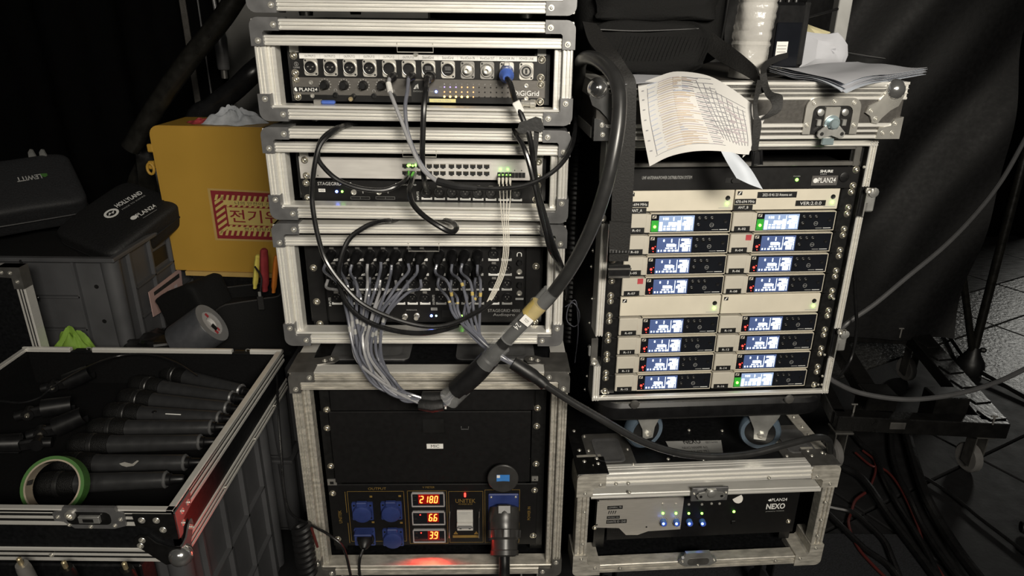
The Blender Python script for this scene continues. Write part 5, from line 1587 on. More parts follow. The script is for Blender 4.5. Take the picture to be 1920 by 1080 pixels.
part('gaffer_tail', MB().prism([(.004, .0), (.014, .0), (.012, -.03), (.010, -.056), (.005, -.062), (.003, -.03)], -.0008, .0008, iv @ Matrix.Translation(W.p(997, 240, 1.242))), 'gaffer', tx)
cable([(957, 238, 1.44), (966, 250, 1.30), (980, 272, 1.262), (992, 305, 1.25), (1003, 352, 1.245), (1014, 400, 1.245), (1024, 440, 1.25), (1033, 470, 1.26), (1050, 500, 1.30), (1056, 540, 1.42)], .0050, 'cable', 'black cable running beside the flagged mains cable down to the trunk')
# loop on the left of the switch
cable([(766, 324, 1.345), (762, 336, 1.30), (745, 348, 1.275), (715, 357, 1.265), (670, 352, 1.26), (630, 335, 1.26), (600, 305, 1.255), (596, 285, 1.255), (603, 262, 1.268), (622, 245, 1.29), (645, 235, 1.325), (668, 231, 1.38)], .0045, 'cable', 'black network cable drooping in front of the silver switch from its left port')
cable([(668, 232, 1.37), (645, 236, 1.31), (622, 249, 1.275), (600, 272, 1.255), (590, 310, 1.245), (585, 360, 1.24), (588, 400, 1.235), (598, 450, 1.23), (612, 490, 1.225), (640, 530, 1.215), (680, 570, 1.205), (740, 598, 1.20), (800, 612, 1.20), (850, 606, 1.205), (900, 582, 1.21), (922, 565, 1.215)], .0046, 'cable', 'long black cable sweeping in a wide loop down the left side of the stack')
cable([(776, 326, 1.345), (772, 340, 1.30), (768, 358, 1.27), (774, 382, 1.25), (795, 405, 1.235), (825, 425, 1.225), (846, 435, 1.23), (856, 428, 1.245), (850, 418, 1.275), (835, 413, 1.31), (818, 411, 1.37)], .0052, 'cable', 'black network cable curling out of the case gap below the switch')
cable([(752, 412, 1.37), (735, 413, 1.315), (708, 416, 1.285), (680, 428, 1.268), (652, 452, 1.25), (636, 500, 1.235), (638, 540, 1.23), (655, 575, 1.225), (690, 603, 1.22), (740, 620, 1.22), (790, 625, 1.222), (830, 619, 1.23), (858, 610, 1.26)], .0048, 'cable', 'black cable looping over the grey tails in front of the tall stage box')
# fibre leads
for k in range(4):
    px = 936 + 6.9 * k
    F_ = Fr(Matrix.Translation(W.p(px, 331, 1.352)))
    o = W.p(px, 331, 1.352)
    t = thing('fibre_lead', F_, ['leftmost', 'second', 'third', 'rightmost'][k] + ' of the four thin white fibre leads in the network switch', 'fibre lead', 'fibre leads in the network switch')
    dx = (-3, 0, 2, 2)[k]
    pts = [o, W.p(px + .5, 344, 1.325), W.p(px + 2 - k * .6, 372, 1.30), W.p(941 + k * 4.0, 410, 1.268), W.p(944 + k * 3.4, 440, 1.25), W.p(943 + k * 3.2, 480, 1.24), W.p(935 + k * 3.0, 518, 1.232), W.p(919 + k * 2.2, 554 + k, 1.222), W.p(913 + k, 566, 1.218)]
    part('lead', MB().sweep(smoothpath([q - o for q in pts], 7), .0010, 6), 'fiber', t)
    part('connector', MB().box(-.0028, .0028, -.016, .004, -.004, .004, .0006), 'port', t)
    part('boot', MB().lathe([(.0028, 0), (.0024, .008), (.0016, .014)], (0, -.016, 0), (0, -1, -.7), 8), 'fiber', t)
    led(t, (0, -.005, .0042), 'led_green', .0013, 'link_light')

# ------------------------------------------------------------------ things on the rack lid
LT = lh
def ribbon(rows, name, m, label, cat, th=.0016, group=None, k=6):
    """strap through rows of (left pixel x,y, right pixel x,y, distance)"""
    A = smoothpath([W.p(a, b, e) for a, b, c, d, e in rows], k)
    B = smoothpath([W.p(c, d, e) for a, b, c, d, e in rows], k)
    o = A[0]
    mb = MB()
    n_ = len(A)
    mb.grid(lambda u, v: (A[min(n_ - 1, round(u * (n_ - 1)))].lerp(B[min(n_ - 1, round(u * (n_ - 1)))], v)) - o, n_ - 1, 3, th)
    return solo(name, mb, m, label, cat, Fr(Matrix.Translation(o)), group)


# backpack
pb = FL.m @ FL.z(1235, 141, LT)
FBg = Fr(Matrix.Translation(pb) @ Matrix.Rotation(math.radians(4), 4, 'Z'))
bg_ = thing('backpack', FBg, 'black backpack lying on the rack lid, cut off by the top of the picture', 'bag')
def pillow(cx, cy, cz, hx, hy, hz, e=.35, nu=28, nv=18, seed=0, amp=.006):
    rn = random.Random(seed)
    ph = [rn.uniform(0, 6) for _ in range(6)]
    def sg(v, p): return math.copysign(abs(v) ** p, v)
    b = MB()
    def f(u, v):
        a, t_ = 2 * math.pi * u, math.pi * (v - .5)
        x = sg(math.cos(t_), e) * sg(math.cos(a), e); y = sg(math.cos(t_), e) * sg(math.sin(a), e); z = sg(math.sin(t_), e)
        d = amp * (math.sin(7 * x + ph[0]) * math.sin(5 * z + ph[1]) + .6 * math.sin(11 * z + 4 * x + ph[2]) + .5 * math.sin(9 * y + 6 * x + ph[3]))
        return (cx + x * (hx + d), cy + y * (hy + d), cz + z * (hz + d * .5))
    b.grid(lambda u, v: f(u, v), nu, nv)
    return b
xl, xr = FBg.p(1092, 80).x, FBg.p(1378, 80).x
part('body', pillow((xl + xr) / 2, .15, .20, (xr - xl) / 2, .145, .195, .30, seed=2), 'fabric', bg_)
fp = part('front_pocket', pillow((xl + xr) / 2 - .02, .012, .052, (xr - xl) / 2 - .035, .030, .050, .42, seed=5, amp=.004), 'fabric', bg_)
part('pocket_flap', pillow((xl + xr) / 2 - .01, .008, .125, (xr - xl) / 2 - .03, .026, .026, .4, seed=8, amp=.004), 'fabric', bg_)
za_ = FBg.p(1240, 56, -.02).z
part('zipper', MB().sweep(smoothpath([(FBg.p(1122, 54, -.02).x, -.021, za_), (FBg.p(1200, 56, -.02).x, -.022, za_ - .002), (FBg.p(1310, 50, -.02).x, -.021, za_ + .003)], 6), .0016, 6), 'rubber', fp)
part('zip_puller', MB().box(-.002, .002, -.002, .002, -.018, 0, .0008, m=Matrix.Translation((FBg.p(1122, 54, -.02).x, -.024, za_))), 'steel_dark', fp)
nm = MB()
for k in range(26):
    xx = xl + .045 + k * (xr - xl - .11) / 25
    nm.sweep([(xx, -.0195, .028), (xx + .014, -.0195, .072)], .0005, 4)
part('mesh_net', nm, 'fabric', fp)
part('side_seam', MB().sweep(smoothpath([(xr - .02, .03, .03), (xr - .016, .02, .15), (xr - .02, .03, .36)], 6), .003, 6), 'rubber', bg_)
# straps belong to the backpack
def strap(rows, name, th=.0018, k=6):
    A = smoothpath([FBg.i @ W.p(a, b, e) for a, b, c, d, e in rows], k)
    B = smoothpath([FBg.i @ W.p(c, d, e) for a, b, c, d, e in rows], k)
    n_ = len(A)
    return part(name, MB().grid(lambda u, v: A[round(u * (n_ - 1))].lerp(B[round(u * (n_ - 1))], v), n_ - 1, 3, th), 'webbing', bg_)
strap([(1092, 40, 1118, 44, 1.40), (1104, 78, 1140, 74, 1.33), (1126, 105, 1160, 100, 1.27), (1146, 130, 1176, 125, 1.245), (1152, 160, 1192, 152, 1.225), (1152, 200, 1193, 200, 1.222), (1150, 300, 1190, 300, 1.225), (1147, 380, 1186, 384, 1.23), (1145, 430, 1183, 432, 1.235), (1142, 490, 1178, 490, 1.24)], 'shoulder_strap', .004)
st_ = strap([(1143, 415, 1184, 418, 1.224), (1142, 470, 1180, 470, 1.229)], 'strap_pad', .003)
bpos = FBg.i @ W.p(1160, 508, 1.236)
bk_ = part('buckle', MB().box(-.022, .022, -.004, .004, -.014, .012, .002, m=Matrix.Translation(bpos)), 'plastic', bg_)
part('buckle_ring', MB().sweep([bpos + Vector(q) for q in ((-.020, -.006, -.010), (.020, -.006, -.010), (.022, -.006, .006), (-.022, -.006, .006))], .0022, 6, closed=True), 'steel_dark', bk_)
part('ladder_lock', MB().box(-.019, .019, -.003, .003, -.003, .004, .001, m=Matrix.Translation(FBg.i @ W.p(1161, 471, 1.232))), 'steel', bg_)
for k in range(6):
    part('lock_tooth', MB().box(-.0016, .0016, -.005, -.002, -.002, .003, m=Matrix.Translation((FBg.i @ W.p(1161, 471, 1.232)) + Vector((-.015 + .006 * k, 0, 0)))), 'port', bg_)
strap([(1330, 56, 1322, 92, 1.44), (1362, 80, 1345, 112, 1.40), (1395, 105, 1375, 130, 1.34), (1420, 128, 1412, 150, 1.29), (1428, 150, 1422, 158, 1.262)], 'waist_strap', .004)
strap([(1478, 98, 1478, 108, 1.45), (1455, 104, 1458, 116, 1.38), (1432, 118, 1440, 126, 1.31), (1426, 138, 1438, 140, 1.268), (1424, 160, 1440, 160, 1.255), (1424, 176, 1440, 170, 1.245)], 'webbing')
strap([(1424, 140, 1437, 136, 1.258), (1428, 160, 1441, 158, 1.246), (1436, 180, 1448, 172, 1.232), (1444, 188, 1466, 178, 1.222), (1448, 200, 1468, 195, 1.215), (1438, 214, 1462, 210, 1.213), (1424, 226, 1440, 222, 1.214)], 'webbing')
strap([(1420, 150, 1432, 150, 1.252), (1413, 190, 1421, 190, 1.224), (1414, 215, 1422, 215, 1.213), (1412, 240, 1428, 232, 1.212), (1410, 270, 1423, 270, 1.213), (1408, 300, 1420, 298, 1.216)], 'webbing')
tri = [FBg.i @ W.p(*q) for q in ((1413, 284, 1.212), (1427, 282, 1.212), (1428, 308, 1.214), (1411, 310, 1.214))]
part('strap_end', MB().sweep(tri, .003, 6, closed=True).add([tuple(q) for q in tri], [(3, 2, 1, 0)]), 'plastic', bg_)

# wrapped tube, handheld radio, crumpled paper, sheets
pt_ = FL.m @ FL.z(1412, 148, LT)
Ft = Fr(Matrix.Translation(pt_))
tt_ = thing('wrapped_tube', Ft, 'white tube in clear plastic wrap standing between backpack and radio', 'tube')
rt = (Ft.p(1450, 60).x - Ft.p(1382, 60).x) / 2
cxt = (Ft.p(1450, 60).x + Ft.p(1382, 60).x) / 2
part('tube', MB().lathe([(rt * .82, 0), (rt * .84, .02), (rt * .86, .2), (rt * .88, .36)], (cxt * .4, .03, 0), (.03, 0, 1), 24), 'tube_paper', tt_)
mb = MB()
def wrapf(u, v):
    a = 2 * math.pi * u
    z = .36 * v
    r = rt * (1 + .05 * math.sin(3 * a + 30 * z) * math.sin(60 * z) + .04 * math.sin(5 * a + 9 * z)) + (.0030 * abs(math.sin(190 * z)) if z > .055 else 0)
    return (cxt * .4 + .03 * z + r * math.cos(a), .03 + r * math.sin(a), z)
part('plastic_wrap', mb.grid(lambda u, v: wrapf(u, v), 36, 60), 'plastic_wrap', tt_)
pr_ = FL.m @ FL.z(1478, 136, LT)
Frd = Fr(Matrix.Translation(pr_) @ Matrix.Rotation(math.radians(14), 4, 'Z'))
trd = thing('handheld_radio', Frd, 'black handheld radio standing beside the wrapped tube', 'radio')
x0r, x1r = Frd.p(1447, 90).x, Frd.p(1508, 90).x
zt_r = Frd.p(1480, 4).z
part('body', MB().box(x0r, x1r, 0, .040, 0, zt_r, .006), 'plastic', trd)
part('side_grip', MB().box(x1r - .012, x1r + .001, -.003, .036, .012, zt_r + .004, .004), 'rubber', trd)
part('battery', MB().box(x0r + .004, x1r - .014, -.004, .002, .010, zt_r * .72, .002), 'glass_black', trd)
x0, x1, z0, z1 = Frd.box(1455, 78, 1476, 108, -.005)
lb = part('label', MB().box(x0, x1, -.0052, -.004, z0, z1), 'label_white', trd)
mb = MB()
for k in range(4): mb.box(x0 + .002, x1 - .003, -.0055, -.0052, z0 + .004 + .006 * k, z0 + .0055 + .006 * k)
part('label_text', mb, 'print_grey', lb)
part('side_button', MB().lathe([(.006, 0), (.005, .002), (.0002, .003)], (x1r, .012, zt_r * .60), (1, -.6, 0), 12), 'rubber', trd)
part('side_button', MB().lathe([(.007, 0), (.006, .002), (.0002, .003)], (x1r, .012, zt_r * .48), (1, -.6, 0), 12), 'rubber', trd)
for k in range(3): part('charge_contact', MB().cyl((x0r + .016 + .006 * k, -.001, .010), (x0r + .016 + .006 * k, .002, .010), .0016, n=8), 'port_gold', trd)
a, b = Frd.p(1512, 33, .02), Frd.p(1570, 17, .06)
part('antenna', MB().sweep([a, a.lerp(b, .6), b], [.0022, .0028, .0032], 8), 'rubber', trd)
for px in (1462, 1478, 1492):
    v = Frd.p(px, 3, .02); part('top_knob', MB().lathe([(.006, 0), (.006, .012), (.005, .014)], (v.x, .02, zt_r), (0, 0, 1), 12), 'plastic', trd)

pw = FL.m @ FL.z(1548, 128, LT)
Fw = Fr(Matrix.Translation(pw))
tw_ = thing('crumpled_paper', Fw, 'crumpled folded white paper standing behind the radio', 'paper')
def outl(pix, y): return [(Fw.p(a, b, y).x, Fw.p(a, b, y).z) for a, b in pix]
ol = [(1500, 128), (1504, 90), (1508, 58), (1530, 62), (1556, 64), (1574, 61), (1582, 70), (1592, 84), (1593, 104), (1586, 122), (1575, 127), (1540, 127)]
P_ = outl(ol, 0)
rn = random.Random(11)
def crumple(poly, y, th, m, nm_):
    cx_ = sum(p[0] for p in poly) / len(poly); cz_ = sum(p[1] for p in poly) / len(poly)
    mb = MB(); n_ = len(poly)
    rings = 4
    for side in (0, 1):
        for r_ in range(rings):
            f_ = 1 - r_ / rings
            for (x, z) in poly:
                bul = (1 - f_ ** 2) * .018
                mb.v.append(Vector((cx_ + (x - cx_) * f_, y + (-bul - th / 2 if side == 0 else bul + th / 2) + rn.uniform(-.003, .003), max(.0005, cz_ + (z - cz_) * f_))))
        mb.v.append(Vector((cx_, y + (-.02 if side == 0 else .02), cz_)))
    N = n_ * rings + 1
    for side in (0, 1):
        o_ = side * N
        for r_ in range(rings - 1):
            for k in range(n_):
                q = (o_ + r_ * n_ + k, o_ + r_ * n_ + (k + 1) % n_, o_ + (r_ + 1) * n_ + (k + 1) % n_, o_ + (r_ + 1) * n_ + k)
                mb.f.append(q if side else q[::-1])
        for k in range(n_):
            q = (o_ + (rings - 1) * n_ + k, o_ + (rings - 1) * n_ + (k + 1) % n_, o_ + n_ * rings)
            mb.f.append(q if side else q[::-1])
    for k in range(n_): mb.f.append((k, (k + 1) % n_, N + (k + 1) % n_, N + k))
    return part(nm_, mb, m, tw_, smooth=20)
crumple(P_, .01, .006, 'paper_shade', 'front_fold')
crumple(outl([(1508, 126), (1508, 60), (1510, 44), (1526, 50), (1540, 55), (1556, 60), (1557, 90), (1550, 126)], .05), .05, .004, 'cream', 'back_fold')
part('black_pen', MB().sweep([Fw.p(1588, 99, .02), Fw.p(1630, 106, .0), Fw.p(1660, 110, -.01)], [.003, .003, .0016], 8), 'rubber', tw_)

def sheetpile():
    pc = FL.m @ FL.z(1590, 140, LT)
    F_ = Fr(Matrix.Translation(pc))
    t = thing('paper_pile', F_, 'pile of white papers on the rack lid overhanging its front edge', 'paper')
    for k in range(6):
        dz = .0026 * k + .001; jx = random.Random(40 + k)
        ang = math.radians(-1.5 + .9 * k)
        # corners by pixel on the lid plane, front corner droops over the edge
        cs = [FL.m @ FL.z(1442 + jx.uniform(-3, 3), 143, LT) + Vector((0, 0, dz)), FL.m @ FL.z(1578 + jx.uniform(-7, 7), 160 - jx.uniform(0, 2), LT) + Vector((0, 0, dz)), FL.m @ FL.z(1737 - jx.uniform(0, 9), 147, LT) + Vector((0, 0, dz)), FL.m @ FL.z(1612 + jx.uniform(-6, 6), 127, LT) + Vector((0, 0, dz))]
        c0_ = [q - pc for q in cs]
        def f(u, v):
            p = (c0_[0] * (1 - u) + c0_[1] * u) * (1 - v) + (c0_[3] * (1 - u) + c0_[2] * u) * v
            fr_ = max(0, 1 - math.hypot(1 - u, v) / .42)
            p = p + Vector((0, -.012 * fr_, -.013 * fr_ * fr_ - .0))
            rt_ = max(0, 1 - math.hypot(1 - u, 1 - v) / .5)
            p = p + Vector((0, 0, .006 * rt_ + .002 * math.sin(9 * u + 5 * v + k) * (0.3 if k < 5 else 1)))
            lf = max(0, .35 - u) * max(0, .5 - v)
            p = p + Vector((0, 0, .05 * lf * math.sin(8 * v + 2)))
            return p
        part('sheet', MB().grid(f, 16, 12, .0003), 'paper_blue' if k % 2 == 0 else 'paper_shade', t)
    return t
sheetpile()
# flat sheet under the bag
pc = FL.m @ FL.z(1230, 150, LT)
c4_ = [FL.m @ FL.z(*q, LT + .001) - pc for q in ((1172, 158), (1260, 152), (1290, 132), (1175, 132))]
solo('paper_sheet', MB().grid(lambda u, v: (c4_[0] * (1 - u) + c4_[1] * u) * (1 - v) + (c4_[3] * (1 - u) + c4_[2] * u) * v + Vector((0, 0, .0004 * math.sin(6 * u))), 6, 6, .0004), 'paper_shade', 'plain white sheet lying under the backpack on the lid', 'paper', Fr(Matrix.Translation(pc)))

# draped printed sheet
ctl = [[(1196, 158, 1.268), (1199, 192, 1.240), (1203, 232, 1.228), (1210, 272, 1.222), (1218, 312, 1.212)],
       [(1232, 144, 1.275), (1232, 178, 1.236), (1236, 215, 1.222), (1245, 255, 1.214), (1254, 294, 1.206)],
       [(1270, 134, 1.285), (1272, 168, 1.228), (1277, 205, 1.212), (1286, 243, 1.204), (1298, 284, 1.198)],
       [(1328, 142, 1.280), (1326, 178, 1.228), (1328, 212, 1.212), (1336, 248, 1.205), (1345, 283, 1.199)],
       [(1372, 166, 1.262), (1370, 196, 1.232), (1371, 226, 1.216), (1374, 258, 1.208), (1379, 288, 1.203)],
       [(1411, 195, 1.240), (1412, 215, 1.232), (1413, 236, 1.224), (1412, 262, 1.216), (1404, 290, 1.210)]]
CT = [[W.p(*q) for q in row] for row in ctl]
o_d = CT[2][0].copy()
def cr(P, t):
    n_ = len(P) - 1
    i = min(int(t * n_), n_ - 1); f_ = t * n_ - i
    p1, p2 = P[i], P[i + 1]
    p0 = P[i - 1] if i else p1 * 2 - p2
    p3 = P[i + 2] if i + 2 <= n_ else p2 * 2 - p1
    return .5 * ((2 * p1) + (p2 - p0) * f_ + (2 * p0 - 5 * p1 + 4 * p2 - p3) * f_ * f_ + (3 * p1 - p0 - 3 * p2 + p3) * f_ ** 3)
def SH(u, v, off=0.0):
    def e(a, b): return cr([cr(row, min(1, max(0, b))) for row in CT], min(1, max(0, a)))
    p = e(u, v)
    if off:
        n_ = (e(u + .02, v) - e(u - .02, v)).cross(e(u, v - .02) - e(u, v + .02))
        n_ = n_.normalized()
        if n_.y > 0: n_ = -n_
        p = p + n_ * off
    return p - o_d
Fs = Fr(Matrix.Translation(o_d))
tsx = thing('printed_sheet', Fs, 'large printed sheet with coloured rows draped over the front of the rack lid', 'paper')
part('sheet', MB().grid(lambda u, v: SH(u, 1 - v), 30, 24, .0004), 'paper', tsx, smooth=60)
def strip(mb, u0, v0, u1, v1, w_, seg=8, off=.0009):
    """thin printed line from (u0,v0) to (u1,v1) on the sheet"""
    d = Vector((u1 - u0, v1 - v0)); L = d.length
    n_ = Vector((-d.y, d.x)) / max(L, 1e-6) * w_ / 2
    b0 = len(mb.v)
    for i in range(seg + 1):
        a = i / seg; c = (u0 + (u1 - u0) * a, v0 + (v1 - v0) * a)
        mb.v.append(SH(c[0] + n_.x, c[1] + n_.y, off)); mb.v.append(SH(c[0] - n_.x, c[1] - n_.y, off))
    for i in range(seg): mb.f.append((b0 + 2 * i, b0 + 2 * i + 1, b0 + 2 * i + 3, b0 + 2 * i + 2))
rn = random.Random(5)
mo, mbl, mmv, ml = MB(), MB(), MB(), MB()
for k in range(30):
    v = .08 + .82 * k / 29
    ue = .55 if v < .25 else .60 + .12 * v
    strip(mo if k % 3 else mmv, .20 + rn.uniform(0, .02), v + .01, ue - .14 + rn.uniform(-.05, .02), v, .0095, 8)
    strip(mmv if k % 2 else ml, ue - .12, v, ue - .02 + rn.uniform(-.03, .01), v, .010, 4)
    if k % 2 == 0: strip(mbl, .10, v, .19 + rn.uniform(-.02, .01), v, .010, 3)
    strip(mbl if k in (4, 5, 6, 22, 23) else mo, .36, v + .012, .36 + .14 * rn.random(), v + .012, .012, 3)
for k in range(7): strip(ml, .035, .12 + .12 * k, .06, .13 + .12 * k, .012, 2)
for k in range(12):
    a = k / 11
    strip(ml, .50 + .10 * a, .06 + .06 * a * 0 + .02 + .80 * a * .0 + .06 * k, .62 + .02 * k, .04 + .052 * k, .006, 5)
for k in range(9): strip(ml, .52 + .048 * k, .10 + .02 * k, .70 + .032 * k, .80 + .012 * k if k < 5 else .86, .005, 7)
for k in range(8): strip(ml, .56 + .01 * k, .18 + .08 * k, .93, .20 + .078 * k, .005, 7)
for k in range(26):
    uu, vv = rn.uniform(.58, .90), rn.uniform(.22, .82)
    strip(mmv, uu, vv, uu + .05, vv + .01, .018, 2)
strip(ml, .08, .93, .70, .90, .006, 8); strip(ml, .10, .12, .10, .92, .005, 8)
for nm_, b_, m_ in (('printed_rows', mo, 'print_orange'), ('printed_rows', mbl, 'print_blue'), ('printed_rows', mmv, 'print_mauve'), ('printed_lines', ml, 'print_line')):
    part(nm_, b_, m_, tsx, smooth=0)['kind'] = 'stuff'
cq = [[(1352, 284, 1.199), (1364, 306, 1.190), (1381, 334, 1.180)], [(1372, 286, 1.196), (1392, 312, 1.180), (1406, 346, 1.172)], [(1384, 291, 1.203), (1408, 318, 1.190), (1430, 355, 1.178)]]
CQ = [[W.p(*q) - o_d for q in r_] for r_ in cq]
part('curled_corner', MB().grid(lambda u, v: cr([cr(r_, v) for r_ in CQ], u), 8, 8, .0004), 'paper_blue', tsx)
cq2 = [[(1408, 222, 1.232), (1400, 262, 1.222), (1392, 296, 1.214)], [(1438, 214, 1.228), (1426, 240, 1.224), (1410, 280, 1.216)]]
CQ2 = [[W.p(*q) - o_d for q in r_] for r_ in cq2]
part('back_corner', MB().grid(lambda u, v: cr([cr(r_, v) for r_ in CQ2], u), 6, 6, .0004), 'paper', tsx)

# ------------------------------------------------------------------ setting
def struct(name, mb, m, parent=None, smooth=35):
    if parent is None: return solo(name, mb, m, None, None, W, None, 'structure', smooth)
    return part(name, mb, m, parent, smooth=smooth)


floor = struct('floor', MB().box(-4, 7, -3, 9, -.06, -.012), 'floor_vinyl')
A_ = Vector((2.378, 3.111)); e1 = Vector((.877, .48)).normalized(); e2 = Vector((-e1.y, e1.x))
rows_ = [-4.3, -3.7, -3.1, -2.4, -1.8, -1.2, -.6, 0, .31, 1.05, 1.65, 2.25, 2.85, 3.5]
def visible(p):
    q = CAM_M.inverted() @ Vector((p[0], p[1], 0))
    if q.z > -.3: return False
    return -150 < 960 + FPX * q.x / -q.z < 2150 and -100 < 540 - FPX * q.y / -q.z < 1250
for ri in range(len(rows_) - 1):
    for ci in range(-9, 8):
        stone0 = rows_[ri] > -1.3
        jn = .004 if stone0 else .0006
        a, b = ci * .6 + jn, ci * .6 + .6 - jn
        c, d = rows_[ri] + jn, rows_[ri + 1] - jn
        ctr = A_ + e1 * (a + b) / 2 + e2 * (c + d) / 2
        if ctr.x < .3 or ctr.y > 5.5 or ctr.y < .2 or not any(visible(A_ + e1 * x + e2 * y) for x in (a, b) for y in (c, d)): continue
        stone = (ctr.y > 2.42) or (ctr.x > 2.3 and ctr.y > 2.3)
        P = [A_ + e1 * x + e2 * y for x, y in ((a, c), (b, c), (b, d), (a, d))]
        h = random.uniform(-.001, .001)
        mb = MB()
        ins = .004 if stone0 else .001
        ce = sum(P, Vector((0, 0))) / 4
        vs = [(p.x, p.y, -.014) for p in P] + [(p.x, p.y, -.003 + h) for p in P] + [(*(p + (ce - p).normalized() * ins), h) for p in P]
        fs = [(0, 1, 5, 4), (1, 2, 6, 5), (2, 3, 7, 6), (3, 0, 4, 7), (4, 5, 9, 8), (5, 6, 10, 9), (6, 7, 11, 10), (7, 4, 8, 11), (8, 9, 10, 11)]
        mb.add(vs, fs)
        m = 'floor_vinyl' if not stone else ('stone_dark' if ri == 8 else 'stone')
        struct('floor_tile' if stone else 'floor_panel', mb, m, floor, 0)
struct('carpet_strip', MB().box(.25, 1.14, .3, 1.62, .001, .006), 'carpet', floor)

struct('wall_back', MB().box(-1.75, -.35, 3.0, 3.08, 0, 3.0), 'wall_grey')
def drape(name, x0, x1, Y, z0, z1, m, amp, n, label=None, cat=None, kind=None, seed=1, diag=0.0, nv=26, nu=120):
    rn = random.Random(seed)
    ph = [rn.uniform(0, 6) for _ in range(5)]
    def f(u, v):
        x = x0 + (x1 - x0) * u
        z = z0 + (z1 - z0) * v
        s = u * n + diag * v
        y = amp * (math.sin(2 * math.pi * s + ph[0]) + .5 * math.sin(2 * math.pi * s * 2.3 + ph[1] + 2 * v) + .35 * math.sin(2 * math.pi * (s * .6 - 1.7 * v) + ph[2]))
        return (x, Y + y, z)
    mb = MB().grid(f, nu, nv, .003)
    if kind: return solo(name, mb, m, label, cat, W, None, kind, 60)
    return mb
drape('wall_left', -4.2, -1.19, 2.72, 0, 3.2, 'backdrop', .03, 9, kind='structure', seed=3)
drape('wall_front', -.60, 1.6, 3.3, 0, 3.2, 'backdrop', .03, 7, kind='structure', seed=4)
drape('wall_right', 1.2, 7.0, 5.6, 0, 3.4, 'backdrop', .05, 14, kind='structure', seed=5)
mb = MB(); e_ = W.p(1852, 300, 2.62)
def cf(u, v):
    x = .62 + (e_.x - .62) * u
    z = .20 + 2.3 * v
    s = u * 2.1 - v * 1.5 + .25 * math.sin(3 * v + 2 * u)
    y = .026 * math.sin(2 * math.pi * s) + .010 * math.sin(2 * math.pi * (s * 2.3 + .4 * v) + 1) + .008 * math.sin(2 * math.pi * (u * 2 + v * 2.2)) + .005 * math.sin(30 * v * (1 - u) + 12 * u) + .004 * math.sin(23 * u - 31 * v)
    return (x, 2.62 + y - .10 * (1 - v) * u, z)
oc = Vector((1.35, 2.62, .2))
solo('curtain', MB().grid(lambda u, v: Vector(cf(u, v)) - oc, 150, 60, .003), 'curtain', 'black cloth curtain hanging in folds to the right of the wireless rack', 'curtain', Fr(Matrix.Translation(oc)), smooth=60)
p0, p1 = W.p(1852, 235, 4.6), W.p(1915, 400, 4.6)
def f2(u, v):
    return Vector((p0.x + .05 + (p1.x - p0.x + .1) * u, 4.6 + .03 * math.sin(14 * u), .0 + 2.4 * v)) - Vector((p0.x, 4.6, 0))
solo('curtain', MB().grid(f2, 30, 8, .003), 'backdrop', 'narrow dark curtain far behind at the right edge of the picture', 'curtain', Fr(Matrix.Translation((p0.x, 4.6, 0))), smooth=60)
a, b = W.p(1572, 55, 2.25), W.p(1572, 20, 2.25)
solo('post', MB().box(-.020, .020, -.02, .02, 0, 2.4, .002), 'white_post', 'white square post standing behind the crumpled paper', 'post', Fr(Matrix.Translation((a.x, 2.25, 0))))

# ------------------------------------------------------------------ behind the stack, left
def sp_tube(pix, r, m, name, label, cat, n=14, k=6):
    pts = [W.p(*q) for q in pix]; o = pts[0]
    return solo(name, MB().sweep(smoothpath([q - o for q in pts], k), r, n), m, label, cat, Fr(Matrix.Translation(o)))
sp_tube([(245, 278, 2.15), (300, 188, 2.15), (360, 105, 2.15), (420, 30, 2.15), (470, -50, 2.15)], .029, 'tube_black', 'stand_tube', 'thick black tube leaning diagonally behind the yellow box', 'tube')
sp_tube([(372, 900, 2.3), (368, 500, 2.3), (362, 250, 2.3), (400, 200, 2.3), (440, 168, 2.3), (475, 135, 2.3), (500, 115, 2.35)], .033, 'cable', 'cable_hose', 'black hose curving behind the left side of the stack', 'hose')
v = W.p(372, 120, 2.6)
sl = W.p(362, 0, 2.6)
Fdr = Fr(Matrix.Translation((v.x, 2.6, 0)))
td_ = thing('door_frame', Fdr, 'dark upright frame with a thin brown edge beside the grey wall', 'frame')
part('upright', MB().box(-.012, .085, 0, .05, 0, 2.6, .003), 'backdrop', td_)
part('brown_edge', MB().box(-.034, -.012, -.005, .04, 0, 2.6, .003), 'lid_brown', td_)
part('metal_strip', MB().box(.030, .034, -.004, 0, .6, 1.45), 'steel', td_)
v = W.p(412, 60, 2.45)
Fcl = Fr(Matrix.Translation(v))
tcl = thing('clamp_pin', Fcl, 'grey metal pin hanging in front of the grey wall', 'clamp')
part('pin_body', MB().lathe([(.017, -.12), (.020, -.115), (.021, -.02), (.017, .0)], (0, 0, 0), (.03, 0, 1), 16), 'steel', tcl)
part('pin_tip', MB().lathe([(.011, -.148), (.011, -.12)], (0, 0, 0), (.03, 0, 1), 12), 'steel_dark', tcl)
part('pin_head', MB().lathe([(.006, 0), (.006, .14), (.016, .15), (.016, .20)], (0, 0, 0), (-.05, 0, 1), 12), 'steel', tcl)

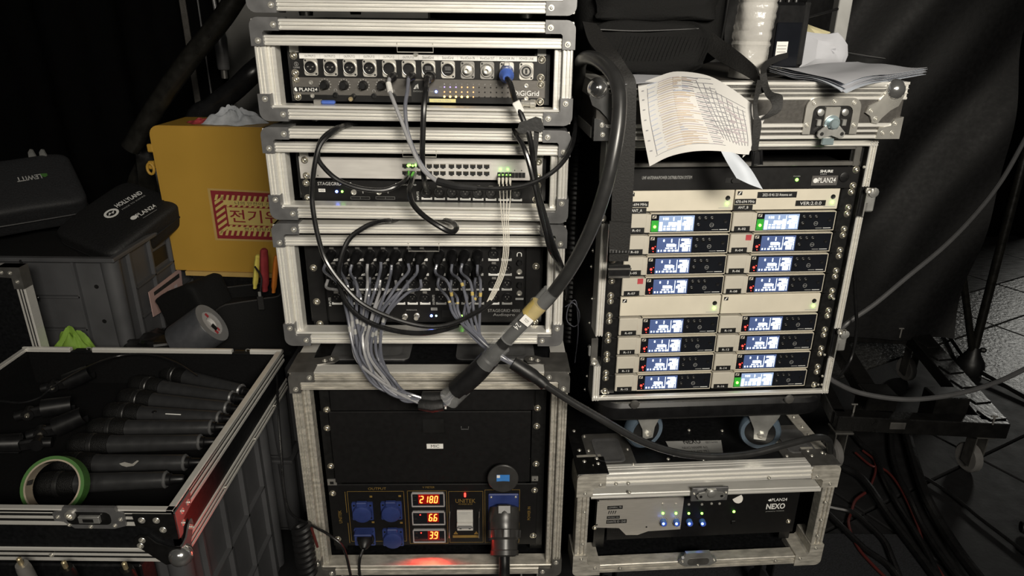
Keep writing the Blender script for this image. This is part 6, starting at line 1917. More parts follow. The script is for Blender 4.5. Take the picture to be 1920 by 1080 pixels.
# yellow electrical box with warning sticker
Fy = Fr(Matrix.Translation(W.p(405, 508, 2.02)) @ Matrix.Rotation(math.radians(-3), 4, 'Z'))
ty = thing('electrical_box', Fy, 'yellow plastic electrical box with a red warning sticker, left of the stack', 'electrical box')
pt = [(283, 246, 1), (292, 239, 1)]
lx, rx = Fy.p(281, 300).x, Fy.p(560, 300).x
zt_y = Fy.p(400, 237).z
prof = []
R_ = .03
poly = [(lx + .045, 0), (rx, 0), (rx, zt_y)]
poly += [((lx + R_ + (Fy.p(284, 262).x - lx)) - R_ * math.sin(a) , zt_y - R_ + R_ * math.cos(a)) for a in [math.pi / 2 * k / 6 for k in range(7)]]
xl0 = Fy.p(282, 262).x
poly = [(xl0 + .004, 0.0), (rx, 0.0), (rx, zt_y)] + [(xl0 + R_ - R_ * math.sin(a), zt_y - R_ + R_ * math.cos(a)) for a in [math.pi / 2 * k / 6 for k in range(7)]]
part('door', MB().prism(poly, 0, .012).prism([(x * .985 + .006, z * .985 + .004) for x, z in poly], -.003, .0), 'yellow_plastic', ty)
part('box', MB().prism([(x, z) for x, z in poly], .012, .17), 'yellow_plastic', ty)
part('plinth', MB().box(xl0 + .05, xl0 + .34, .01, .16, -(Fy.m.translation.z - .5), -.014), 'black_metal', ty)
part('base_trim', MB().box(xl0 + .04, rx, -.010, .17, -.014, .0), 'sticker_edge', ty)
for pyx in ((279, 278), (281, 310)):
    v = Fy.p(*pyx)
    part('hinge_lug', MB().box(v.x - .006, v.x + .012, -.002, .014, v.z - .012, v.z + .012, .003), 'yellow_plastic', ty)
v = Fy.p(283, 316, -.004); part('lock_ring', MB().sweep([(v.x + .014 * math.cos(a) * .7, -.006, v.z + .016 * math.sin(a)) for a in [2 * math.pi * k / 16 for k in range(16)]], .004, 8, closed=True), 'yellow_plastic', ty)
# sticker: a flat part, red and cream bars in the sticker's own slanted outline
def SP(u, v, y=-.0042):   # sticker plane, u right v up in pixels of its corners
    a, b, c, d = (394, 357), (560, 365), (408, 447), (574, 452)
    x = (a[0] * (1 - u) + b[0] * u) * (1 - v) + (c[0] * (1 - u) + d[0] * u) * v
    yv = (a[1] * (1 - u) + b[1] * u) * (1 - v) + (c[1] * (1 - u) + d[1] * u) * v
    q = Fy.p(x, yv, y); return (q.x, q.z)
def quad(u0, v0, u1, v1, y0, y1): return MB().prism([SP(u0, v0), SP(u1, v0), SP(u1, v1), SP(u0, v1)], y0, y1)
stk = part('warning_sticker', quad(-.03, -.04, 1.03, 1.04, -.0036, -.003), 'sticker_edge', ty)
part('red_field', quad(0, 0, 1, 1, -.0039, -.0036), 'sticker_red', stk)
part('cream_panel', quad(.155, .335, .97, .70, -.0045, -.0039), 'sticker_cream', stk)
mb = MB()
for k in range(17):
    u = .03 + .062 * k
    mb.prism([SP(u, .20), SP(u + .03, .20), SP(u + .055, .08), SP(u + .025, .08)], -.0042, -.0039)
    mb.prism([SP(u, .93), SP(u + .03, .93), SP(u + .055, .82), SP(u + .025, .82)], -.0042, -.0039)
    if k > 1:
        mb.prism([SP(u, .325), SP(u + .03, .325), SP(u + .045, .29), SP(u + .015, .29)], -.0042, -.0039)
        mb.prism([SP(u, .745), SP(u + .03, .745), SP(u + .045, .71), SP(u + .015, .71)], -.0042, -.0039)
for k in range(6):
    v_ = .30 + .125 * k
    mb.prism([SP(.028, v_), SP(.028, v_ - .065), SP(.135, v_ - .20), SP(.135, v_ - .135)], -.0042, -.0039)
part('stripes', mb, 'sticker_cream', stk)
part('text_band', quad(.13, .19, .99, .29, -.0044, -.0039), 'sticker_cream', stk)
part('text_band', quad(.13, .745, .99, .825, -.0044, -.0039), 'sticker_cream', stk)
def st_text(s_, u0, v0, u1, v1, m, bold=0.0):
    a, b, c = SP(u0, v1), SP(u1, v1), SP(u0, v0)
    o = bpy.data.objects.new('lettering', text_mesh(s_, m, bold)); COL.objects.link(o); o.parent = stk
    cx, cz = (SP(u0, v0)[0] + SP(u1, v1)[0]) / 2, (SP(u0, v0)[1] + SP(u1, v1)[1]) / 2
    o.location = (cx, -.0048, cz); o.scale = (math.hypot(b[0] - a[0], b[1] - a[1]), 1, abs(c[1] - a[1]))
    o.rotation_euler = (0, -math.atan2(b[1] - a[1], b[0] - a[0]), 0)
st_text('전기위험', .18, .38, .94, .65, 'sticker_red', .01)
st_text('나의 안전이 가정의 행복', .26, .205, .92, .275, 'ink')
st_text('전기 담당자외 조작금지', .32, .752, .94, .815, 'ink')
# cloth on the yellow box
pc = Vector((W.p(440, 232, 2.08).x, 2.08, (Fy.m @ Vector((0, 0, zt_y))).z))
def rag(name, label, pc, hx, hy, hz, m, seed, cat='cloth', nu=34, nv=16, wr=1.0):
    rn = random.Random(seed); ph = [rn.uniform(0, 6) for _ in range(8)]
    def f(u, v):
        a = 2 * math.pi * u
        r = v
        w_ = 1 + wr * (.16 * math.sin(5 * a + ph[0]) + .10 * math.sin(9 * a + ph[1]))
        z = hz * (1 - r ** 2.2) * (1 + wr * (.25 * math.sin(6 * a + 5 * r + ph[2]) + .22 * math.sin(11 * r + 3 * a + ph[3]))) + .12 * wr * hz * math.sin(13 * a + 9 * r + ph[4]) * (1 - r)
        return Vector((hx * r * w_ * math.cos(a), hy * r * w_ * math.sin(a), max(.0008, z)))
    return solo(name, MB().grid(f, nu, nv), m, label, cat, Fr(Matrix.Translation(pc)), smooth=60)
rag('cloth', 'crumpled light grey cloth on top of the yellow box', pc + Vector((.0, 0, 0)), .085, .05, .036, 'grey_cloth', 4)
rag('cloth', 'small dark red cloth beside the grey cloth on the yellow box', pc + Vector((-.10, 0, 0)), .035, .03, .010, 'red_cloth', 6)

# ------------------------------------------------------------------ crates
def crate(F, x0, x1, y0, y1, h, label, m='crate', holes=True, stack=True):
    t = thing('plastic_crate', F, label, 'crate', 'grey plastic crates')
    w_ = .006
    part('front_wall', MB().box(x0, x1, y0, y0 + w_, .006, h - .01), m, t)
    part('back_wall', MB().box(x0, x1, y1 - w_, y1, .006, h - .01), m, t)
    part('side_wall', MB().box(x0, x0 + w_, y0, y1, .006, h - .01), m, t)
    part('side_wall', MB().box(x1 - w_, x1, y0, y1, .006, h - .01), m, t)
    part('base', MB().box(x0, x1, y0, y1, 0, .008), m, t)
    r = .014
    part('rim', MB().box(x0 - r, x1 + r, y0 - r, y0 + w_, h - .012, h, .003).box(x0 - r, x1 + r, y1 - w_, y1 + r, h - .012, h, .003).box(x0 - r, x0 + w_, y0, y1, h - .012, h, .003).box(x1 - w_, x1 + r, y0, y1, h - .012, h, .003), m, t)
    for yy in (y0, y1):
        for xx in (x0, x1):
            part('corner_column', MB().lathe([(.020, .004), (.022, .05), (.024, h - .012)], (xx + (.012 if xx == x0 else -.012), yy + (.012 if yy == y0 else -.012), 0), (0, 0, 1), 16), m, t)
    L = y1 - y0
    for k in range(4):
        y = y0 + .07 + (L - .14) * k / 3
        part('side_rib', MB().box(x1, x1 + .011, y - .003, y + .003, .01, h - .012), m, t)
    part('side_rib', MB().box(x1, x1 + .011, y0 + .07, y1 - .07, h * .60, h * .60 + .005), m, t)
    part('side_rib', MB().box(x1, x1 + .011, y0 + .07, y1 - .07, h * .30, h * .30 + .005), m, t)
    for k in range(3):
        x = x0 + .12 + (x1 - x0 - .22) * k / 2
        part('front_rib', MB().box(x - .003, x + .003, y0 - .011, y0, .01, h - .012), m, t)
    part('front_rib', MB().box(x0 + .1, x1 - .10, y0 - .011, y0, h * .62, h * .62 + .005), m, t)
    part('front_rib', MB().box(x0 + .1, x1 - .10, y0 - .011, y0, h * .30, h * .30 + .005), m, t)
    if holes:
        for z in (h * .72, h * .38):
            part('hole', MB().cyl((x1 - .055, y0 - .0008, z), (x1 - .055, y0 + .001, z), .006, n=12), 'port', t)
        part('hand_hole', MB().box(x1 - .001, x1 + .0015, (y0 + y1) / 2 - .045, (y0 + y1) / 2 + .045, h * .66, h * .66 + .045), 'port', t)
    return t
ZR = .50
Fc1 = Fr(Matrix.Translation((-1.36, 1.95, ZR + .003)))
c_up = crate(Fc1, -.31, .30, -.225, .255, .30, 'grey crate holding the two black zip cases, beside the yellow box')
q0 = Fc1.x(288, 553, .301); 
Fs0 = Fr(Matrix.Identity(4))
# pink label on the side of that crate
ps = [Fc1.x(*q, .313) for q in ((279, 548), (339, 502), (345, 560), (288, 594))]
pk = part('paper_label', MB().add([tuple(q) for q in ps] + [tuple(q + Vector((-.002, 0, 0))) for q in ps], [(3, 2, 1, 0), (4, 5, 6, 7), (0, 1, 5, 4), (1, 2, 6, 5), (2, 3, 7, 6), (3, 0, 4, 7)]), 'pink_paper', c_up, smooth=0)
pk['label'] = 'pink paper label'
def on_lab(u0, v0, u1, v1, m, nm_):
    def g(u, v): return (ps[0] * (1 - u) + ps[1] * u) * (1 - v) + (ps[3] * (1 - u) + ps[2] * u) * v + Vector((.0008, 0, 0))
    qs = [g(u0, v0), g(u1, v0), g(u1, v1), g(u0, v1)]
    part(nm_, MB().add([tuple(q) for q in qs], [(3, 2, 1, 0)]), m, pk, smooth=0)
on_lab(.12, .12, .92, .26, 'ink', 'title_bar'); on_lab(.35, .42, .62, .5, 'print_mauve', 'text_line'); on_lab(.72, .40, .82, .5, 'print_mauve', 'text_line'); on_lab(.42, .62, .9, .86, 'label_black', 'logo_box'); on_lab(.45, .67, .58, .80, 'print_grey', 'logo_mark')
Fc2 = Fr(Matrix.Translation((-1.02, 1.92, .252)))
crate(Fc2, -.40, .40, -.30, .30, .246, 'upper grey crate of the pair behind the microphone case, under the tool bag', holes=True)
Fc3 = Fr(Matrix.Translation((-1.02, 1.92, 0)))
crate(Fc3, -.40, .40, -.30, .30, .25, 'lower grey crate of the pair on the floor behind the microphone case')
Fc4 = Fr(Matrix.Translation((-.91, 1.245, 0)))
crate(Fc4, -.29, .285, -.21, .25, .505, 'tall grey ribbed crate under the open microphone case', holes=False)

solo('dark_slab', MB().box(-.26, .25, 0, .045, 0, .49, .003), 'laminate', 'black slab added to darken the strip under the microphone case front', 'dark slab', Fr(Matrix.Translation((-.91, .965, 0))))  # slab added only to blacken the strip below the microphone case

# black flight case at the far left
v = W.p(36, 502, 1.574)
Fk = Fr(Matrix.Translation((v.x - .28, 1.574, 0)))
tk = thing('flight_case', Fk, 'black upright flight case with aluminium edges at the left picture border', 'flight case', 'cases at the left')
hk = v.z
part('body', MB().box(-.278, .278, .002, .036, 0.0, hk - .002, .002), 'laminate', tk)
part('edge_bar', profile_bar((.28, 0, .0), (.28, 0, hk), (-1, 0, 0), .022, .03), 'alu', tk)
part('edge_bar', profile_bar((-.28, 0, hk), (.28, 0, hk), (0, 0, -1), .022, .03), 'alu', tk)
part('edge_bar', MB().box(-.28, .28, 0, .028, hk - .001, hk + .001), 'alu', tk)
cb = part('corner_bracket', MB().prism([(.281, hk + .001), (.225, hk + .001), (.225, hk - .024), (.256, hk - .026), (.256, hk - .055), (.281, hk - .055)], -.003, .03), 'steel_dark', tk)
for x, z in ((.235, .012), (.256, .013), (.268, .036)): rivet(cb, (x, -.003, hk - z), .005)

# ------------------------------------------------------------------ zip cases in the crate
def zipcase(F, hx, hy, hz, m, name, label, e=.28, seed=1):
    t = thing(name, F, label, 'zip case', 'black zip cases')
    part('shell', pillow(0, 0, hz, hx, hy, hz, e, 40, 22, seed, .0015), m, t)
    pts = []
    def sg(v, p): return math.copysign(abs(v) ** p, v)
    for k in range(48):
        a = 2 * math.pi * k / 48
        pts.append((sg(math.cos(a), e) * hx * 1.004, sg(math.sin(a), e) * hy * 1.004, hz * .95))
    part('zipper', MB().sweep(pts, .003, 6, closed=True), 'rubber', t)
    return t
zc = W.p(217, 385, 1.93)
RH = Matrix(((.4556, -.8894, -.0364), (.8057, .4294, -.408), (.3785, .1565, .9123)))
Fh = Fr(Matrix.Translation(Vector((-1.166, 1.973, .852)) - RH.col[2] * .09) @ RH.to_4x4())
th = zipcase(Fh, .136, .126, .045, 'eva', 'zip_case', 'black zip case with white lettering and round logo, leaning in the crate')
def tops(F, px, py, z): return F.z(px, py, z)
zh = .0925
def ztext(s_, px0, py0, px1, py1, h_, m, bold=0.0, F=Fh, t=th, z=zh, flip=False):
    a, b = F.z(px0, py0, z), F.z(px1, py1, z)
    d = b - a
    o = bpy.data.objects.new('lettering', text_mesh(s_, m, bold)); COL.objects.link(o); o.parent = t
    c = (a + b) / 2
    o.location = (c.x, c.y, z); o.scale = (d.length, 1, h_)
    o.rotation_euler = (math.radians(-90), 0, math.atan2(d.y, d.x))
    return o
ztext('HOLLYLAND', 217, 387, 265, 360, .022, 'print_white', .02)
ztext('MADE TO INSPIRE', 229, 393, 272, 366, .007, 'print_grey')
ztext('PLAN24', 256, 405, 291, 385, .020, 'print_white', .012)
v = Fh.z(209, 400, zh); part('logo_ring', MB().lathe([(.021, 0), (.021, .0008), (.014, .0008), (.014, 0)], v, (0, 0, 1), 28, False), 'print_white', th)
part('logo_bolt', MB().add([(v.x - .014, v.y - .005, v.z + .001), (v.x - .002, v.y + .008, v.z + .001), (v.x, v.y, v.z + .001), (v.x + .014, v.y + .005, v.z + .001), (v.x + .002, v.y - .008, v.z + .001), (v.x, v.y, v.z + .001)], [(0, 5, 1), (3, 2, 4)]), 'print_white', th, smooth=0)
v = Fh.z(251, 408, zh); part('label_dot', MB().cyl(v, v + Vector((0, 0, .0006)), .0095, n=18), 'print_white', th)
a_ = Fh.z(244, 398, zh)
ztext('__________', 268, 409, 294, 393, .0015, 'print_grey')
zl_ = W.p(60, 350, 2.0)
RL = Matrix(((.747, -.5551, .3658), (.6646, .6107, -.4305), (.0156, .5647, .8252)))
Fl_ = Fr(Matrix.Translation(Vector((-1.46, 2.018, .932)) - RL.col[2] * .11) @ RL.to_4x4())
tl_ = zipcase(Fl_, .152, .108, .055, 'eva_grey', 'zip_case', 'dark grey zip case with upside-down lettering at the far left', .22, 4)
ztext('LEWITT', 78, 330, 31, 337, .019, 'print_grey', .02, Fl_, tl_, .1125)
v = Fl_.z(83, 328, .1125); part('logo_mark', MB().prism([(v.x + .008, v.y + .005), (v.x - .009, v.y + .007), (v.x - .008, v.y - .004), (v.x, v.y - .010), (v.x + .008, v.y - .004)], 0, .0006, Matrix.Translation((0, 0, .1125)) @ Matrix(((1, 0, 0, 0), (0, 0, 1, 0), (0, 1, 0, 0), (0, 0, 0, 1)))), 'green_tape', tl_)
# pale ears of a clip behind it
for i, px in enumerate((60, 81)):
    v = W.p(px, 288, 2.14)
    solo('metal_clip', MB().prism([(-.012, -.02), (.014, -.02), (.004, .012), (-.002, .014), (-.010, .004)], -.003, .003), 'zinc', ('left' if i == 0 else 'right') + ' one of two pale clip tips above the dark grey zip case', 'clip', Fr(Matrix.Translation(v)), 'clip tips')
# under bag filling the crate so the cases rest on something
pc = Fc1.m @ Vector((-.08, .02, .010))
solo('soft_pouch', pillow(0, 0, .125, .20, .20, .122, .4, 26, 16, 9, .006), 'fabric', 'black soft pouch under the zip cases inside the crate', 'pouch', Fr(Matrix.Translation(pc)))
cable([(38, 488, 1.71), (42, 505, 1.695), (45, 530, 1.69), (55, 550, 1.69), (70, 556, 1.685), (72, 562, 1.685), (60, 560, 1.685), (52, 552, 1.685)], .0028, 'cable', 'thin black cord dangling over the rim of the upper crate', group='loose leads')
# black nylon bag behind
v = W.p(255, 305, 2.3)
solo('nylon_bag', pillow(0, 0, .50, .075, .09, .50, .5, 30, 24, 12, .012), 'tube_black', 'glossy black nylon bag between the zip case and the yellow box', 'bag', Fr(Matrix.Translation((v.x + .03, 2.36, .002))))

# ------------------------------------------------------------------ tool bag, pouch, tape, lime cloth
ZT = .498 + .002
v = W.p(465, 590, 1.80)
Fb = Fr(Matrix.Translation((v.x, 1.82, ZT)) @ Matrix.Rotation(math.radians(8), 4, 'Z'))
tb_ = thing('tool_bag', Fb, 'black open tool bag with red and orange tools beside the stack', 'tool bag')
def bagwall(u, v):
    a = 2 * math.pi * u
    def sg(q, p): return math.copysign(abs(q) ** p, q)
    top = .165 + .035 * math.cos(a - .3) + .012 * math.sin(3 * a)
    f_ = 1 - .18 * v ** 2 + .03 * math.sin(5 * a + 4 * v)
    return (.125 * f_ * sg(math.cos(a), .45), .085 * f_ * sg(math.sin(a), .45), .001 + top * v)
part('body', MB().grid(bagwall, 44, 12, .004).box(-.118, .118, -.078, .078, .001, .012, .003), 'fabric', tb_)
part('inner_pocket', pillow(.0, .01, .075, .085, .055, .062, .4, 24, 14, 22, .004), 'fabric', tb_)
part('rim_tape', MB().sweep([bagwall(k / 44, 1) for k in range(44)], .003, 6, closed=True), 'webbing', tb_)
a = Fb.p(465, 555, -.088)
part('zip_tape', MB().sweep(smoothpath([Fb.p(478, 500, -.06), Fb.p(490, 520, -.09), Fb.p(488, 548, -.096)], 5), .0025, 6), 'webbing', tb_)
v = Fb.p(487, 552, -.098); zp = part('zip_puller', MB().box(v.x - .004, v.x + .004, -.100, -.097, v.z - .006, v.z + .008, .001), 'zinc', tb_)
part('puller_tab', MB().box(v.x - .008, v.x + .008, -.100, -.098, v.z - .045, v.z - .006, .001), 'webbing', zp)
def tool(px, py, py2, y, m, label, r=.012, nm='hand_tool', dx=.0):
    a, b = Fb.m @ Fb.p(px, py, y), Fb.m @ Fb.p(px + dx, py2, y)
    b = Vector((a.x + (b.x - a.x), a.y, b.z))
    o = solo(nm, MB().sweep(smoothpath([Vector((0, 0, 0)), (b - a) * .35, (b - a) * .8, b - a], 4), [r * .7] * 2 + [r] * 7 + [r * .9] * 3 + [r * .5], 10, flat=.7), m, label, 'tool', Fr(Matrix.Translation(a)), 'tools in the tool bag')
    return o
tool(478, 540, 477, .0, 'yellow_grip', 'yellow plier handle sticking out of the tool bag', .011, dx=6)
tool(497, 545, 466, -.01, 'red_cloth', 'dark red tool handle sticking up in the tool bag', .016, dx=-2)
tool(513, 548, 478, .0, 'orange_plastic', 'orange and black tool handle beside the stack edge', .011, dx=6)
v = W.p(345, 560, 1.80)
solo('folded_pouch', pillow(0, 0, .075, .095, .06, .074, .25, 30, 18, 31, .004).xf(Matrix.Translation((0, 0, .03)) @ Matrix.Rotation(math.radians(-24), 4, 'Y') @ Matrix.Translation((0, 0, .012))), 'fabric', 'black soft pouch between the pink label and the tool bag', 'pouch', Fr(Matrix.Translation((v.x + .045, 1.83, ZT)) @ Matrix.Rotation(math.radians(-25), 4, 'Z')))
v = W.p(300, 625, 1.68)
solo('black_wrap', pillow(0, 0, .045, .10, .055, .044, .6, 30, 18, 33, .010), 'plastic', 'crinkled black plastic wrap beside the big tape roll', 'wrap', Fr(Matrix.Translation((v.x, 1.70, ZT)) @ Matrix.Rotation(math.radians(20), 4, 'Z')))
# big grey tape roll
v = W.p(398, 605, 1.67)
ctp = Vector((v.x, 1.67, v.z))
axt = Vector((.78, .10, .55)).normalized()
Ftp = Fr(Matrix.Translation(ctp))
ttp = thing('tape_roll', Ftp, 'wide grey tape roll lying on its side behind the microphone case', 'tape roll', 'tape rolls')
ro = .058
part('tape_body', MB().lathe([(ro - .002, -.105), (ro, -.103), (ro, -.002), (ro - .001, 0), (ro - .010, 0), (ro - .010, -.004)], (0, 0, 0), axt, 40, False), 'grey_tape_side', ttp)
part('end_face', MB().lathe([(ro - .001, .0003), (.036, .0003), (.036, -.006)], (0, 0, 0), axt, 40, False), 'tape_grey_ring', ttp)
ic = part('core_insert', MB().lathe([(.036, -.003), (.018, -.003), (.016, -.012), (.0002, -.012)], (0, 0, 0), axt, 40, False), 'tape_white', ttp)
part('far_face', MB().lathe([(ro - .002, -.105), (.0005, -.105)], (0, 0, 0), axt, 40, False), 'tape_grey_ring', ttp)
ua = Vector((0, 0, 1)); ub = axt.cross(ua).normalized(); ua = ub.cross(axt)
for k, (x, z, mm, s) in enumerate(((-.012, .022, 'red_sticker', .006), (.004, -.012, 'label_black', .009), (.012, -.024, 'red_sticker', .006), (-.004, -.024, 'red_sticker', .005))):
    c = ub * x + ua * z - axt * .0026
    part('print_mark', MB().add([tuple(c + ub * a * s + ua * b * s) for a, b in ((-1, -1), (1, -1), (1, 1), (-1, 1))], [(0, 1, 2, 3)]), mm, ic, smooth=0)
v = W.p(108, 645, 1.60)
rag('cloth', 'lime green cloth behind the microphone case at the left', Vector((v.x, 1.655, ZT)), .078, .045, .112, 'lime_cloth', 18, nu=60, nv=24, wr=.38)

# ------------------------------------------------------------------ microphone case
X0, X1, Y0, Y1, ZB, ZTp = -1.225, -.575, .955, 1.562, .5075, .62
Fmc = Fr(Matrix.Translation(((X0 + X1) / 2, Y0, ZB)))
hx, dp, hz_ = (X1 - X0) / 2, Y1 - Y0, ZTp - ZB
tmc = thing('microphone_case', Fmc, 'open black case with aluminium edges holding a row of microphones', 'flight case', 'cases at the left')
part('front_wall', MB().box(-hx + .002, hx - .002, .002, .011, .004, hz_ - .006), 'laminate', tmc)
part('back_wall', MB().box(-hx + .002, hx - .002, dp - .011, dp - .002, .004, hz_ - .006), 'laminate', tmc)
for s in (-1, 1): part('side_wall', MB().box(s * (hx - .011), s * (hx - .002), .002, dp - .002, .004, hz_ - .006), 'laminate', tmc)
part('floor_panel', MB().box(-hx + .002, hx - .002, .002, dp - .002, 0, .008), 'laminate', tmc)
part('foam_lining', MB().box(-hx + .011, hx - .011, .011, dp - .011, .008, .020).box(-hx + .011, -hx + .016, .011, dp - .011, .02, hz_ - .01).box(hx - .016, hx - .011, .011, dp - .011, .02, hz_ - .01).box(-hx + .016, hx - .016, dp - .016, dp - .011, .02, hz_ - .01).box(-hx + .016, hx - .016, .011, .016, .02, hz_ - .01), 'foam', tmc)
part('edge_bar', profile_bar((-hx, 0, hz_), (hx, 0, hz_), (0, 0, -1), .034, .003, 0, 2), 'alu', tmc)
part('edge_bar', profile_bar((-hx, 0, 0), (hx, 0, 0), (0, 0, 1), .030, .003, 0, 2), 'alu', tmc)
part('edge_lip', MB().box(-hx, hx, 0, .012, hz_ - .006, hz_ + .001, .001), 'alu', tmc)
for x0, x1 in ((-hx, -.205), (-.150, .200), (.245, hx)):
    part('edge_lip', MB().box(x0, x1, dp - .014, dp, hz_ - .008, hz_ + .001, .001).box(x0, x1, dp - .012, dp - .005, hz_, hz_ + .004, .001), 'alu', tmc)
for x in (-.178, .222):
    hg = part('hinge', MB().box(x - .02, x + .02, dp - .006, dp + .004, hz_ - .020, hz_ - .004, .001), 'black_metal', tmc)
    part('hinge_ring', MB().sweep([(x + .016 + .006 * math.cos(a), dp - .004, hz_ - .002 + .004 * math.sin(a)) for a in [2 * math.pi * k / 12 for k in range(12)]], .0012, 6, closed=True), 'rivet', hg)
R90 = Matrix.Rotation(math.radians(90), 4, 'Z')
for s in (-1, 1):
    M_ = Matrix.Translation((s * hx, 0, 0)) @ (R90 if s > 0 else Matrix.Translation((0, dp, 0)) @ R90.inverted())
    part('edge_bar', profile_bar((0, 0, hz_), (dp, 0, hz_), (0, 0, -1), .034, .003, 0, 2).xf(M_), 'alu', tmc)
    part('edge_bar', profile_bar((0, 0, 0), (dp, 0, 0), (0, 0, 1), .030, .003, 0, 2).xf(M_), 'alu', tmc)
    part('edge_lip', MB().box(s * hx, s * (hx - .013), 0, dp, hz_ - .006, hz_ + .001, .001), 'alu', tmc)
for y in (.19, .36, .50): rivet(tmc, (hx + .0005, y, .014), .0045, (0, 0, math.radians(90)))
for x in (-.13, .095, -.28): rivet(tmc, (x, -.0005, .014), .0045)
# right front corner: plates and ball
cpf = part('corner_plate', MB().prism([(hx + .002, hz_ - .006), (hx - .070, hz_ - .006), (hx - .068, hz_ - .032), (hx - .040, hz_ - .034), (hx - .022, hz_ - .058), (hx + .002, hz_ - .058)], -.003, .0), 'black_metal', tmc)
for x, z in ((.055, .018), (.030, .018), (.022, .038)): rivet(cpf, (hx - x, -.003, hz_ - z), .0062)
cps = part('corner_plate', MB().prism([(0, hz_ - .004), (.060, hz_ - .004), (.052, hz_ - .030), (.024, hz_ - .034), (.012, hz_ - .058), (0, hz_ - .058)], -.003, 0).xf(Matrix.Translation((hx, 0, 0)) @ R90), 'steel', tmc)
for y, z in ((.045, .018), (.022, .018), (.018, .040)): rivet(cps, (hx + .003, y, hz_ - z), .006, (0, 0, math.radians(90)))
bc = part('ball_corner', MB().ball((hx - .004, .004, .014), .021, 10), 'chrome', tmc)
part('ball_bracket', MB().prism([(hx - .075, .055), (hx - .066, .062), (hx - .052, .060), (hx - .040, .046), (hx - .018, .036), (hx + .002, .036), (hx + .002, .004), (hx - .030, -.002), (hx - .060, .026), (hx - .076, .042)], -.004, -.001), 'black_metal', bc)
for x, z in ((.062, .052), (.067, .040)): rivet(bc, (hx - x, -.004, z), .006)
part('ball_bracket', MB().prism([(0, .036), (.018, .040), (.034, .056), (.046, .058), (.048, .046), (.030, .022), (.022, .0), (0, .0)], -.004, -.001).xf(Matrix.Translation((hx, 0, 0)) @ R90), 'chrome', bc)
for y, z in ((.034, .050), (.040, .044)): rivet(bc, (hx + .004, y, z), .0045, (0, 0, math.radians(90)))
# latch dish on the front
v = Fmc.p(168, 972, -.003)
ldz = part('latch_dish', MB().prism([(v.x + x, v.z + z) for x, z in ((-.060, .012), (-.045, .014), (-.040, .024), (.048, .024), (.050, .014), (.060, .012), (.060, -.014), (.040, -.020), (-.028, -.020), (-.045, -.006), (-.060, -.004))], -.005, .001), 'steel', tmc)
part('dish_cup', MB().prism([(v.x + x, v.z + z + .002) for x, z in plate_poly(.076, .026, .009)], -.0058, -.005), 'black_metal', ldz)
part('catch', MB().box(v.x - .014, v.x + .022, -.012, -.0055, v.z - .004, v.z + .010, .001), 'zinc', ldz)
part('catch_slot', MB().box(v.x - .006, v.x + .012, -.0126, -.012, v.z - .001, v.z + .006), 'port', ldz)
part('catch_roller', MB().lathe([(.009, 0), (.009, .005), (.005, .006), (.0045, .001), (.0002, .001)], (v.x - .028, -.005, v.z + .010), (0, -1, 0), 14), 'rivet', ldz)
for x, z in ((-.052, .004), (-.036, -.012), (0, -.016), (.042, -.013), (.054, .0)): rivet(ldz, (v.x + x, -.005, v.z + z), .004)

# microphones
mics = [((304.5, 696.7), (453.6, 733)), ((245, 720), (436.5, 745.6)), ((223.6, 745.6), (428, 765)), ((196.8, 773), (413, 784)), ((165, 805), (398, 801)), ((128, 835), (377, 828.7)), ((100, 871), (349, 867)), ((66, 909.6), (313, 899))]
where = ['farthest', 'second farthest', 'third farthest', 'fourth farthest', 'fourth nearest', 'third nearest', 'second nearest', 'nearest']
mzz = ZB + .020 + .0225
for i, ((ax_, ay_), (bx_, by_)) in enumerate(mics):
    a, b = W.z(ax_, ay_, mzz), W.z(bx_, by_, mzz - .002)
    d = (b - a); L = d.length
    Fq_ = Fr(Matrix.Translation(a))
    extra = {6: ', with a torn silver sticker', 3: ', with a small white line'}.get(i, '')
    t = thing('microphone', Fq_, '%s black handheld microphone in the open case%s' % (where[i], extra), 'microphone', 'handheld microphones in the open case')
    u = d.normalized()
    hl = L * .32
    part('grille', MB().lathe([(0.0022, .0), (0.0134, .002), (0.0218, .010), (0.0252, .022), (0.0252, hl * .50), (0.0230, hl * .52)], (0, 0, 0), u, 22), 'mic_grille', t)
    part('ring', MB().lathe([(0.0241, hl * .52), (0.0255, hl * .54), (0.0255, hl * .62), (0.0241, hl * .64)], (0, 0, 0), u, 22), 'mic_ring', t)
    part('neck', MB().lathe([(0.0230, hl * .64), (0.0241, hl * .72), (0.0224, hl)], (0, 0, 0), u, 22), 'mic_grille', t)
    part('body', MB().lathe([(0.0205, hl), (0.0192, hl + .01), (0.0172, L * .75), (0.0166, L - .004), (0.0156, L)], (0, 0, 0), u, 22), 'mic_body', t)
    part('end_ring', MB().lathe([(.0168, L - .004), (.0174, L - .002), (.0150, L + .001)], (0, 0, 0), u, 22), 'steel', t)
    part('antenna', MB().lathe([(.0125, L), (.0120, L + .008), (.0095, L + .010), (.0085, L + .030), (.006, L + .034)], (0, 0, 0), u, 16), 'plastic', t)
    if i == 6:
        c = u * L * .62 + Vector((0, -.0150, .0152)); part('silver_sticker', MB().add([tuple(c + u * x + Vector((0, -.75 * y, -.65 * y))) for x, y in ((-.022, .004), (-.012, .001), (.004, .005), (.012, -.002), (.016, -.001), (.008, .009), (-.006, .011), (-.016, .008))], [tuple(range(8))]), 'plate', t, smooth=0)
    if i == 3:
        c = u * L * .63 + Vector((0, -.0150, .0152)); part('white_line', MB().add([tuple(c + u * x + Vector((0, -.7 * y, -.7 * y))) for x, y in ((-.018, 0), (.018, 0), (.018, .002), (-.018, .002))], [(3, 2, 1, 0)]), 'print_white', t, smooth=0)
        c = u * L * .46 + Vector((0, -.010, .015)); part('power_switch', MB().ball(c, .006, 6, 1, 1, .4), 'plastic', t)

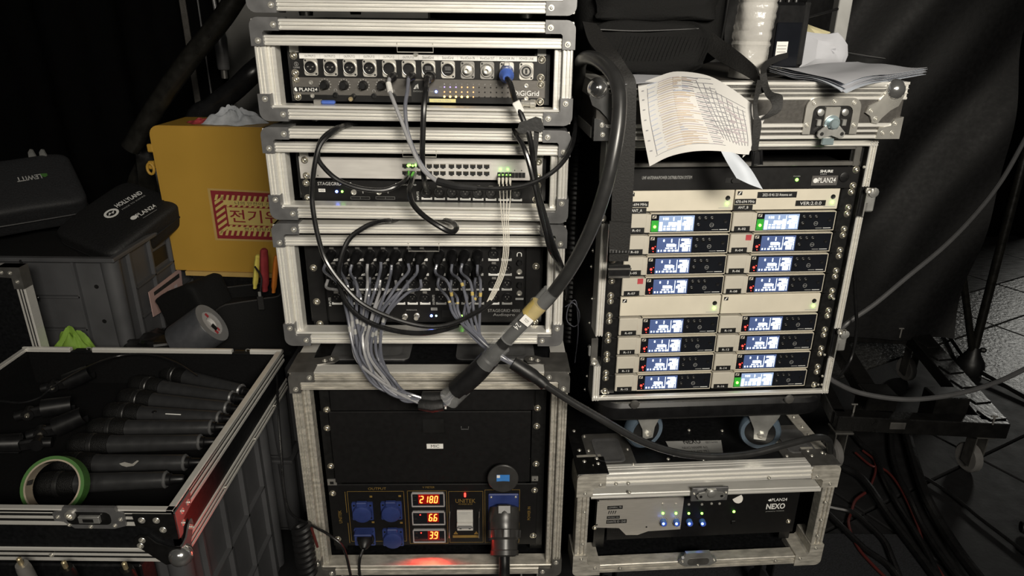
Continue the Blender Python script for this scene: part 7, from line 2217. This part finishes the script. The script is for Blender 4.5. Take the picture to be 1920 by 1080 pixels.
# microphone clips
def clip(px, py, ang, tilt, label, s=1.0):
    a = W.z(px, py, ZB + .05)
    F_ = Fr(Matrix.Translation((a.x, a.y, ZB + .0205)) @ Matrix.Rotation(math.radians(ang), 4, 'Z'))
    t = thing('microphone_clip', F_, label, 'microphone clip', 'black microphone clips in the open case')
    mb = MB(); n_ = 14
    Rm_ = Matrix.Translation((0, 0, .028)) @ Matrix.Rotation(math.radians(tilt), 4, 'Y')
    for x in (0, .06 * s):
        for r in (.022 * s - x * .04, .0195 * s - x * .04):
            for k in range(n_ + 1):
                q = math.radians(-35 - 250 * k / n_ + 0) 
                mb.v.append(Rm_ @ Vector((x, r * math.cos(q), r * math.sin(q))))
    w_ = n_ + 1
    for k in range(n_):
        mb.f += [(k, k + 1, 2 * w_ + k + 1, 2 * w_ + k), (w_ + k, 3 * w_ + k, 3 * w_ + k + 1, w_ + k + 1), (k, w_ + k, w_ + k + 1, k + 1), (2 * w_ + k, 2 * w_ + k + 1, 3 * w_ + k + 1, 3 * w_ + k)]
    mb.f += [(0, 2 * w_, 3 * w_, w_), (n_, w_ + n_, 3 * w_ + n_, 2 * w_ + n_)]
    part('cradle', mb, 'plastic', t)
    kn = part('knuckle', MB().box(-.036, .004, -.007, .007, .010, .034, .004).cyl((-.030, -.011, .022), (-.030, .011, .022), .013, n=18), 'plastic', t)
    part('pivot_screw', MB().lathe([(.0055, 0), (.005, .003), (.002, .0035), (.0002, .0025)], (-.030, -.011, .022), (0, -1, 0), 14), 'screw', kn)
    part('stem', MB().lathe([(.010, -.0), (.0115, .01), (.0115, .026)], (-.030, 0, .022), (-.9, 0, -.15), 16), 'plastic', t)
clip(125, 715, 18, -20, 'black microphone clip near the back edge of the open case')
clip(80, 765, 20, 0, 'black microphone clip with a white mark in the middle of the others')
clip(105, 800, 22, -18, 'black microphone clip closest to the microphone heads')
clip(38, 830, 200, -10, 'black microphone clip at the left behind the green tape roll')
cable([(0, 752, 1.30), (40, 755, 1.29), (75, 745, 1.30), (100, 725, 1.31), (160, 690, 1.42), (220, 668, 1.50), (280, 665, 1.50), (330, 680, 1.47), (370, 705, 1.42)], .0022, 'cable', 'thin black lead lying across the back of the open microphone case', group='loose leads')
# green tape roll in the case
v = W.z(92, 925, ZB + .078)
axg = Vector((.12, -.80, .55)).normalized()
Fgt = Fr(Matrix.Translation((v.x, v.y + .02, ZB + .079)))
tgt = thing('tape_roll', Fgt, 'thin green tape roll on a cardboard core in the open case', 'tape roll', 'tape rolls')
part('core', MB().lathe([(.049, -.013), (.049, .013), (.046, .013), (.046, -.013), (.049, -.013)], (0, 0, 0), axg, 44, False), 'cardboard', tgt)
part('tape', MB().lathe([(.049, -.0125), (.055, -.0125), (.055, .0125), (.049, .0125)], (0, 0, 0), axg, 44, False), 'green_tape', tgt)
ub = axg.orthogonal().normalized(); uc = axg.cross(ub)
for k in range(6):
    a = 2 * math.pi * k / 6
    n_ = ub * math.cos(a) + uc * math.sin(a); t2 = -ub * math.sin(a) + uc * math.cos(a)
    c = n_ * .0456
    part('core_mark', MB().add([tuple(c + t2 * x + axg * y) for x, y in ((-.006, -.010), (.004, -.010), (.007, .010), (-.003, .010))], [(0, 1, 2, 3)]), 'lid_brown', tgt, smooth=0)

# connectors below the microphone case
for i, (px, py) in enumerate(((45, 1066), (240, 1074), (128, 1072))):
    v = W.p(px, py, .915)
    o = solo('cable_connector', MB().lathe([(.011, -.05), (.012, -.02), (.0115, .0), (.010, .012)], (0, 0, 0), (.05, -.2, 1), 14), 'plate_dim' if i == 0 else 'black_metal', ['grey', 'rightmost black', 'middle black'][i] + ' cable connector standing below the microphone case', 'connector', Fr(Matrix.Translation(v)), 'connectors below the microphone case')
    part('cord', MB().sweep(smoothpath([(0, 0, -.045), (.004, 0, -.12), (.01, .01, -.3), (.02, .02, -v.z + .01)], 6), .004, 8), 'cable', o)
    part('tip', MB().lathe([(.004, 0), (.004, .014), (.002, .016)], (.0, -.002, .012), (.05, -.2, 1), 10), 'port_gold', o)
# thin lead down the right side of the case
cable([(487, 676, 1.575), (500, 670, 1.56), (512, 682, 1.535), (519, 705, 1.50), (521, 760, 1.42), (527, 840, 1.36), (533, 920, 1.31), (545, 962, 1.28), (585, 985, 1.235), (620, 1005, 1.21), (645, 1030, 1.20), (660, 1090, 1.19)], .0030, 'cable', 'thin black lead hanging between the microphone case and the stack', group='loose leads')
# bundled cord at the foot of the stack
v = W.p(584, 1040, 1.22)
Fcd = Fr(Matrix.Translation((v.x - .02, 1.235, 0)))
tcd = thing('cord_bundle', Fcd, 'dark braided cord bundle with a painted red reflection at the lower left of the stack', 'cord')
zt0 = W.p(580, 992, 1.22).z
for k in range(9):
    part('braid_turn', MB().sweep([(.016 * math.cos(a), .012 * math.sin(a), zt0 - .012 - .016 * k + .006 * math.cos(a)) for a in [2 * math.pi * j / 14 for j in range(14)]], .0085, 8, closed=True), 'rubber', tcd)
part('red_glint', MB().sweep([(.024, -.006, zt0 - .004), (.032, -.004, zt0 - .06)], .003, 8), 'cable_red', tcd)  # reflection of the red LED, put in as a coloured strip
part('cord', MB().sweep(smoothpath([(0, 0, zt0 - .14), (.004, -.006, zt0 - .19), (.006, 0, zt0 - .22), (.004, 0, .01)], 6), .011, 10), 'cable', tcd)

# corrugated hose between stack and rack
sp = [(1082, 225, 1.62), (1080, 320, 1.62), (1076, 430, 1.62), (1072, 540, 1.62), (1068, 640, 1.62)]
pts = smoothpath([W.p(*q) for q in sp], 24)
o = pts[-1]
solo('ribbed_hose', MB().sweep([q - o for q in pts], [.022 if i % 2 else .0195 for i in range(len(pts))], 12), 'rubber', 'ribbed black hose hanging in the gap between stack and rack', 'hose', Fr(Matrix.Translation(o)))
cable([(1060, 575, 1.44), (1075, 568, 1.42), (1086, 585, 1.42), (1085, 605, 1.44), (1075, 612, 1.45), (1063, 600, 1.45), (1066, 575, 1.43), (1080, 565, 1.42), (1084, 620, 1.44), (1078, 680, 1.46)], .0012, 'cable_grey', 'very thin pale wire loop beside the right edge of the stack', group='loose leads')

# ------------------------------------------------------------------ trolley on the right
zt_t = .215
c_fl, c_fr, c_br = W.z(1570, 781, zt_t), W.z(1895, 796, zt_t), W.z(1737, 622, zt_t)
c_bl = c_fl + (c_br - c_fr)
Ftr = Fr(Matrix.Translation((c_fl.x, c_fl.y, 0)))
ttr = thing('trolley', Ftr, 'low black steel trolley frame on casters under the curtain', 'trolley')
iv = Ftr.i
def beam(a, b, w_, h_, m='black_steel', nm='beam'):
    a, b = iv @ Vector(a), iv @ Vector(b)
    d = (b - a); L = d.length; an = math.atan2(d.y, d.x)
    return part(nm, MB().box(0, L, -w_ / 2, w_ / 2, -h_, 0, .003, m=Matrix.Translation(a) @ Matrix.Rotation(an, 4, 'Z')), m, ttr)
n_in = (c_br - c_fr).normalized()
beam(c_fl + n_in * .025, c_fr + n_in * .025, .05, .055)
beam(c_fr + Vector((-.035, .02, 0)), c_br + Vector((-.035, 0, 0)), .085, .05)
beam(c_fl + Vector((.02, .03, 0)), c_bl + Vector((.02, 0, 0)), .04, .05)
beam(c_bl, c_br, .05, .05)
m1 = c_fl.lerp(c_fr, .30)
beam(m1 + n_in * .04, m1 + (c_br - c_fr), .06, .05)
m2 = c_fl.lerp(c_fr, .58)
# raised sockets
for q, s in ((c_fl.lerp(c_fr, .27) + n_in * .09, .05), (c_fl.lerp(c_fr, .68) + n_in * .09, .055)):
    p = iv @ q
    sk = part('post_socket', MB().box(p.x - s, p.x + s, p.y - .04, p.y + .04, p.z - .05, p.z + .055, .003), 'black_steel', ttr)
    part('socket_opening', MB().box(p.x - s + .006, p.x + s - .006, p.y - .034, p.y + .034, p.z + .0545, p.z + .0560), 'port', sk)
for q in (c_fl.lerp(c_fr, .05) + n_in * .02, c_fr + n_in * .04 + Vector((-.06, 0, 0)), c_br + Vector((-.05, -.03, 0)), c_bl + Vector((.05, -.02, 0))):
    p = iv @ q
    cs = part('caster', MB().box(p.x - .03, p.x + .03, p.y - .03, p.y + .03, p.z - .062, p.z - .055, .001).box(p.x - .020, p.x - .016, p.y - .015, p.y + .030, .035, p.z - .06).box(p.x + .016, p.x + .020, p.y - .015, p.y + .030, .035, p.z - .06), 'steel_dark', ttr)
    part('wheel', MB().lathe([(.015, -.014), (.044, -.014), (.050, -.009), (.050, .009), (.044, .014), (.015, .014)], (p.x, p.y + .02, .050), (1, .15, 0), 24), 'wheel_grey', cs)
for px, py, h in ((1600, 765, .03), (1687, 625, .04), (1861, 788, .03)):
    p = iv @ W.z(px, py + 8, zt_t)
    part('t_handle', MB().cyl(p, p + Vector((0, 0, h)), .003, n=8).cyl(p + Vector((-.012, 0, h)), p + Vector((.008, 0, h)), .003, n=8), 'plate_dim', ttr)
p = iv @ c_fl.lerp(c_fr, .36)
part('bolt_plate', MB().box(p.x - .025, p.x + .025, p.y - .003, p.y + .002, p.z - .036, p.z - .012, .001), 'steel_dark', ttr)
for k in range(6):
    p = iv @ (c_fr.lerp(c_br, .08 + .15 * k) + Vector((-.035, 0, 0)))
    part('anti_slip_pad', MB().box(-.03, .03, -.03, .03, -.002, .004, .002, m=Matrix.Translation(p) @ Matrix.Rotation(.17, 4, 'Z')), 'black_steel', ttr)

# tripod stand
gp = W.z(1815, 697, 0)
Fst = Fr(Matrix.Translation((gp.x, gp.y, 0)))
tst = thing('tripod_stand', Fst, 'black tripod light stand standing on the stone tiles', 'stand')
part('foot_cup', MB().lathe([(.050, .0), (.058, .02), (.050, .055), (.028, .09), (.020, .12)], (0, 0, 0), (0, 0, 1), 20), 'rubber', tst)
a = Fst.p(1918, 300, .06)
part('pole', MB().sweep([(0, 0, .08), (a.x * .5, a.y * .5, a.z * .5 + .04), (a.x * 1.25, .07, a.z * 1.25)], .017, 12), 'tube_black', tst)
a = Fst.p(1800, 470, -.05)
part('brace', MB().sweep([(0, 0, .08), (a.x, a.y, a.z)], .014, 12), 'tube_black', tst)
for q in ((1945, 756), (1755, 592)):
    e_ = Fst.z(*q, .015)
    part('leg', MB().sweep([(0, 0, .03), (e_.x, e_.y, .012)], .011, 10, flat=.8), 'black_steel', tst)
part('clamp_knob', MB().lathe([(.010, 0), (.012, .012), (.006, .02)], (.02, -.01, .11), (1, -.3, 0), 12), 'rubber', tst)
hk_ = [Fst.p(*q, .1) for q in ((1779, 480), (1779, 560), (1778, 610), (1770, 626), (1760, 618), (1756, 600))]
part('hook_bar', MB().sweep(smoothpath(hk_, 5), .013, 10), 'tube_black', tst)

# grey cables at the right
cable([(1556, 655, 1.78), (1570, 628, 1.80), (1590, 605, 1.80), (1640, 570, 1.82), (1700, 520, 1.86), (1770, 462, 1.92), (1830, 400, 2.0), (1880, 335, 2.08), (1925, 255, 2.16)], .0068, 'cable_pale', 'grey cable rising to the right in front of the curtain', group='cables at the right')
cable([(1545, 700, 1.70), (1565, 716, 1.70), (1610, 736, 1.70), (1680, 748, 1.70), (1740, 747, 1.71), (1810, 735, 1.74), (1870, 716, 1.78), (1930, 688, 1.84)], .0072, 'cable_pale', 'grey cable sagging in front of the trolley', group='cables at the right')
cable([(1600, 470, 1.75), (1604, 560, 1.76), (1606, 620, 1.76), (1596, 670, 1.75), (1578, 700, 1.72), (1560, 712, 1.70)], .0048, 'cable', 'thin dark cable hanging behind the right edge of the rack', group='cables at the right')


def floor_cable(pix, r, m, label):
    pts = [W.z(a, b, r + .007) for a, b in pix]
    o = pts[0]
    return solo('floor_cable', MB().sweep(smoothpath([q - o for q in pts], 6), r, 9), m, label, 'cable', Fr(Matrix.Translation(o)), 'cables on the floor')
floor_cable([(1690, 790), (1700, 813), (1718, 877), (1732, 919), (1751, 960), (1790, 1024), (1832, 1080), (1870, 1130)], .016, 'cable', 'thickest black floor cable with a shiny highlight, running below the trolley')
floor_cable([(1668, 790), (1670, 813), (1673, 852), (1684, 891), (1707, 936), (1729, 985), (1762, 1038), (1800, 1090)], .010, 'cable', 'black floor cable just left of the thickest one')
floor_cable([(1600, 815), (1618, 836), (1640, 855), (1659, 900), (1684, 947), (1712, 991), (1738, 1035), (1765, 1090)], .009, 'cable', 'black floor cable starting by the left front caster of the trolley')
floor_cable([(1560, 860), (1576, 874), (1609, 891), (1632, 916), (1668, 969), (1715, 1030), (1760, 1090)], .012, 'cable', 'black floor cable starting at the upper corner of the amplifier case')
floor_cable([(1545, 948), (1565, 952), (1596, 960), (1629, 985), (1659, 1016), (1673, 1047), (1692, 1095)], .009, 'cable', 'black floor cable passing under the red one beside the amplifier case')
floor_cable([(1545, 955), (1559, 969), (1590, 999), (1623, 1030), (1665, 1060), (1695, 1100)], .009, 'cable', 'black floor cable closest to the amplifier case')
floor_cable([(1622, 924), (1604, 938), (1596, 960), (1591, 983), (1607, 1024), (1637, 1060), (1668, 1090)], .0045, 'cable_red', 'thin red cable curving around beside the amplifier case')
floor_cable([(1604, 849), (1632, 872), (1662, 883), (1690, 919), (1718, 980), (1736, 1030), (1768, 1080)], .004, 'cable_red', 'thin dark red cable among the black floor cables')
floor_cable([(1618, 845), (1639, 863), (1641, 885), (1632, 912)], .004, 'cable_red', 'short piece of dark red cable near the trolley caster')
floor_cable([(1716, 884), (1779, 924), (1834, 969), (1880, 1004), (1930, 1043)], .0055, 'cable', 'thin black cable running across the dark panels to the right border')
v = W.z(1915, 985, .03)
solo('cable_plug', MB().lathe([(.016, 0), (.02, .01), (.02, .05), (.012, .065)], (0, 0, -.005), (.9, -.3, 0), 14), 'rubber', 'black plug lying on the floor at the right border', 'plug', Fr(Matrix.Translation(v)))
